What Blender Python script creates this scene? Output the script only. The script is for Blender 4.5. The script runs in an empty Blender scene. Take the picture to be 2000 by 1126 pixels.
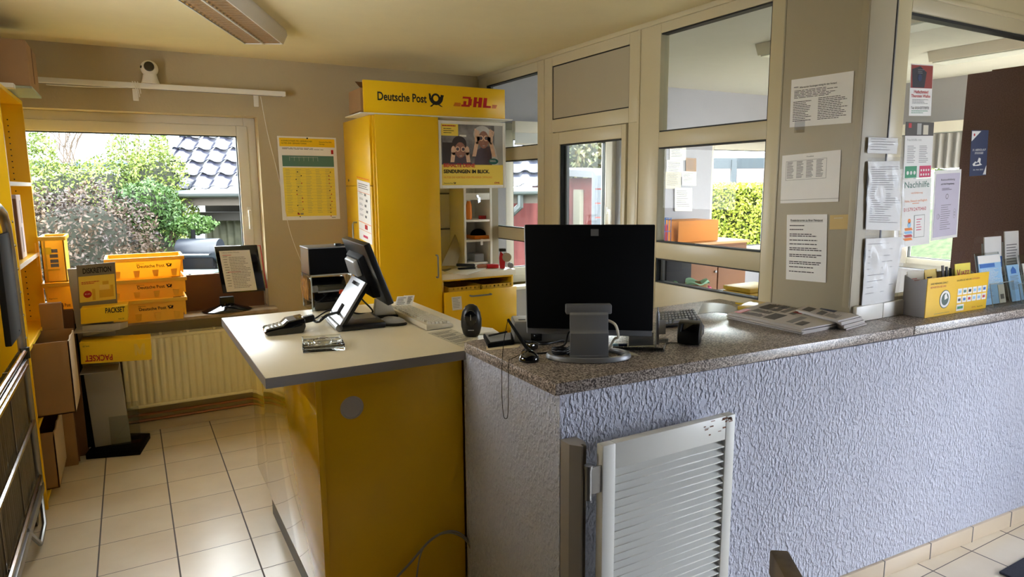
import bpy, bmesh, math, random
from mathutils import Vector, Matrix
from math import sin, cos, pi, radians
random.seed(7)
SC = bpy.context.scene
COL = SC.collection

# ------------------------------------------------------------------ camera
F = 1307.5
CR = Vector((0.86899574, -0.49476719, -0.00719921))   # camera right
CD = Vector((-0.08150908, -0.12877962, -0.9883178))   # camera down
CF = Vector((0.48806011, 0.85943076, -0.15223696))    # camera forward
EYE = Vector((0, 0, 1.6))
cam = bpy.data.objects.new('camera', bpy.data.cameras.new('camera'))
COL.objects.link(cam)
cam.data.sensor_width = 36
cam.data.lens = F / 2000 * 36
cam.data.clip_start = 0.05
M = Matrix((CR, -CD, -CF)).transposed().to_4x4()
M.translation = EYE
cam.matrix_world = M
SC.camera = cam

# ------------------------------------------------------------------ light
SC.view_settings.view_transform = 'Standard'
SC.view_settings.look = 'None'
SC.view_settings.gamma = 1
SC.view_settings.exposure = 0.0
SC.view_settings.use_curve_mapping = False
W = bpy.data.worlds.new('sky'); SC.world = W; W.use_nodes = True
bg = W.node_tree.nodes['Background']
bg.inputs[0].default_value = (0.93, 0.96, 1.0, 1)
bg.inputs[1].default_value = 17.0
def light(name, loc, rot, sx, sy, power, col, portal=False):
    l = bpy.data.lights.new(name, 'AREA'); l.shape = 'RECTANGLE'
    l.size = sx; l.size_y = sy; l.energy = power; l.color = col
    if portal: l.cycles.is_portal = True
    o = bpy.data.objects.new(name, l); COL.objects.link(o)
    o.location = loc; o.rotation_euler = rot
    return o
# sun (soft, thin cloud) from behind the building over the garden
s = bpy.data.lights.new('sun', 'SUN'); s.energy = 3.5; s.angle = radians(8); s.color = (1, .95, .85)
so = bpy.data.objects.new('sun', s); COL.objects.link(so); so.rotation_euler = (radians(42), 0, radians(-25))
# daylight through the glazed entrance out of frame on the right, and shop windows
light('entrance_daylight', (4.67, -.56, 1.05), (0, radians(90), 0), 2.2, 1.6, 56, (.46, .64, 1.0))
# added fill lamp behind an invented opening in the unseen left wall
light('added_side_fill', (-1.32, 2.67, 1.50), (0, radians(-90), 0), 1.3, 1.2, 7.5, (1.0, .90, .68))
light('portal_window_left', (.07, 5.30, 1.42), (radians(-90), 0, 0), 1.5, 1.4, 1, (1, 1, 1), True)
light('portal_office_window', (3.40, 5.30, 1.42), (radians(-90), 0, 0), 1.3, 1.4, 1, (1, 1, 1), True)
light('portal_office_hedge', (5.65, 5.30, 1.42), (radians(-90), 0, 0), 1.15, 1.4, 1, (1, 1, 1), True)
light('portal_office_side', (6.62, 3.0, 1.5), (0, radians(90), 0), 1.5, 1.8, 1, (1, 1, 1), True)

# ------------------------------------------------------------------ measuring helpers
def ray(x, y): return CR*((x-1000)/F) + CD*((y-563)/F) + CF
def Z(x, y, z=0.0):
    d = ray(x, y); return EYE + d*((z-1.6)/d.z)
def Y(x, y, Yv=4.92):
    d = ray(x, y); return EYE + d*(Yv/d.y)
def X(x, y, Xv=2.5):
    d = ray(x, y); return EYE + d*(Xv/d.x)
def D(x, y, dep): return EYE + ray(x, y)*dep
def V(x, y, p0, dr):
    n = Vector((dr[1], -dr[0], 0)); d = ray(x, y)
    return EYE + d*((Vector(p0)-EYE).dot(n)/d.dot(n))

# ------------------------------------------------------------------ materials
ALB = [1.0]     # overall reflectance of a group of materials
def lin(r, g, b):
    f = lambda v: v/12.92 if v <= .04045 else ((v+.055)/1.055)**2.4
    k = ALB[0]; return (f(r/255)*k, f(g/255)*k, f(b/255)*k, 1)
MATS = {}
def mat(name, rgb, rough=.5, metal=0, bump=0, bscale=200, var=0, vscale=8, spec=None, coat=0, trans=0, alpha=1, sheen=0, detail=3, stretch=None):
    if name in MATS: return MATS[name]
    m = bpy.data.materials.new(name); m.use_nodes = True; MATS[name] = m
    nt = m.node_tree; b = nt.nodes['Principled BSDF']
    b.inputs['Base Color'].default_value = lin(*rgb)
    b.inputs['Roughness'].default_value = rough
    b.inputs['Metallic'].default_value = metal
    if spec is not None: b.inputs['Specular IOR Level'].default_value = spec
    if coat: b.inputs['Coat Weight'].default_value = coat; b.inputs['Coat Roughness'].default_value = .08
    if trans: b.inputs['Transmission Weight'].default_value = trans
    if alpha < 1: b.inputs['Alpha'].default_value = alpha
    tc = nt.nodes.new('ShaderNodeTexCoord'); mp = nt.nodes.new('ShaderNodeMapping')
    nt.links.new(tc.outputs['Object'], mp.inputs[0])
    if stretch: mp.inputs['Scale'].default_value = stretch
    if bump:
        n = nt.nodes.new('ShaderNodeTexNoise'); n.inputs['Scale'].default_value = bscale; n.inputs['Detail'].default_value = detail
        bp = nt.nodes.new('ShaderNodeBump'); bp.inputs['Strength'].default_value = bump; bp.inputs['Distance'].default_value = .004
        nt.links.new(mp.outputs[0], n.inputs['Vector']); nt.links.new(n.outputs['Fac'], bp.inputs['Height']); nt.links.new(bp.outputs[0], b.inputs['Normal'])
    n = nt.nodes.new('ShaderNodeTexNoise'); n.inputs['Scale'].default_value = vscale; n.inputs['Detail'].default_value = 4
    nt.links.new(mp.outputs[0], n.inputs['Vector'])
    mx = nt.nodes.new('ShaderNodeMix'); mx.data_type = 'RGBA'
    v = var if var else .04
    c = lin(*rgb)
    mx.inputs[6].default_value = tuple(x*(1-v) for x in c[:3])+(1,)
    mx.inputs[7].default_value = tuple(min(1, x*(1+v)) for x in c[:3])+(1,)
    nt.links.new(n.outputs['Fac'], mx.inputs[0]); nt.links.new(mx.outputs[2], b.inputs['Base Color'])
    return m

def ramp_mat(name, stops, scale=100, rough=.4, kind='noise', bump=0, bdist=.003, stretch=None, detail=4, coat=0):
    if name in MATS: return MATS[name]
    m = bpy.data.materials.new(name); m.use_nodes = True; MATS[name] = m
    nt = m.node_tree; b = nt.nodes['Principled BSDF']; b.inputs['Roughness'].default_value = rough
    if coat: b.inputs['Coat Weight'].default_value = coat
    tc = nt.nodes.new('ShaderNodeTexCoord'); mp = nt.nodes.new('ShaderNodeMapping')
    if stretch: mp.inputs['Scale'].default_value = stretch
    nt.links.new(tc.outputs['Object'], mp.inputs[0])
    if kind == 'noise':
        n = nt.nodes.new('ShaderNodeTexNoise'); n.inputs['Detail'].default_value = detail; out = n.outputs['Fac']
    else:
        n = nt.nodes.new('ShaderNodeTexVoronoi'); out = n.outputs['Color']
    n.inputs['Scale'].default_value = scale
    nt.links.new(mp.outputs[0], n.inputs['Vector'])
    r = nt.nodes.new('ShaderNodeValToRGB'); e = r.color_ramp.elements
    while len(e) > 1: e.remove(e[0])
    for i, (p, c) in enumerate(stops):
        el = e[0] if i == 0 else e.new(p)
        el.position = p; el.color = lin(*c)
    nt.links.new(out, r.inputs[0]); nt.links.new(r.outputs[0], b.inputs['Base Color'])
    if bump:
        bp = nt.nodes.new('ShaderNodeBump'); bp.inputs['Strength'].default_value = bump; bp.inputs['Distance'].default_value = bdist
        nt.links.new(n.outputs[0], bp.inputs['Height']); nt.links.new(bp.outputs[0], b.inputs['Normal'])
    return m

def glass_mat(name, tint=(1, 1, 1), refl=1.0):
    m = bpy.data.materials.new(name); m.use_nodes = True; MATS[name] = m
    nt = m.node_tree; nt.nodes.remove(nt.nodes['Principled BSDF'])
    o = nt.nodes['Material Output']; t = nt.nodes.new('ShaderNodeBsdfTransparent'); g = nt.nodes.new('ShaderNodeBsdfGlossy')
    g.inputs['Roughness'].default_value = .01; t.inputs[0].default_value = tint+(1,)
    fr = nt.nodes.new('ShaderNodeFresnel'); fr.inputs[0].default_value = 1.45
    mu = nt.nodes.new('ShaderNodeMath'); mu.operation = 'MULTIPLY'; mu.inputs[1].default_value = refl
    mx = nt.nodes.new('ShaderNodeMixShader')
    ge = nt.nodes.new('ShaderNodeNewGeometry'); iv = nt.nodes.new('ShaderNodeMath'); iv.operation = 'SUBTRACT'; iv.inputs[0].default_value = 1
    m2 = nt.nodes.new('ShaderNodeMath'); m2.operation = 'MULTIPLY'
    nt.links.new(ge.outputs['Backfacing'], iv.inputs[1]); nt.links.new(fr.outputs[0], mu.inputs[0]); nt.links.new(mu.outputs[0], m2.inputs[0]); nt.links.new(iv.outputs[0], m2.inputs[1]); nt.links.new(m2.outputs[0], mx.inputs[0])
    nt.links.new(t.outputs[0], mx.inputs[1]); nt.links.new(g.outputs[0], mx.inputs[2]); nt.links.new(mx.outputs[0], o.inputs[0])
    return m
GLASS = glass_mat('pane_glass', (.97, .99, .98), .4)
ACRYL = glass_mat('acrylic', (.88, .90, .89), 1.6)
SLEEVE = glass_mat('plastic_film', (.90, .91, .93), 2.2)

def tile_mat():
    m = bpy.data.materials.new('floor_tiles'); m.use_nodes = True
    nt = m.node_tree; b = nt.nodes['Principled BSDF']; L = nt.links.new
    tc = nt.nodes.new('ShaderNodeTexCoord'); sp = nt.nodes.new('ShaderNodeSeparateXYZ'); L(tc.outputs['Object'], sp.inputs[0])
    def mth(op, a, c=None):
        n = nt.nodes.new('ShaderNodeMath'); n.operation = op
        if isinstance(a, (int, float)): n.inputs[0].default_value = a
        else: L(a, n.inputs[0])
        if c is not None:
            if isinstance(c, (int, float)): n.inputs[1].default_value = c
            else: L(c, n.inputs[1])
        return n.outputs[0]
    def line(axis, off, pitch, half):
        u = mth('DIVIDE', mth('SUBTRACT', axis, off), pitch)
        fr = mth('FRACT', u); d = mth('MINIMUM', fr, mth('SUBTRACT', 1.0, fr))
        return mth('LESS_THAN', d, half/pitch), mth('FLOOR', u)
    gx, ix = line(sp.outputs[0], .064-.303*20, .303, .0032)
    gy, iy = line(sp.outputs[1], 3.10-.287*40, .287, .0018)
    g = mth('MAXIMUM', gx, gy)
    cmb = nt.nodes.new('ShaderNodeCombineXYZ'); L(ix, cmb.inputs[0]); L(iy, cmb.inputs[1])
    wn = nt.nodes.new('ShaderNodeTexWhiteNoise'); L(cmb.outputs[0], wn.inputs[0])
    n = nt.nodes.new('ShaderNodeTexNoise'); n.inputs['Scale'].default_value = 5; n.inputs['Detail'].default_value = 5; L(tc.outputs['Object'], n.inputs['Vector'])
    s = mth('ADD', mth('MULTIPLY', wn.outputs[0], .35), mth('MULTIPLY', n.outputs['Fac'], .9))
    r = nt.nodes.new('ShaderNodeValToRGB'); e = r.color_ramp.elements
    e[0].position = .25; e[0].color = lin(226, 210, 184); e[1].position = .95; e[1].color = lin(240, 228, 206); L(s, r.inputs[0])
    mx = nt.nodes.new('ShaderNodeMix'); mx.data_type = 'RGBA'; L(g, mx.inputs[0]); L(r.outputs[0], mx.inputs[6]); mx.inputs[7].default_value = lin(92, 82, 80)
    L(mx.outputs[2], b.inputs['Base Color'])
    L(mth('ADD', mth('MULTIPLY', g, .5), .27), b.inputs['Roughness']); b.inputs['Specular IOR Level'].default_value = .75
    bp = nt.nodes.new('ShaderNodeBump'); bp.inputs['Strength'].default_value = .5; bp.inputs['Distance'].default_value = .002
    L(mth('SUBTRACT', 1.0, g), bp.inputs['Height']); L(bp.outputs[0], b.inputs['Normal'])
    return m

m_wall = mat('wall_plaster', (190, 174, 140), .9, bump=.25, bscale=60, var=.03)
m_wallo = mat('office_wall_paint', (172, 172, 180), .9, bump=.2, bscale=60)
m_ceil = mat('ceiling_paint', (236, 222, 178), .9, bump=.15, bscale=50)
m_ceilo = mat('office_ceiling_paint', (204, 204, 196), .9, bump=.15, bscale=50)
m_stucco = None
def stucco():
    m = mat('roughcast_stucco', (200, 203, 218), .92, var=.03, vscale=3)
    nt = m.node_tree; b = nt.nodes['Principled BSDF']
    tc = nt.nodes['Texture Coordinate']; mp = nt.nodes.new('ShaderNodeMapping'); mp.inputs['Scale'].default_value = (1, 1, .62)
    nt.links.new(tc.outputs['Object'], mp.inputs[0])
    n = nt.nodes.new('ShaderNodeTexNoise'); n.inputs['Scale'].default_value = 95; n.inputs['Detail'].default_value = 2.2; n.inputs['Roughness'].default_value = .45
    nt.links.new(mp.outputs[0], n.inputs['Vector'])
    r = nt.nodes.new('ShaderNodeValToRGB'); r.color_ramp.elements[0].position = .42; r.color_ramp.elements[1].position = .68
    nt.links.new(n.outputs['Fac'], r.inputs[0])
    bp = nt.nodes.new('ShaderNodeBump'); bp.inputs['Strength'].default_value = .85; bp.inputs['Distance'].default_value = .006
    nt.links.new(r.outputs[0], bp.inputs['Height']); nt.links.new(bp.outputs[0], b.inputs['Normal'])
    return m
m_stucco = stucco()
m_granite = ramp_mat('speckled_worktop', [(0, (40, 36, 38)), (.38, (70, 62, 60)), (.46, (128, 116, 108)), (.56, (168, 156, 146)), (.64, (205, 196, 188))], 190, .30, detail=2)
m_upvc = mat('white_upvc', (200, 188, 154), .35, var=.02)
m_winw = mat('bright_white_upvc', (236, 230, 214), .35, var=.02)
m_panel = mat('white_panel', (172, 162, 138), .45, var=.02)
m_gasket = mat('rubber_gasket', (18, 18, 18), .6)
m_dark_bead = mat('grey_bead', (105, 105, 108), .4)
m_yel = mat('yellow_laminate', (246, 196, 16), .32, var=.02, bump=.05, bscale=400)
m_yelg = mat('glossy_yellow_laminate', (244, 196, 20), .06, var=.02, spec=1.0, coat=1.0)
m_yelp = mat('yellow_card', (250, 208, 30), .55, var=.03)
m_yelc = mat('yellow_crate_plastic', (252, 178, 10), .4, var=.04)
m_white = mat('white_paint', (236, 232, 222), .4)
m_whitel = mat('white_laminate', (238, 228, 204), .34, var=.02)
m_edge = mat('grey_edge_band', (150, 146, 146), .45)
m_paper = mat('paper', (240, 238, 234), .8)
m_ink = mat('black_ink', (28, 26, 26), .7)
m_greyink = mat('grey_ink', (120, 118, 120), .8)
m_red = mat('red_print', (190, 24, 30), .5)
m_pink = mat('pink_print', (214, 60, 100), .6)
m_green = mat('green_print', (60, 150, 105), .6)
m_teal = mat('teal_print', (88, 128, 112), .6)
m_blue = mat('blue_print', (50, 110, 190), .6)
m_navy = mat('navy_print', (28, 44, 84), .5)
m_lblue = mat('light_blue_print', (150, 195, 230), .6)
m_orange = mat('orange_print', (235, 130, 30), .6)
m_black = mat('black_plastic', (14, 14, 15), .35, bump=.08, bscale=900)
m_blackg = mat('glossy_black_plastic', (10, 10, 12), .08, coat=.6)
m_blackm = mat('matt_black_plastic', (8, 8, 11), .7, spec=.12)
m_silver = mat('silver_plastic', (140, 142, 146), .4, metal=.35)
m_steel = mat('galvanised_steel', (150, 150, 150), .35, metal=.9, var=.12, vscale=30)
m_chrome = mat('polished_steel', (215, 215, 218), .15, metal=1)
m_card = ramp_mat('corrugated_cardboard', [(.3, (158, 122, 84)), (.7, (170, 132, 92))], 5, .85)
m_cardd = mat('dark_cardboard', (120, 84, 58), .85)
m_cardl = mat('torn_cardboard_edge', (206, 186, 160), .9, bump=.3, bscale=300)
m_copper = mat('copper_pipe', (168, 112, 84), .4, metal=.5, var=.1)
m_rad = mat('cream_radiator_enamel', (248, 238, 196), .35)
m_marble = ramp_mat('marble_sill', [(.3, (150, 128, 104)), (.7, (196, 176, 148))], 12, .3)
m_brown = mat('brown_board', (112, 72, 44), .7, var=.12)
m_skirt = mat('skirting_tile', (214, 196, 170), .3, var=.05)
m_beige = mat('beige_plastic', (214, 206, 184), .5)
m_greyp = mat('grey_plastic', (128, 128, 130), .5)
m_mouse = mat('light_grey_plastic', (170, 168, 162), .4)

# ------------------------------------------------------------------ mesh builder
class G:
    def __init__(s): s.v = []; s.f = []
    def add(s, vs, fs):
        n = len(s.v); s.v += [Vector(v) for v in vs]; s.f += [tuple(i+n for i in f) for f in fs]; return s
    def hexa(s, p):   # p: bottom 4 ccw, top 4
        return s.add(p, [(3, 2, 1, 0), (4, 5, 6, 7), (0, 1, 5, 4), (1, 2, 6, 5), (2, 3, 7, 6), (3, 0, 4, 7)])
    def box(s, x0, x1, y0, y1, z0, z1, m=None):
        p = [Vector(q) for q in ((x0, y0, z0), (x1, y0, z0), (x1, y1, z0), (x0, y1, z0), (x0, y0, z1), (x1, y0, z1), (x1, y1, z1), (x0, y1, z1))]
        if m: p = [m @ q for q in p]
        return s.hexa(p)
    def prism(s, poly, a, b, m=None):   # poly in xy, z from a to b
        n = len(poly)
        vs = [Vector((x, y, a)) for x, y in poly]+[Vector((x, y, b)) for x, y in poly]
        if m: vs = [m @ q for q in vs]
        return s.add(vs, [tuple(reversed(range(n))), tuple(range(n, 2*n))]+[(i, (i+1) % n, (i+1) % n+n, i+n) for i in range(n)])
    def loft(s, ringA, ringB):
        n = len(ringA)
        return s.add(list(ringA)+list(ringB), [tuple(reversed(range(n))), tuple(range(n, 2*n))]+[(i, (i+1) % n, (i+1) % n+n, i+n) for i in range(n)])
    def tube(s, pts, r, n=8, closed=False, caps=True):
        pts = [Vector(p) for p in pts]; k = len(pts); rings = []; up = None
        for i, p in enumerate(pts):
            a = pts[i-1] if (i > 0 or closed) else p
            b = pts[(i+1) % k] if (i < k-1 or closed) else p
            t = (b-a)
            t = t.normalized() if t.length > 1e-9 else Vector((0, 0, 1))
            if up is None:
                up = Vector((0, 0, 1)) if abs(t.z) < .9 else Vector((1, 0, 0))
            sd = t.cross(up)
            if sd.length < 1e-6: sd = t.cross(Vector((0, 1, .1)))
            sd.normalize(); up = sd.cross(t).normalized()
            rr = r[i] if isinstance(r, (list, tuple)) else r
            rings.append([p+sd*(rr*cos(2*pi*j/n))+up*(rr*sin(2*pi*j/n)) for j in range(n)])
        vs = [q for rg in rings for q in rg]; fs = []
        for i in range(k if closed else k-1):
            a = i*n; b = ((i+1) % k)*n
            fs += [(a+j, a+(j+1) % n, b+(j+1) % n, b+j) for j in range(n)]
        if not closed and caps: fs += [tuple(reversed(range(n))), tuple(range((k-1)*n, k*n))]
        return s.add(vs, fs)
    def lathe(s, prof, n=24, m=None, sx=1, sy=1):
        vs = []; fs = []; k = len(prof)
        for (r, z) in prof:
            for j in range(n):
                q = Vector((max(r, 1e-5)*cos(2*pi*j/n)*sx, max(r, 1e-5)*sin(2*pi*j/n)*sy, z)); vs.append(m @ q if m else q)
        for i in range(k-1):
            fs += [(i*n+j, i*n+(j+1) % n, (i+1)*n+(j+1) % n, (i+1)*n+j) for j in range(n)]
        fs += [tuple(reversed(range(n))), tuple(range((k-1)*n, k*n))]
        return s.add(vs, fs)
    def grid(s, fn, nu, nv, th=0):
        vs = [fn(i/nu, j/nv) for j in range(nv+1) for i in range(nu+1)]; w = nu+1
        fs = [(j*w+i, j*w+i+1, (j+1)*w+i+1, (j+1)*w+i) for j in range(nv) for i in range(nu)]
        if th:
            vs = [Vector(v) for v in vs]
            nrm = (vs[1]-vs[0]).cross(vs[w]-vs[0])
            nrm = nrm.normalized() if nrm.length > 0 else Vector((0, 0, 1))
            n0 = len(vs); vs2 = [v-nrm*th for v in vs]
            fs2 = [tuple(reversed([q+n0 for q in f])) for f in fs]
            bd = [i for i in range(w)]+[j*w+nu for j in range(1, nv+1)]+[nv*w+i for i in range(nu-1, -1, -1)]+[j*w for j in range(nv-1, 0, -1)]
            side = [(bd[(i+1) % len(bd)], bd[i], bd[i]+n0, bd[(i+1) % len(bd)]+n0) for i in range(len(bd))]
            return s.add(vs+vs2, fs+fs2+side)
        return s.add(vs, fs)

def obj(name, g, material, parent=None, bevel=0, smooth=35, seg=2):
    me = bpy.data.meshes.new(name)
    me.from_pydata([tuple(v) for v in g.v], [], g.f); me.validate()
    bm = bmesh.new(); bm.from_mesh(me)
    bmesh.ops.recalc_face_normals(bm, faces=bm.faces)
    if bevel:
        es = [e for e in bm.edges if len(e.link_faces) == 2 and e.calc_face_angle(0) > radians(40)]
        bmesh.ops.bevel(bm, geom=es, offset=bevel, segments=seg, affect='EDGES', profile=.5)
    bm.to_mesh(me); bm.free()
    if smooth:
        for p in me.polygons: p.use_smooth = True
        me.set_sharp_from_angle(angle=radians(smooth))
    me.materials.append(material)
    o = bpy.data.objects.new(name, me); COL.objects.link(o)
    if parent: o.parent = parent
    return o
def thing(name, label, cat, group=None):
    o = bpy.data.objects.new(name, None); COL.objects.link(o); o.empty_display_size = .05
    o['label'] = label; o['category'] = cat
    if group: o['group'] = group
    return o
def tag(o, label, cat, group=None, kind=None):
    o['label'] = label; o['category'] = cat
    if group: o['group'] = group
    if kind: o['kind'] = kind
    return o
def struct(name, g=None, m=None, parent=None, bevel=0):
    if g is None:
        o = bpy.data.objects.new(name, None); COL.objects.link(o)
    else: o = obj(name, g, m, parent, bevel)
    if not parent: o['kind'] = 'structure'
    return o
def kids(o): return [c for c in bpy.data.objects if c.parent == o]
def dup(root, delta=(0, 0, 0), rotz=0, label=None, pivot=None):
    allk = {}
    for c in bpy.data.objects:
        if c.parent: allk.setdefault(c.parent.name, []).append(c)
    def cp(o, par):
        n = o.copy(); COL.objects.link(n)
        if par: n.parent = par
        for c in allk.get(o.name, []): cp(c, n)
        return n
    r = cp(root, None)
    mw = Matrix.Translation(Vector(delta))
    if rotz and pivot is not None:
        pv = Vector(pivot); mw = mw @ Matrix.Translation(pv) @ Matrix.Rotation(rotz, 4, 'Z') @ Matrix.Translation(-pv)
    r.matrix_basis = mw @ root.matrix_basis
    if label: r['label'] = label
    return r

# text as mesh ------------------------------------------------------
_tc = {}
def text_data(s, bold=0):
    k = (s, bold)
    if k in _tc: return _tc[k]
    c = bpy.data.curves.new('t', 'FONT'); c.body = s; c.size = 1; c.resolution_u = 3; c.offset = bold
    o = bpy.data.objects.new('t', c); me = bpy.data.meshes.new_from_object(o)
    vs = [v.co.copy() for v in me.vertices]; fs = [tuple(p.vertices) for p in me.polygons]
    bpy.data.objects.remove(o); bpy.data.curves.remove(c); bpy.data.meshes.remove(me)
    if vs:
        x0 = min(v.x for v in vs); x1 = max(v.x for v in vs)
        vs = [Vector((v.x-x0, v.y, 0)) for v in vs]; w = x1-x0
    else: w = 1
    _tc[k] = (vs, fs, max(w, .01)); return _tc[k]

class Sheet:
    """flat printed face given by its corners TL, TR, BL; u to the right, v downwards, 0..1"""
    def __init__(s, tl, tr, bl):
        s.o = Vector(tl); s.u = Vector(tr)-s.o; s.w = Vector(bl)-s.o
        s.n = s.w.cross(s.u).normalized()   # towards the reader
        s.W = s.u.length; s.H = s.w.length; s.g = {}
    def p(s, u, v, off=0): return s.o+s.u*u+s.w*v+s.n*off
    def _g(s, m):
        return s.g.setdefault(m.name, (G(), m))[0]
    def rect(s, m, u0, v0, u1, v1, lay=1):
        o = .0006*lay
        g = s._g(m); a = [s.p(u0, v1, 0.0001), s.p(u1, v1, 0.0001), s.p(u1, v0, 0.0001), s.p(u0, v0, 0.0001)]
        g.hexa(a+[q+s.n*o for q in a]); return s
    def poly(s, m, pts, lay=2):
        g = s._g(m); n = len(pts); a = [s.p(u, v, .0001) for u, v in pts]
        g.loft(a, [q+s.n*(.0006*lay) for q in a]); return s
    def disc(s, m, u, v, r, lay=2, n=20, r0=0):
        ru, rv = r/s.W, r/s.H
        if not r0: return s.poly(m, [(u+ru*cos(2*pi*i/n), v+rv*sin(2*pi*i/n)) for i in range(n)], lay)
        g = s._g(m); k = r0/r
        for i in range(n):
            a, b = 2*pi*i/n, 2*pi*(i+1)/n
            q = [(u+ru*cos(a), v+rv*sin(a)), (u+ru*cos(b), v+rv*sin(b)), (u+ru*k*cos(b), v+rv*k*sin(b)), (u+ru*k*cos(a), v+rv*k*sin(a))]
            g.add([s.p(x, y, .0006*lay) for x, y in q], [(0, 1, 2, 3)])
        return s
    def text(s, m, txt, u, v, w=None, h=.05, lay=2, bold=0, flip=False, slant=0):
        """baseline left at u,v (v of baseline); h = cap height in metres; w optional width in u units"""
        vs, fs, tw = text_data(txt, bold)
        sc = h/.7; sx = sc if w is None else (w*s.W)/tw
        un = s.u.normalized(); wn = s.w.normalized()
        g = s._g(m); base = s.p(u, v, .0006*lay)
        if flip: g.add([base-un*(q.x*sx)+wn*(q.y*sc) for q in vs], fs)
        else: g.add([base+un*(q.x*sx+q.y*sc*slant)-wn*(q.y*sc) for q in vs], fs)
        return s
    def lines(s, m, u0, v0, u1, v1, n, fill=.45, seed=1, lay=1, words=True):
        rd = random.Random(seed); dv = (v1-v0)/n
        for i in range(n):
            v = v0+i*dv; end = u1-(u1-u0)*rd.random()*.35; u = u0
            if not words: s.rect(m, u0, v, end, v+dv*fill, lay); continue
            while u < end:
                wl = (u1-u0)*(.05+.1*rd.random()); e = min(u+wl, end)
                s.rect(m, u, v, e, v+dv*fill, lay); u = e+(u1-u0)*.018
        return s
    def build(s, parent, names=None):
        out = []
        for k, (g, m) in s.g.items():
            nm = (names or {}).get(k) or {'black_ink': 'printed_text', 'grey_ink': 'fine_print', 'paper': 'white_field', 'red_print': 'red_print', 'yellow_card': 'yellow_field'}.get(k, k)
            out.append(obj(nm, g, m, parent, smooth=0))
        return out
def sheet_thing(name, label, cat, tl, tr, bl, m=None, th=.0008, group=None, curl=0):
    t = thing(name, label, cat, group); s = Sheet(tl, tr, bl)
    g = G(); a = [s.p(0, 1, -th), s.p(1, 1, -th), s.p(1, 0, -th), s.p(0, 0, -th)]
    g.hexa(a+[q+s.n*th for q in a]); obj('sheet', g, m or m_paper, t, smooth=0)
    return t, s
def horn(s, m, u, v, h, lay=2, mir=1):
    """post horn emblem, height h metres, centred at u,v"""
    a = h/s.W; b = h/s.H
    s.disc(m, u-.03*a, v-.12*b, h*.34, lay, 24, r0=h*.2)
    arc = lambda cx, cy, r, a0, a1, n=14: [(u+(cx+r*cos(radians(a0+(a1-a0)*i/n)))*a, v+(cy+r*sin(radians(a0+(a1-a0)*i/n)))*b) for i in range(n+1)]
    o_ = arc(.0, -.20, .54, 178, 2); i_ = arc(-.03, -.14, .32, 185, -20)
    g = s._g(m)
    for i in range(14): g.add([s.p(*q, .0006*lay) for q in (o_[i], o_[i+1], i_[i+1], i_[i])], [(0, 1, 2, 3)])
    s.poly(m, [(u+.36*a, v-.38*b), (u+.60*a, v-.36*b), (u+.54*a, v-.18*b), (u+.32*a, v-.16*b)], lay)
    s.poly(m, [(u-.56*a, v-.42*b), (u-.44*a, v-.44*b), (u-.36*a, v-.20*b), (u-.52*a, v-.16*b)], lay)
    for q in (-1, 1):
        s.poly(m, [(u+q*.05*a, v+.26*b), (u+q*.38*a, v+.44*b), (u+q*.50*a, v+.44*b), (u+q*.16*a, v+.22*b)], lay)
    s.poly(m, [(u-.30*a, v+.30*b), (u-.18*a, v+.30*b), (u-.34*a, v+.46*b), (u-.46*a, v+.46*b)], lay)
# ------------------------------------------------------------------ setting: floor, ceilings, walls
struct('floor', G().box(-1.3, 6.4, -2.8, 4.95, -.06, 0), tile_mat())
struct('ceiling', G().box(-1.3, 2.56, 1.0, 4.95, 2.455, 2.56).box(2.56, 4.65, 1.0, 1.70, 2.455, 2.56), m_ceil)
struct('ceiling', G().box(-1.3, 4.65, -2.8, 1.0, 2.455, 2.56), mat('dark_bounce_absorber', (64, 50, 40), .6, var=.15))  # unseen front ceiling, coloured dark to keep bounced light off the desk front
struct('floor', G().box(-.9, 1.9, -2.7, .85, .0005, .006), mat('dark_floor_absorber', (52, 54, 62), .95, var=.2, vscale=150))  # added unseen dark layer that soaks up light bouncing off the tiles
struct('ceiling', G().box(2.56, 6.4, 1.70, 4.95, 2.50, 2.60), m_ceilo)
def wall_y(y0, y1, x0, x1, z1, ops, z0=0):
    g = G(); x = x0
    for (a, b, c, d) in sorted(ops):
        if a > x: g.box(x, a, y0, y1, z0, z1)
        if c > z0: g.box(a, b, y0, y1, z0, c)
        if d < z1: g.box(a, b, y0, y1, d, z1)
        x = b
    if x < x1: g.box(x, x1, y0, y1, z0, z1)
    return g
def wall_x(x0, x1, y0, y1, z1, ops):
    g = wall_y(x0, x1, y0, y1, z1, ops)
    g.v = [Vector((v.y, v.x, v.z)) for v in g.v]; return g
WY = 4.92
struct('wall_window', wall_y(WY, WY+.30, -1.3, 2.56, 2.56, [(-.74, .812, .765, 2.073)]), m_wall)
struct('wall_office_back', wall_y(WY, WY+.30, 2.56, 6.6, 2.62, [(2.74, 3.99, .76, 2.12), (5.10, 6.22, .80, 2.08)]), m_wallo)
struct('wall_left', G().box(-1.3, -.90, 3.2, 4.92, 0, 2.5), m_wall)
struct('wall_left_front', wall_x(-1.3, -.90, -2.8, 3.2, 2.5, [(2.15, 3.19, .92, 2.08)]), mat('dark_bounce_absorber', (64, 50, 40), .6, var=.15))  # unseen wall darkened to cut bounce; its opening is added for the fill
struct('wall_behind', G().box(-1.3, 5.6, -2.95, -2.7, 0, 2.56), MATS['dark_bounce_absorber'])  # unseen rear wall, darkened likewise against bounced light
struct('wall_right', wall_x(4.45, 4.65, -2.8, 1.72, 2.56, [(-1.30, .18, .0, 2.10)]), m_wall)
struct('wall_office_right', wall_x(6.30, 6.6, 1.7, 4.95, 2.62, [(2.25, 3.75, .80, 2.02)]), m_wallo)

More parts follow.
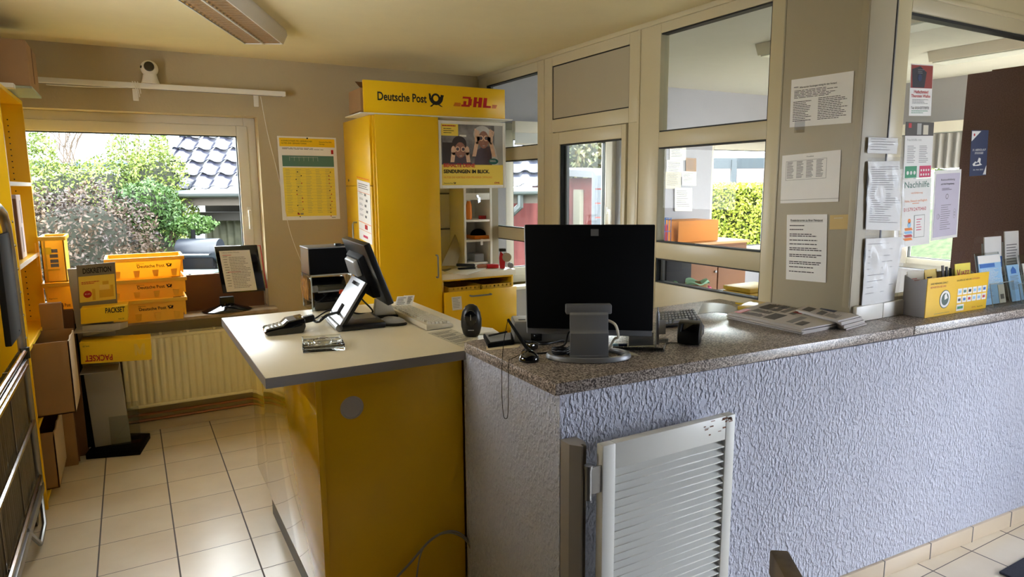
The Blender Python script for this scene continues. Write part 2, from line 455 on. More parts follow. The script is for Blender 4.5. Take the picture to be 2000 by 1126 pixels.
def window(n, x0, x1, z0, z1, y, w=.075, sash=.07, d=.07, handle=None, mul=None, axis='y', parent=None):
    """outer frame + sash + pane + gasket; axis 'y' = lies in a plane of constant y, 'x' = constant x"""
    r = struct('window_%d' % n)
    def tr(g):
        if axis == 'x': g.v = [Vector((v.y, v.x, v.z)) for v in g.v]
        return g
    f = G()
    for (a, b, c, e) in ((x0, x0+w, z0, z1), (x1-w, x1, z0, z1), (x0+w, x1-w, z0, z0+w), (x0+w, x1-w, z1-w, z1)): f.box(a, b, y, y+d, c, e)
    obj('frame', tr(f), m_winw, r, .004)
    s = G(); a0, a1, c0, c1 = x0+w-.02, x1-w+.02, z0+w-.02, z1-w+.02
    for (a, b, c, e) in ((a0, a0+sash, c0, c1), (a1-sash, a1, c0, c1), (a0+sash, a1-sash, c0, c0+sash), (a0+sash, a1-sash, c1-sash, c1)): s.box(a, b, y-.018, y+d-.02, c, e)
    obj('sash', tr(s), m_winw, r, .006)
    i0, i1, k0, k1 = a0+sash, a1-sash, c0+sash, c1-sash; k = .006
    gk = G()
    for (a, b, c, e) in ((i0, i0+k, k0, k1), (i1-k, i1, k0, k1), (i0, i1, k0, k0+k), (i0, i1, k1-k, k1)): gk.box(a, b, y-.008, y+.03, c, e)
    obj('gasket', tr(gk), m_gasket, r)
    obj('pane', tr(G().box(i0, i1, y+.012, y+.018, k0, k1)), GLASS, r, smooth=0)
    if handle:
        hx, hz = handle; h = G().box(hx-.014, hx+.014, y-.030, y-.018, hz-.035, hz+.035).box(hx-.009, hx+.009, y-.06, y-.028, hz-.01, hz+.012).box(hx-.010, hx+.010, y-.066, y-.052, hz-.12, hz+.012)
        obj('handle', tr(h), m_white, r, .004)
    return r
window(1, -.74, .812, .765, 2.073, 5.05, handle=(.735, 1.43))
struct('trim_1', G().box(-.86, .85, 4.78, 5.06, .745, .768), m_marble, bevel=.004)   # marble sill
window(2, 2.74, 3.99, .76, 2.12, 5.04, w=.08, sash=.075, handle=(3.88, 1.36))
window(3, 5.10, 6.22, .80, 2.08, 5.04, w=.075, sash=.08)
window(4, 2.25, 3.75, .80, 2.02, 6.4, w=.06, sash=.06, axis='x')
struct('trim_2', G().box(2.7, 4.05, 4.80, 5.05, .735, .76).box(5.06, 6.25, 4.80, 5.05, .775, .80), m_white)
# skirtings
struct('baseboard_window', G().box(-.9, 1.38, 4.908, 4.92, 0, .065), m_skirt, bevel=.002)

# ------------------------------------------------------------------ counter wall + glazed partition
A0 = Vector((1.038, 1.553)); sl = -.0575
def fy(x, off=0): return A0.y+sl*(x-A0.x)+off
struct('wall_counter', G().prism([(1.038, fy(1.038)), (4.45, fy(4.45)), (4.45, fy(4.45, .28)), (1.26, fy(1.26, .28)), (1.26, 2.196), (1.038, 2.196)], 0, 1.0), m_stucco)
struct('baseboard_counter', G().prism([(1.9, fy(1.9, -.012)), (4.45, fy(4.45, -.012)), (4.45, fy(4.45, .01)), (1.9, fy(1.9, .01))], 0, .072), m_skirt, bevel=.003)
gs = G()
for i in range(9):
    x = 1.96+i*.303
    gs.prism([(x, fy(x, -.0135)), (x+.004, fy(x+.004, -.0135)), (x+.004, fy(x, 0)), (x, fy(x, 0))], 0, .0725)
struct('trim_3', gs, m_greyp)
# worktop: two joined slabs
def gfy(x): return 1.545-.050*(x-1.03)
jx = Z(1790, 637, 1.04).x
struct_top = thing('countertop', 'speckled granite-look worktop wrapping round the corner of the white counter', 'countertop')
obj('slab', G().prism([(1.018, gfy(1.018)), (jx-.001, gfy(jx)), (jx-.001, 1.70), (2.50, 1.70), (2.50, 2.33), (1.30, 2.28), (1.22, 2.175), (1.018, 2.150)], 1.0008, 1.04), m_granite, struct_top, .006)
obj('slab', G().prism([(jx+.001, gfy(jx)), (4.45, gfy(4.45)), (4.45, 1.66), (jx+.001, 1.70)], 1.0008, 1.04), m_granite, struct_top, .006)

PX = 2.5
def bay(n, y0, y1, panes, zt=2.455, z0=1.04, kind='window', fw=.045):
    """one bay of the white partition at x = PX between y0 and y1; panes = [(ya, yb, za, zb, glazed)]"""
    r = struct('%s_%d' % (kind, n))
    zs = sorted(panes, key=lambda p: p[2]); g = G(); z = z0
    ya, yb = zs[0][0], zs[0][1]
    g.box(PX, PX+.06, y0, ya, z0, zt); g.box(PX, PX+.06, yb, y1, z0, zt)
    for p in zs:
        g.box(PX, PX+.06, ya, yb, z, p[2]); z = p[3]
    g.box(PX, PX+.06, ya, yb, z, zt)
    obj('frame', g, m_upvc, r, .003)
    k = .007
    for (a, b, c, d, gl) in panes:
        q = G()
        for (p0, p1, c0, c1) in ((a, a+k, c, d), (b-k, b, c, d), (a, b, c, c+k), (a, b, d-k, d)): q.box(PX+.006, PX+.05, p0, p1, c0, c1)
        obj('gasket', q, m_gasket, r)
        if gl: obj('pane', G().box(PX+.024, PX+.030, a, b, c, d), GLASS, r, smooth=0)
        else: obj('panel', G().box(PX+.008, PX+.05, a, b, c, d), m_panel, r)
        # glazing bead on the far jamb seen through the pane
        if gl: obj('bead', G().box(PX+.034, PX+.052, b-.022, b-.008, c, d), m_dark_bead, r)
    return r
bay(5, 3.95, 4.915, [(4.03, 4.79, 1.875, 2.366, 1), (4.03, 4.79, 1.284, 1.783, 1), (4.03, 4.79, .60, 1.195, 1)], z0=0)
bay(6, 2.025, 2.960, [(2.095, 2.868, 1.876, 2.382, 1), (2.095, 2.868, 1.287, 1.795, 1), (2.095, 2.80, 1.066, 1.200, 1)], z0=0)
d1 = bay(1, 2.970, 3.940, [(3.055, 3.848, 2.028, 2.372, 0)], z0=1.945, kind='door')
g = G()
for (a, b, c, d) in ((2.970, 3.055, 0, 1.945), (3.835, 3.940, 0, 1.945)): g.box(PX, PX+.06, a, b, c, d)
obj('frame', g, m_upvc, d1, .003)
g = G()
for (a, b, c, d) in ((3.060, 3.100, .03, 1.94), (3.745, 3.830, .03, 1.94), (3.100, 3.745, 1.862, 1.94), (3.100, 3.745, .03, .12), (3.100, 3.745, .95, 1.04)): g.box(PX-.012, PX+.05, a, b, c, d)
obj('leaf', g, m_upvc, d1, .004)
obj('pane', G().box(PX+.024, PX+.03, 3.1, 3.745, 1.04, 1.862), GLASS, d1, smooth=0)
obj('lower_panel', G().box(PX+.01, PX+.04, 3.1, 3.745, .12, .95), m_panel, d1)
g = G()
for (p0, p1, c0, c1) in ((3.1, 3.107, 1.04, 1.862), (3.738, 3.745, 1.04, 1.862), (3.1, 3.745, 1.855, 1.862), (3.1, 3.745, 1.04, 1.047)): g.box(PX+.0, PX+.045, p0, p1, c0, c1)
obj('gasket', g, m_gasket, d1)
obj('gasket', G().box(PX+.002, PX+.03, 3.830, 3.838, 0, 1.945), m_gasket, d1)
obj('bead', G().box(PX+.034, PX+.052, 3.715, 3.731, 1.04, 1.86), m_silver, d1)
# narrow cover strips between bays and the moulding under the ceiling
struct('trim_4', G().box(PX-.006, PX+.05, 3.938, 3.952, 0, 2.435).box(PX-.006, PX+.05, 2.957, 2.975, 0, 2.435).box(PX-.012, PX+.06, 1.64, 4.915, 2.43, 2.455), m_upvc, bevel=.002)
struct('wall_partition', G().box(PX, 2.565, 2.30, 4.915, -.01, .02), m_panel)
# pillar beside the bays
struct('wall_pillar', G().box(PX, 2.665, 1.640, 2.022, 1.041, 2.455), m_panel, bevel=.003)
struct('trim_5', G().box(PX-.004, PX+.03, 1.643, 1.672, 1.10, 2.45).box(PX-.003, PX+.02, 2.019, 2.027, 1.05, 2.45), m_panel, bevel=.002)
struct('trim_6', G().box(2.52, 2.70, 1.622, 1.64, 1.041, 1.105).box(2.703, 3.10, 1.622, 1.64, 1.041, 1.105).box(3.103, 4.45, 1.622, 1.64, 1.041, 1.105), m_white, bevel=.003)
# right-hand service glazing on the counter (plane y = 1.64)
r = struct('window_7'); gx0 = Y(1779, 30, 1.645).x; ztop = Y(1780, 22, 1.645).z
g = G().box(2.672, gx0, 1.64, 1.70, 1.041, 2.455).box(gx0, 4.45, 1.64, 1.70, ztop, 2.455).box(gx0, 4.45, 1.64, 1.70, 1.041, 1.12).box(4.37, 4.45, 1.64, 1.7, 1.12, ztop)
obj('frame', g, m_upvc, r, .004)
obj('frame_step', G().box(2.70, 4.45, 1.630, 1.66, ztop+.055, ztop+.075), m_upvc, r, .003)
obj('gasket', G().box(gx0, gx0+.006, 1.65, 1.69, 1.12, ztop).box(gx0, 4.37, 1.65, 1.69, ztop-.012, ztop), m_gasket, r)
obj('pane', G().box(gx0, 4.37, 1.664, 1.670, 1.12, ztop), GLASS, r, smooth=0)
obj('cover_strip', G().box(2.668, 2.674, 1.638, 1.66, 1.36, 2.455), m_dark_bead, r)

# entrance glazing out of frame
r = struct('door_2')
g = G().box(4.52, 4.58, -1.30, -1.23, 0, 2.10).box(4.52, 4.58, .11, .18, 0, 2.10).box(4.52, 4.58, -1.23, .11, 2.03, 2.10).box(4.52, 4.58, -1.23, .11, 0, .09)
obj('frame', g, m_upvc, r, .004)
# copper heating pipes along the skirting
for k, (zz, yy) in enumerate(((.125, 4.885), (.085, 4.885))):
    o = obj('heating_pipe', G().tube([(-.5, yy, zz), (1.35, yy, zz)], .009), m_copper)
    tag(o, ['upper copper heating pipe running along the skirting below the radiator', 'lower copper heating pipe just above the tiled skirting'][k], 'pipe', 'copper pipes below the radiator')

# ------------------------------------------------------------------ radiator
def radiator():
    t = thing('radiator', 'cream ribbed panel radiator under the window sill', 'radiator')
    yF = 4.80
    a = Y(248, 803, yF); x0 = a.x; zt = Y(300, 655, yF).z; zb = Y(300, 794, yF).z; x1 = .92
    pitch = .0425; n = int((x1-x0-.05)/pitch)
    def fn(u, v):
        x = x0+.025+(n*pitch)*u
        ph = (x-x0-.025)/pitch
        d = .5-.5*cos(2*pi*ph); d = min(1, d*1.7)
        e = min(1, min(v, 1-v)/.05)
        return Vector((x, yF-.012*d*e+.006, zb+.02+(zt-zb-.04)*v))
    obj('front_panel', G().grid(fn, n*10, 24, .003), m_rad, t, smooth=60)
    g = G().box(x0, x0+.026, yF-.004, yF+.05, zb, zt).box(x0+.025+n*pitch, x0+.05+n*pitch, yF-.004, yF+.05, zb, zt).box(x0, x0+.05+n*pitch, yF-.004, yF+.05, zb, zb+.021).box(x0, x0+.05+n*pitch, yF-.004, yF+.05, zt-.021, zt)
    obj('frame', g, m_rad, t, .005)
    g = G().box(x0+.01, x0+.04+n*pitch, yF+.05, yF+.07, zt-.03, zt+.004)
    for i in range(7): g.box(x0+.06+i*.16, x0+.075+i*.16, yF+.01, yF+.045, zt-.004, zt+.012)
    obj('top_grille', g, m_rad, t)
    for x in (x0+.15, x1-.15): obj('wall_bracket', G().box(x, x+.03, yF+.06, 4.92, zb+.1, zt-.1), m_rad, t)
radiator()

# ------------------------------------------------------------------ outside
ALB[0] = .72
m_grass = ramp_mat('grass', [(.3, (36, 52, 18)), (.7, (56, 70, 30))], 30, .9, bump=.5)
struct('ground_outside', G().box(-30, 40, 5.3, 60, -.35, -.15).box(6.5, 40, -10, 5.3, -.35, -.15), m_grass)
def leafmat(n, a, b, sc=5): return ramp_mat(n, [(.32, a), (.68, b)], sc, .6)
m_leafp = leafmat('copper_leaves', (36, 30, 36), (96, 76, 58), 3)
m_leafg = leafmat('bright_green_leaves', (78, 100, 34), (140, 156, 66), 3)
m_leafd = leafmat('green_leaves', (44, 78, 30), (84, 116, 50), 3)
m_leafy = leafmat('yellow_green_hedge', (140, 160, 40), (226, 228, 96), 9)
m_bark = mat('bark', (96, 82, 70), .9)
def foliage(n, c, r, size, rd, shell=.55, box=False):
    g = G()
    for i in range(n):
        if box: p = Vector((rd.uniform(-1, 1), rd.uniform(-1, 1), rd.uniform(-1, 1)))
        else:
            d = Vector((rd.gauss(0, 1), rd.gauss(0, 1), rd.gauss(0, 1))).normalized(); p = d*(shell+(1-shell)*rd.random()**.6)*(1+.10*sin(d.x*7+c[0])*cos(d.z*6))
        p = Vector((c[0]+p.x*r[0], c[1]+p.y*r[1], c[2]+p.z*r[2]))
        a = Vector((rd.gauss(0, 1), rd.gauss(0, 1), rd.gauss(0, 1))).normalized()
        b = a.cross(Vector((rd.gauss(0, 1), rd.gauss(0, 1), rd.gauss(0, 1)))).normalized()
        s = size*(.6+.8*rd.random())
        g.add([p-a*s, p+b*s*.45, p+a*s, p-b*s*.45], [(0, 1, 2, 3)])
    return g
m_core = mat('inner_shade_colour', (36, 40, 28), .9)  # inner shade of the shrubs put into a dark colour
def bush(name, label, cat, blobs, m, size, stems, seed):
    rd = random.Random(seed); t = thing(name, label, cat); g = G()
    for (n, c, r) in blobs:
        q = foliage(n, c, r, size, rd); g.add(q.v, q.f)
    obj('foliage', g, m, t, smooth=0)
    core = G()
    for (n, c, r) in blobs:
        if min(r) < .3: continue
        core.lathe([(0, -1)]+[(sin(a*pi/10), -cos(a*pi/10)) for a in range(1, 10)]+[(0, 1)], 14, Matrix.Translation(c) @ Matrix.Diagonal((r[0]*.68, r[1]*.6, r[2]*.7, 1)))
    if core.v: obj('shade_core', core, m_core, t, smooth=60)  # added solid dark core, stops sky showing through the leaves
    for (x, y, h) in stems:
        pts = []; px, py = x, y
        for k in range(6): pts.append((px, py, -.15+h*k/5)); px += rd.uniform(-.08, .08); py += rd.uniform(-.08, .08)
        obj('stem', G().tube(pts, [.03*(1-k*.13) for k in range(6)], 6), m_bark, t)
    return t
c1 = D(160, 480, 8.2)
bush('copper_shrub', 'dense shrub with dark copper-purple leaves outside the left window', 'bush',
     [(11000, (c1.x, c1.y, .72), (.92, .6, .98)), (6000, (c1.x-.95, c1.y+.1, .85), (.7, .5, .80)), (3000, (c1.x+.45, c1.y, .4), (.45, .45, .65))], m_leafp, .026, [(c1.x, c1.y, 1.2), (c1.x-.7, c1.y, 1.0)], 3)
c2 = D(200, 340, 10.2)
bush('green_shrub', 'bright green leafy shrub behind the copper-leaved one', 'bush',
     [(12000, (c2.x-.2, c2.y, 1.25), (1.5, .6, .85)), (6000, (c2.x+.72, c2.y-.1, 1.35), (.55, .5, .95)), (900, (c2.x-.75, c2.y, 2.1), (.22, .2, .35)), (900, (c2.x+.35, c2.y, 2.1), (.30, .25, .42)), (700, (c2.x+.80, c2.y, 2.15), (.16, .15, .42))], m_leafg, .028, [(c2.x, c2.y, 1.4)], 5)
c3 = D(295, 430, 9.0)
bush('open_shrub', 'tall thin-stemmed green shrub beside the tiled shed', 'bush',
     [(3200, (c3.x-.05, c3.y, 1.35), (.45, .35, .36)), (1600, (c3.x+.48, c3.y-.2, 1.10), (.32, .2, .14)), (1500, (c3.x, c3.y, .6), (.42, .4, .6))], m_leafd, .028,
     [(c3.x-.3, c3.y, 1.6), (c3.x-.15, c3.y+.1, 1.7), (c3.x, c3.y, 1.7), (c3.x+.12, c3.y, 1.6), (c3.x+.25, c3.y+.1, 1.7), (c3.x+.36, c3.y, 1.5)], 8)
def bare_tree(px, py, dep, h, seed, name='bare_tree', label='leafless tree with fine branches above the shrubs', m=None):
    rd = random.Random(seed); b = D(px, py, dep); t = thing(name, label, 'tree'); g = G()
    def br(p, d, l, r, lv):
        q = p+d*l; mid = p+d*l*.5+Vector((rd.uniform(-1, 1), rd.uniform(-1, 1), rd.uniform(-1, 1)))*l*.06
        g.tube([p, mid, q], [r, r*.8, r*.6], 5 if lv < 3 else 3, caps=False)
        if lv < 6:
            for k in range(3):
                nd = (d+Vector((rd.uniform(-1, 1), rd.uniform(-1, 1), rd.uniform(-.35, .8)))*.75).normalized()
                br(q, nd, l*rd.uniform(.62, .85), r*.6, lv+1)
    br(Vector((b.x, b.y, -.15)), Vector((0, 0, 1)), h*.34, .05, 0)
    obj('branches', g, m or m_bark, t, smooth=0)
bare_tree(140, 300, 15, 3.7, 11)
bare_tree(290, 300, 20, 4.4, 12, label='second leafless tree, farther right behind the shrubs')
# white neighbour house far left, gutter line
h0 = D(40, 320, 22); h1 = D(330, 320, 22)
t = thing('neighbour_house', 'pale house wall with a blue-grey gutter behind the bare tree', 'house')
m_hw = mat('pale_render', (150, 154, 162), .9)
m_hr = mat('grey_roof', (120, 126, 136), .6)
dr = (h1-h0).normalized(); dr.z = 0; dr.normalize(); nn = Vector((-dr.y, dr.x, 0))
def obox(g, o, dr, a0, a1, b0, b1, z0, z1):
    n2 = Vector((-dr.y, dr.x, 0)); p = []
    for z in (z0, z1):
        for a, b in ((a0, b0), (a1, b0), (a1, b1), (a0, b1)):
            q = o+dr*a+n2*b; p.append(Vector((q.x, q.y, z)))
    return g.hexa(p)
obj('wall', obox(G(), h0, dr, -6, 7, 0, 6, -.15, h0.z), m_hw, t)
obj('gutter', G().tube([h0+dr*-6.2-nn*.1, h0+dr*7.2-nn*.1], .09, 8), mat('gutter_blue', (80, 104, 116), .4), t)
rg = G(); e0 = h0+dr*-6.2; e1 = h0+dr*7.2
rg.hexa([e0, e1, e1+nn*4+Vector((0, 0, 2.2)), e0+nn*4+Vector((0, 0, 2.2)), e0+Vector((0, 0, .12)), e1+Vector((0, 0, .12)), e1+nn*4+Vector((0, 0, 2.32)), e0+nn*4+Vector((0, 0, 2.32))])
obj('roof', rg, m_hr, t)

# tiled outbuilding
def outbuilding():
    t = thing('outbuilding', 'low garden outbuilding with glossy slate-blue pantile roof and corrugated wall', 'shed')
    U = Vector((.869, -.495, 0)); Hh = Vector((.526, .850, 0)).normalized(); P_ = radians(40)
    S = Hh*cos(P_)+Vector((0, 0, sin(P_))); N = U.cross(S).normalized()
    if N.z < 0: N = -N
    E0 = D(303, 372, 10.5); n = 21; rows = 13; tw = .286; rl = .33
    g = G()
    for i in range(rows):
        def fn(u, v, i=i):
            a = u*n*tw; ph = (a/tw) % 1
            pr = .045*max(0, sin(pi*min(1, ph/.55)))**.8 if ph < .55 else -.012*sin(pi*(ph-.55)/.45)
            return E0+U*a+S*(i*rl+v*(rl+.05))+N*(pr+.05*(1-v))
        g.grid(fn, n*9, 3, .016)
    m_t = mat('slate_blue_glazed_tiles', (44, 46, 62), .22, var=.15, vscale=3, spec=.8)
    obj('roof_tiles', g, m_t, t, smooth=50)
    g = G()
    for i in range(rows): obox_b = g.tube([E0-U*.02+S*(i*rl)+N*.05, E0-U*.02+S*(i*rl+rl*.98)+N*.02], .05, 8)
    obj('verge_tiles', g, m_t, t)
    g = G(); a = E0-S*.08
    g.tube([a-U*.05, a+U*(n*tw+.05)], .06, 10)
    obj('gutter', g, mat('zinc_gutter', (120, 126, 130), .35, metal=.5), t)
    obj('fascia', obox(G(), E0+Hh*.04, U, 0, n*tw, 0, .05, E0.z-.24, E0.z-.03), mat('fascia_wood', (88, 80, 72), .8), t)
    g = G(); w0 = E0+Hh*.75+U*.35
    def cf(u, v):
        a = u*3.3; return Vector((w0.x, w0.y, 0))+U*a+Hh*(.018*cos(2*pi*a/.12))+Vector((0, 0, -.15+v*(E0.z-.32)))
    obj('corrugated_wall', g.grid(cf, 220, 2, .01), ramp_mat('weathered_corrugated_sheet', [(.3, (64, 66, 50)), (.7, (104, 104, 84))], 5, .7), t, smooth=50)
    obj('beam', obox(G(), w0, U, -.1, 3.4, -.25, -.1, E0.z-.50, E0.z-.36), mat('grey_beam', (72, 68, 66), .8), t)
    obj('inner_wall', obox(G(), w0, U, 0, n*tw-.4, .1, 3.2, -.15, E0.z-.1), mat('shed_inner', (60, 56, 52), .9), t)
    m_rw = ramp_mat('red_boards', [(.3, (96, 36, 38)), (.7, (130, 66, 64))], 12, .8, stretch=(1, 1, .1))
    obj('red_wall', obox(G(), w0-Hh*.05, U, 3.35, n*tw-.35, 0, .1, -.15, E0.z-.12), m_rw, t)
    d0 = E0+U*(n*tw-.28)
    obj('downpipe', G().tube([d0+Vector((0, 0, -.05)), d0+Vector((0, 0, -.28)), d0+Hh*.0+Vector((-.22, .35, -.62)), d0+Vector((-.26, .42, -.75)), d0+Vector((-.26, .42, -1.7))], .055, 10), mat('zinc_pipe', (96, 100, 102), .4, metal=.4), t)
outbuilding()
# smoker grill
def grill():
    t = thing('smoker_grill', 'dark blue-grey barrel smoker grill with chimney in front of the corrugated wall', 'grill')
    o = D(392, 500, 8.9); U = Vector((.869, -.495, 0)); Mx = Matrix.Translation((o.x, o.y, 0)) @ Matrix.Rotation(math.atan2(U.y, U.x), 4, 'Z')
    zc = D(392, 488, 8.9).z; m_g = mat('grill_enamel', (36, 42, 54), .35)
    ly = Mx @ Matrix.Translation((0, 0, zc)) @ Matrix.Rotation(pi/2, 4, 'Y')
    obj('drum', G().lathe([(.0, -.27), (.15, -.27), (.155, -.25), (.155, .25), (.15, .27), (0, .27)], 24, ly), m_g, t)
    obj('chimney', G().tube([Mx @ Vector((-.10, .05, zc+.1)), Mx @ Vector((-.10, .05, zc+.27))], .028, 10), m_blackm, t)
    obj('lid_handle', G().tube([Mx @ Vector((-.2, -.15, zc-.03)), Mx @ Vector((-.2, -.20, zc-.04)), Mx @ Vector((.2, -.20, zc-.04)), Mx @ Vector((.2, -.15, zc-.03))], .010, 8), m_chrome, t)
    obj('firebox', G().box(-.22, .22, -.14, .14, zc-.25, zc-.09, Mx), m_blackm, t, .01)
    obj('front_shelf', G().box(-.28, .30, -.38, -.14, zc-.27, zc-.24, Mx), mat('shelf_mint', (130, 146, 144), .5), t)
    for x in (-.22, .22):
        for y in (-.12, .12): obj('leg', G().tube([Mx @ Vector((x, y, zc-.2)), Mx @ Vector((x*1.1, y*1.2, -.15))], .014, 8), m_blackm, t)
grill()
# things seen through the office windows
def red_shed():
    t = thing('red_shed', 'red boarded shed with a pale flat roof edge beyond the glazed door', 'shed')
    a = D(1060, 400, 13); b = D(1162, 400, 12); U = (b-a); U.z = 0; U.normalize()
    zr = D(1100, 338, 12.6).z
    L = (b-a).length
    obj('wall', obox(G(), a, U, -.3, L, 0, 2.5, -.15, zr-.1), MATS['red_boards'], t)
    g = G(); n2 = Vector((-U.y, U.x, 0))
    p = [a-U*.5-n2*.2, a+U*(L+.15)-n2*.2, a+U*(L+.15)+n2*3, a-U*.5+n2*3]
    zz = [zr+.02, zr-.10, zr-.10, zr+.02]
    g.hexa([Vector((q.x, q.y, z)) for q, z in zip(p, zz)]+[Vector((q.x, q.y, z+.12)) for q, z in zip(p, zz)])
    obj('roof_edge', g, mat('felt_roof', (110, 112, 118), .7), t)
    obj('post', obox(G(), a, U, L-.42, L-.26, -.12, -.02, -.15, D(1140, 370, 12.2).z), mat('cream_post', (130, 126, 112), .8), t)
red_shed()
t = thing('garden_screen', 'grey slatted garden screen beside the red shed', 'screen')
a = D(1156, 420, 9); b = D(1186, 420, 9); zt = D(1170, 338, 9).z; U = (b-a); U.z = 0; U.normalize()
obj('frame', obox(obox(G(), a, U, 0, .04, 0, .05, -.15, zt), a, U, .45, .49, 0, .05, -.15, zt), mat('screen_grey', (94, 98, 106), .6), t)
for i in range(9): obj('slat', obox(G(), a, U, .04, .45, .01, .035, zt-.03-i*.19-.17, zt-.03-i*.19), MATS['screen_grey'], t)
c = D(1140, 315, 16)
bush('garden_bush', 'rounded green bush with reddish tips behind the red shed', 'bush', [(2600, (c.x, c.y, 1.9), (1.0, .8, 1.1))], leafmat('mixed_leaves', (56, 82, 36), (120, 106, 74), 4), .07, [(c.x, c.y, 1.6)], 21)
def far_house(name, label, px0, px1, py_e, py_r, dep, roofc, wallc=(160, 160, 166)):
    t = thing(name, label, 'house'); a = D(px0, py_e, dep); b = D(px1, py_e, dep); U = (b-a); L = U.length; U.z = 0; U.normalize(); n2 = Vector((-U.y, U.x, 0))
    zr = D(px0, py_r, dep+2).z
    obj('wall', obox(G(), a, U, 0, L, 0, 4, -.15, a.z), mat('house_wall_%d' % px0, wallc, .9), t)
    e = [a-U*.3-n2*.3, b+U*.3-n2*.3]
    g = G().hexa([e[0], e[1], e[1]+n2*2.3+Vector((0, 0, zr-a.z)), e[0]+n2*2.3+Vector((0, 0, zr-a.z)), e[0]+Vector((0, 0, .1)), e[1]+Vector((0, 0, .1)), e[1]+n2*2.3+Vector((0, 0, zr-a.z+.1)), e[0]+n2*2.3+Vector((0, 0, zr-a.z+.1))])
    obj('roof', g, mat('roof_%d' % px0, roofc, .8, var=.15, vscale=20), t)
    g2 = G().hexa([p+n2*2.3+Vector((0, 0, zr-a.z)) for p in e]+[p+n2*4.6 for p in reversed(e)]+[p+n2*2.3+Vector((0, 0, zr-a.z+.1)) for p in e]+[p+n2*4.6+Vector((0, 0, .1)) for p in reversed(e)])
    obj('roof', g2, MATS['roof_%d' % px0], t)
far_house('brick_house', 'distant house with brown-red roof above the garden bush', 1150, 1330, 318, 284, 24, (108, 64, 56))
far_house('white_house', 'white house with a pale red roof behind the clipped hedge', 1400, 1560, 361, 333, 24, (134, 88, 80))
# dark carport beam in front of the white house
t = thing('carport', 'dark grey carport with a post in front of the white house', 'carport')
a = D(1405, 318, 18); b = D(1560, 318, 18); U = b-a; U.z = 0; L = U.length; U.normalize()
obj('beam', obox(G(), a, U, -.5, L, 0, .2, D(1450, 329, 18).z, D(1450, 308, 18).z), mat('carport_grey', (46, 56, 66), .6), t)
obj('post', obox(G(), D(1429, 340, 18), U, 0, .14, 0, .14, -.15, D(1450, 312, 18).z), MATS['carport_grey'], t)
c = D(1470, 290, 22)
bush('garden_tree', 'light green tree crown over the white house', 'tree', [(3600, (c.x+.4, c.y+12, 4.0), (2.8, 1.6, 2.2))], m_leafd, .12, [(c.x, c.y+12, 2.5)], 31)
# clipped hedge
rd = random.Random(5); t = thing('clipped_hedge', 'tall clipped yellow-green hedge filling the office window', 'hedge')
a = D(1330, 363, 8.5); b = D(1640, 363, 8.5); U = b-a; U.z = 0; L = U.length; U.normalize(); n2 = Vector((-U.y, U.x, 0)); zt = a.z
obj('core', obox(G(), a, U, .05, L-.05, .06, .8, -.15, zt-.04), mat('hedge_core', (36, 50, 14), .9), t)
g = G()
for i in range(16000):
    p = a+U*rd.uniform(0, L)+n2*rd.gauss(.03, .03); p.z = rd.uniform(-.1, zt) if rd.random() < .9 else zt+rd.uniform(-.02, .03)
    if p.z > zt-.02: p += n2*rd.uniform(0, .7)
    x = Vector((rd.gauss(0, 1), rd.gauss(0, 1), rd.gauss(0, 1))).normalized(); y = x.cross(Vector((rd.gauss(0, 1), rd.gauss(0, 1), rd.gauss(0, 1)))).normalized(); s = .026
    g.add([p-x*s, p+y*s*.5, p+x*s, p-y*s*.5], [(0, 1, 2, 3)])
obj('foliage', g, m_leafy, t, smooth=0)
# lawn bank outside the right-hand window
t = thing('lawn_bank', 'sunlit grassy bank outside the far right window', 'lawn')
obj('turf', G().prism([(8.5, 0), (16, 0), (16, 1.95), (10.5, 1.35)], 0, 9, Matrix(((1, 0, 0, 0), (0, 0, 1, 1), (0, 1, 0, -.15), (0, 0, 0, 1)))), ramp_mat('light_grass', [(.35, (44, 60, 28)), (.65, (74, 84, 50))], 14, .9), t)
bush('boundary_hedge', 'bright green hedge along the top of the grassy bank', 'hedge', [(2200, (17.6, 6.2, 2.1), (.9, 4.6, 1.3))], m_leafg, .1, [(17.6, 6, 1.5)], 44)
ALB[0] = 1.0
# ================================================================== LEFT PART OF THE ROOM
def TR_(p, yaw=0): return Matrix.Translation(Vector(p)) @ Matrix.Rotation(yaw, 4, 'Z')
def cable(name, pts, r, m, parent=None, n=6, sub=6):
    P_ = [Vector(p) for p in pts]; out = []
    for i in range(len(P_)-1):
        a = P_[max(i-1, 0)]; b = P_[i]; c = P_[i+1]; d = P_[min(i+2, len(P_)-1)]
        for k in range(sub):
            t = k/sub; out.append(.5*((2*b)+(c-a)*t+(2*a-5*b+4*c-d)*t*t+(3*b-a-3*c+d)*t**3))
    out.append(P_[-1]); return obj(name, G().tube(out, r, n), m, parent, smooth=60)

# ---- yellow shelf unit against the left wall
SX = -.475
def shelf_unit():
    t = thing('shelf_unit', 'tall yellow open shelf unit at the left edge beside the window', 'shelf')
    g0 = obj('side_panel', G().box(-.89, SX, 3.92, 3.94, 0, 2.09), m_yel, t, .001)
    g1 = obj('side_panel', G().box(-.89, SX, 4.75, 4.77, 0, 2.09), m_yel, t, .001)
    obj('back_panel', G().box(-.895, -.885, 3.92, 4.77, 0, 2.09), m_yel, t)
    obj('top_panel', G().box(-.89, SX, 3.94, 4.75, 2.07, 2.09), m_yel, t)
    for i, z in enumerate((1.635, 1.235, .835, .44, .05)):
        b = obj('shelf_board', G().box(-.885, SX-.006, 3.94, 4.75, z-.02, z), m_yel, t)
        obj('edge_strip', G().box(SX-.006, SX, 3.941, 4.749, z-.02, z), m_white if i < 2 else m_yelp, b)
    g = G()
    for k in range(58):
        for x in (-.55, -.84): g.box(x-.003, x+.003, 4.7485, 4.752, .1+k*.033, .106+k*.033)
    h = obj('pin_holes', g, m_gasket, g1); h['kind'] = 'stuff'
shelf_unit()
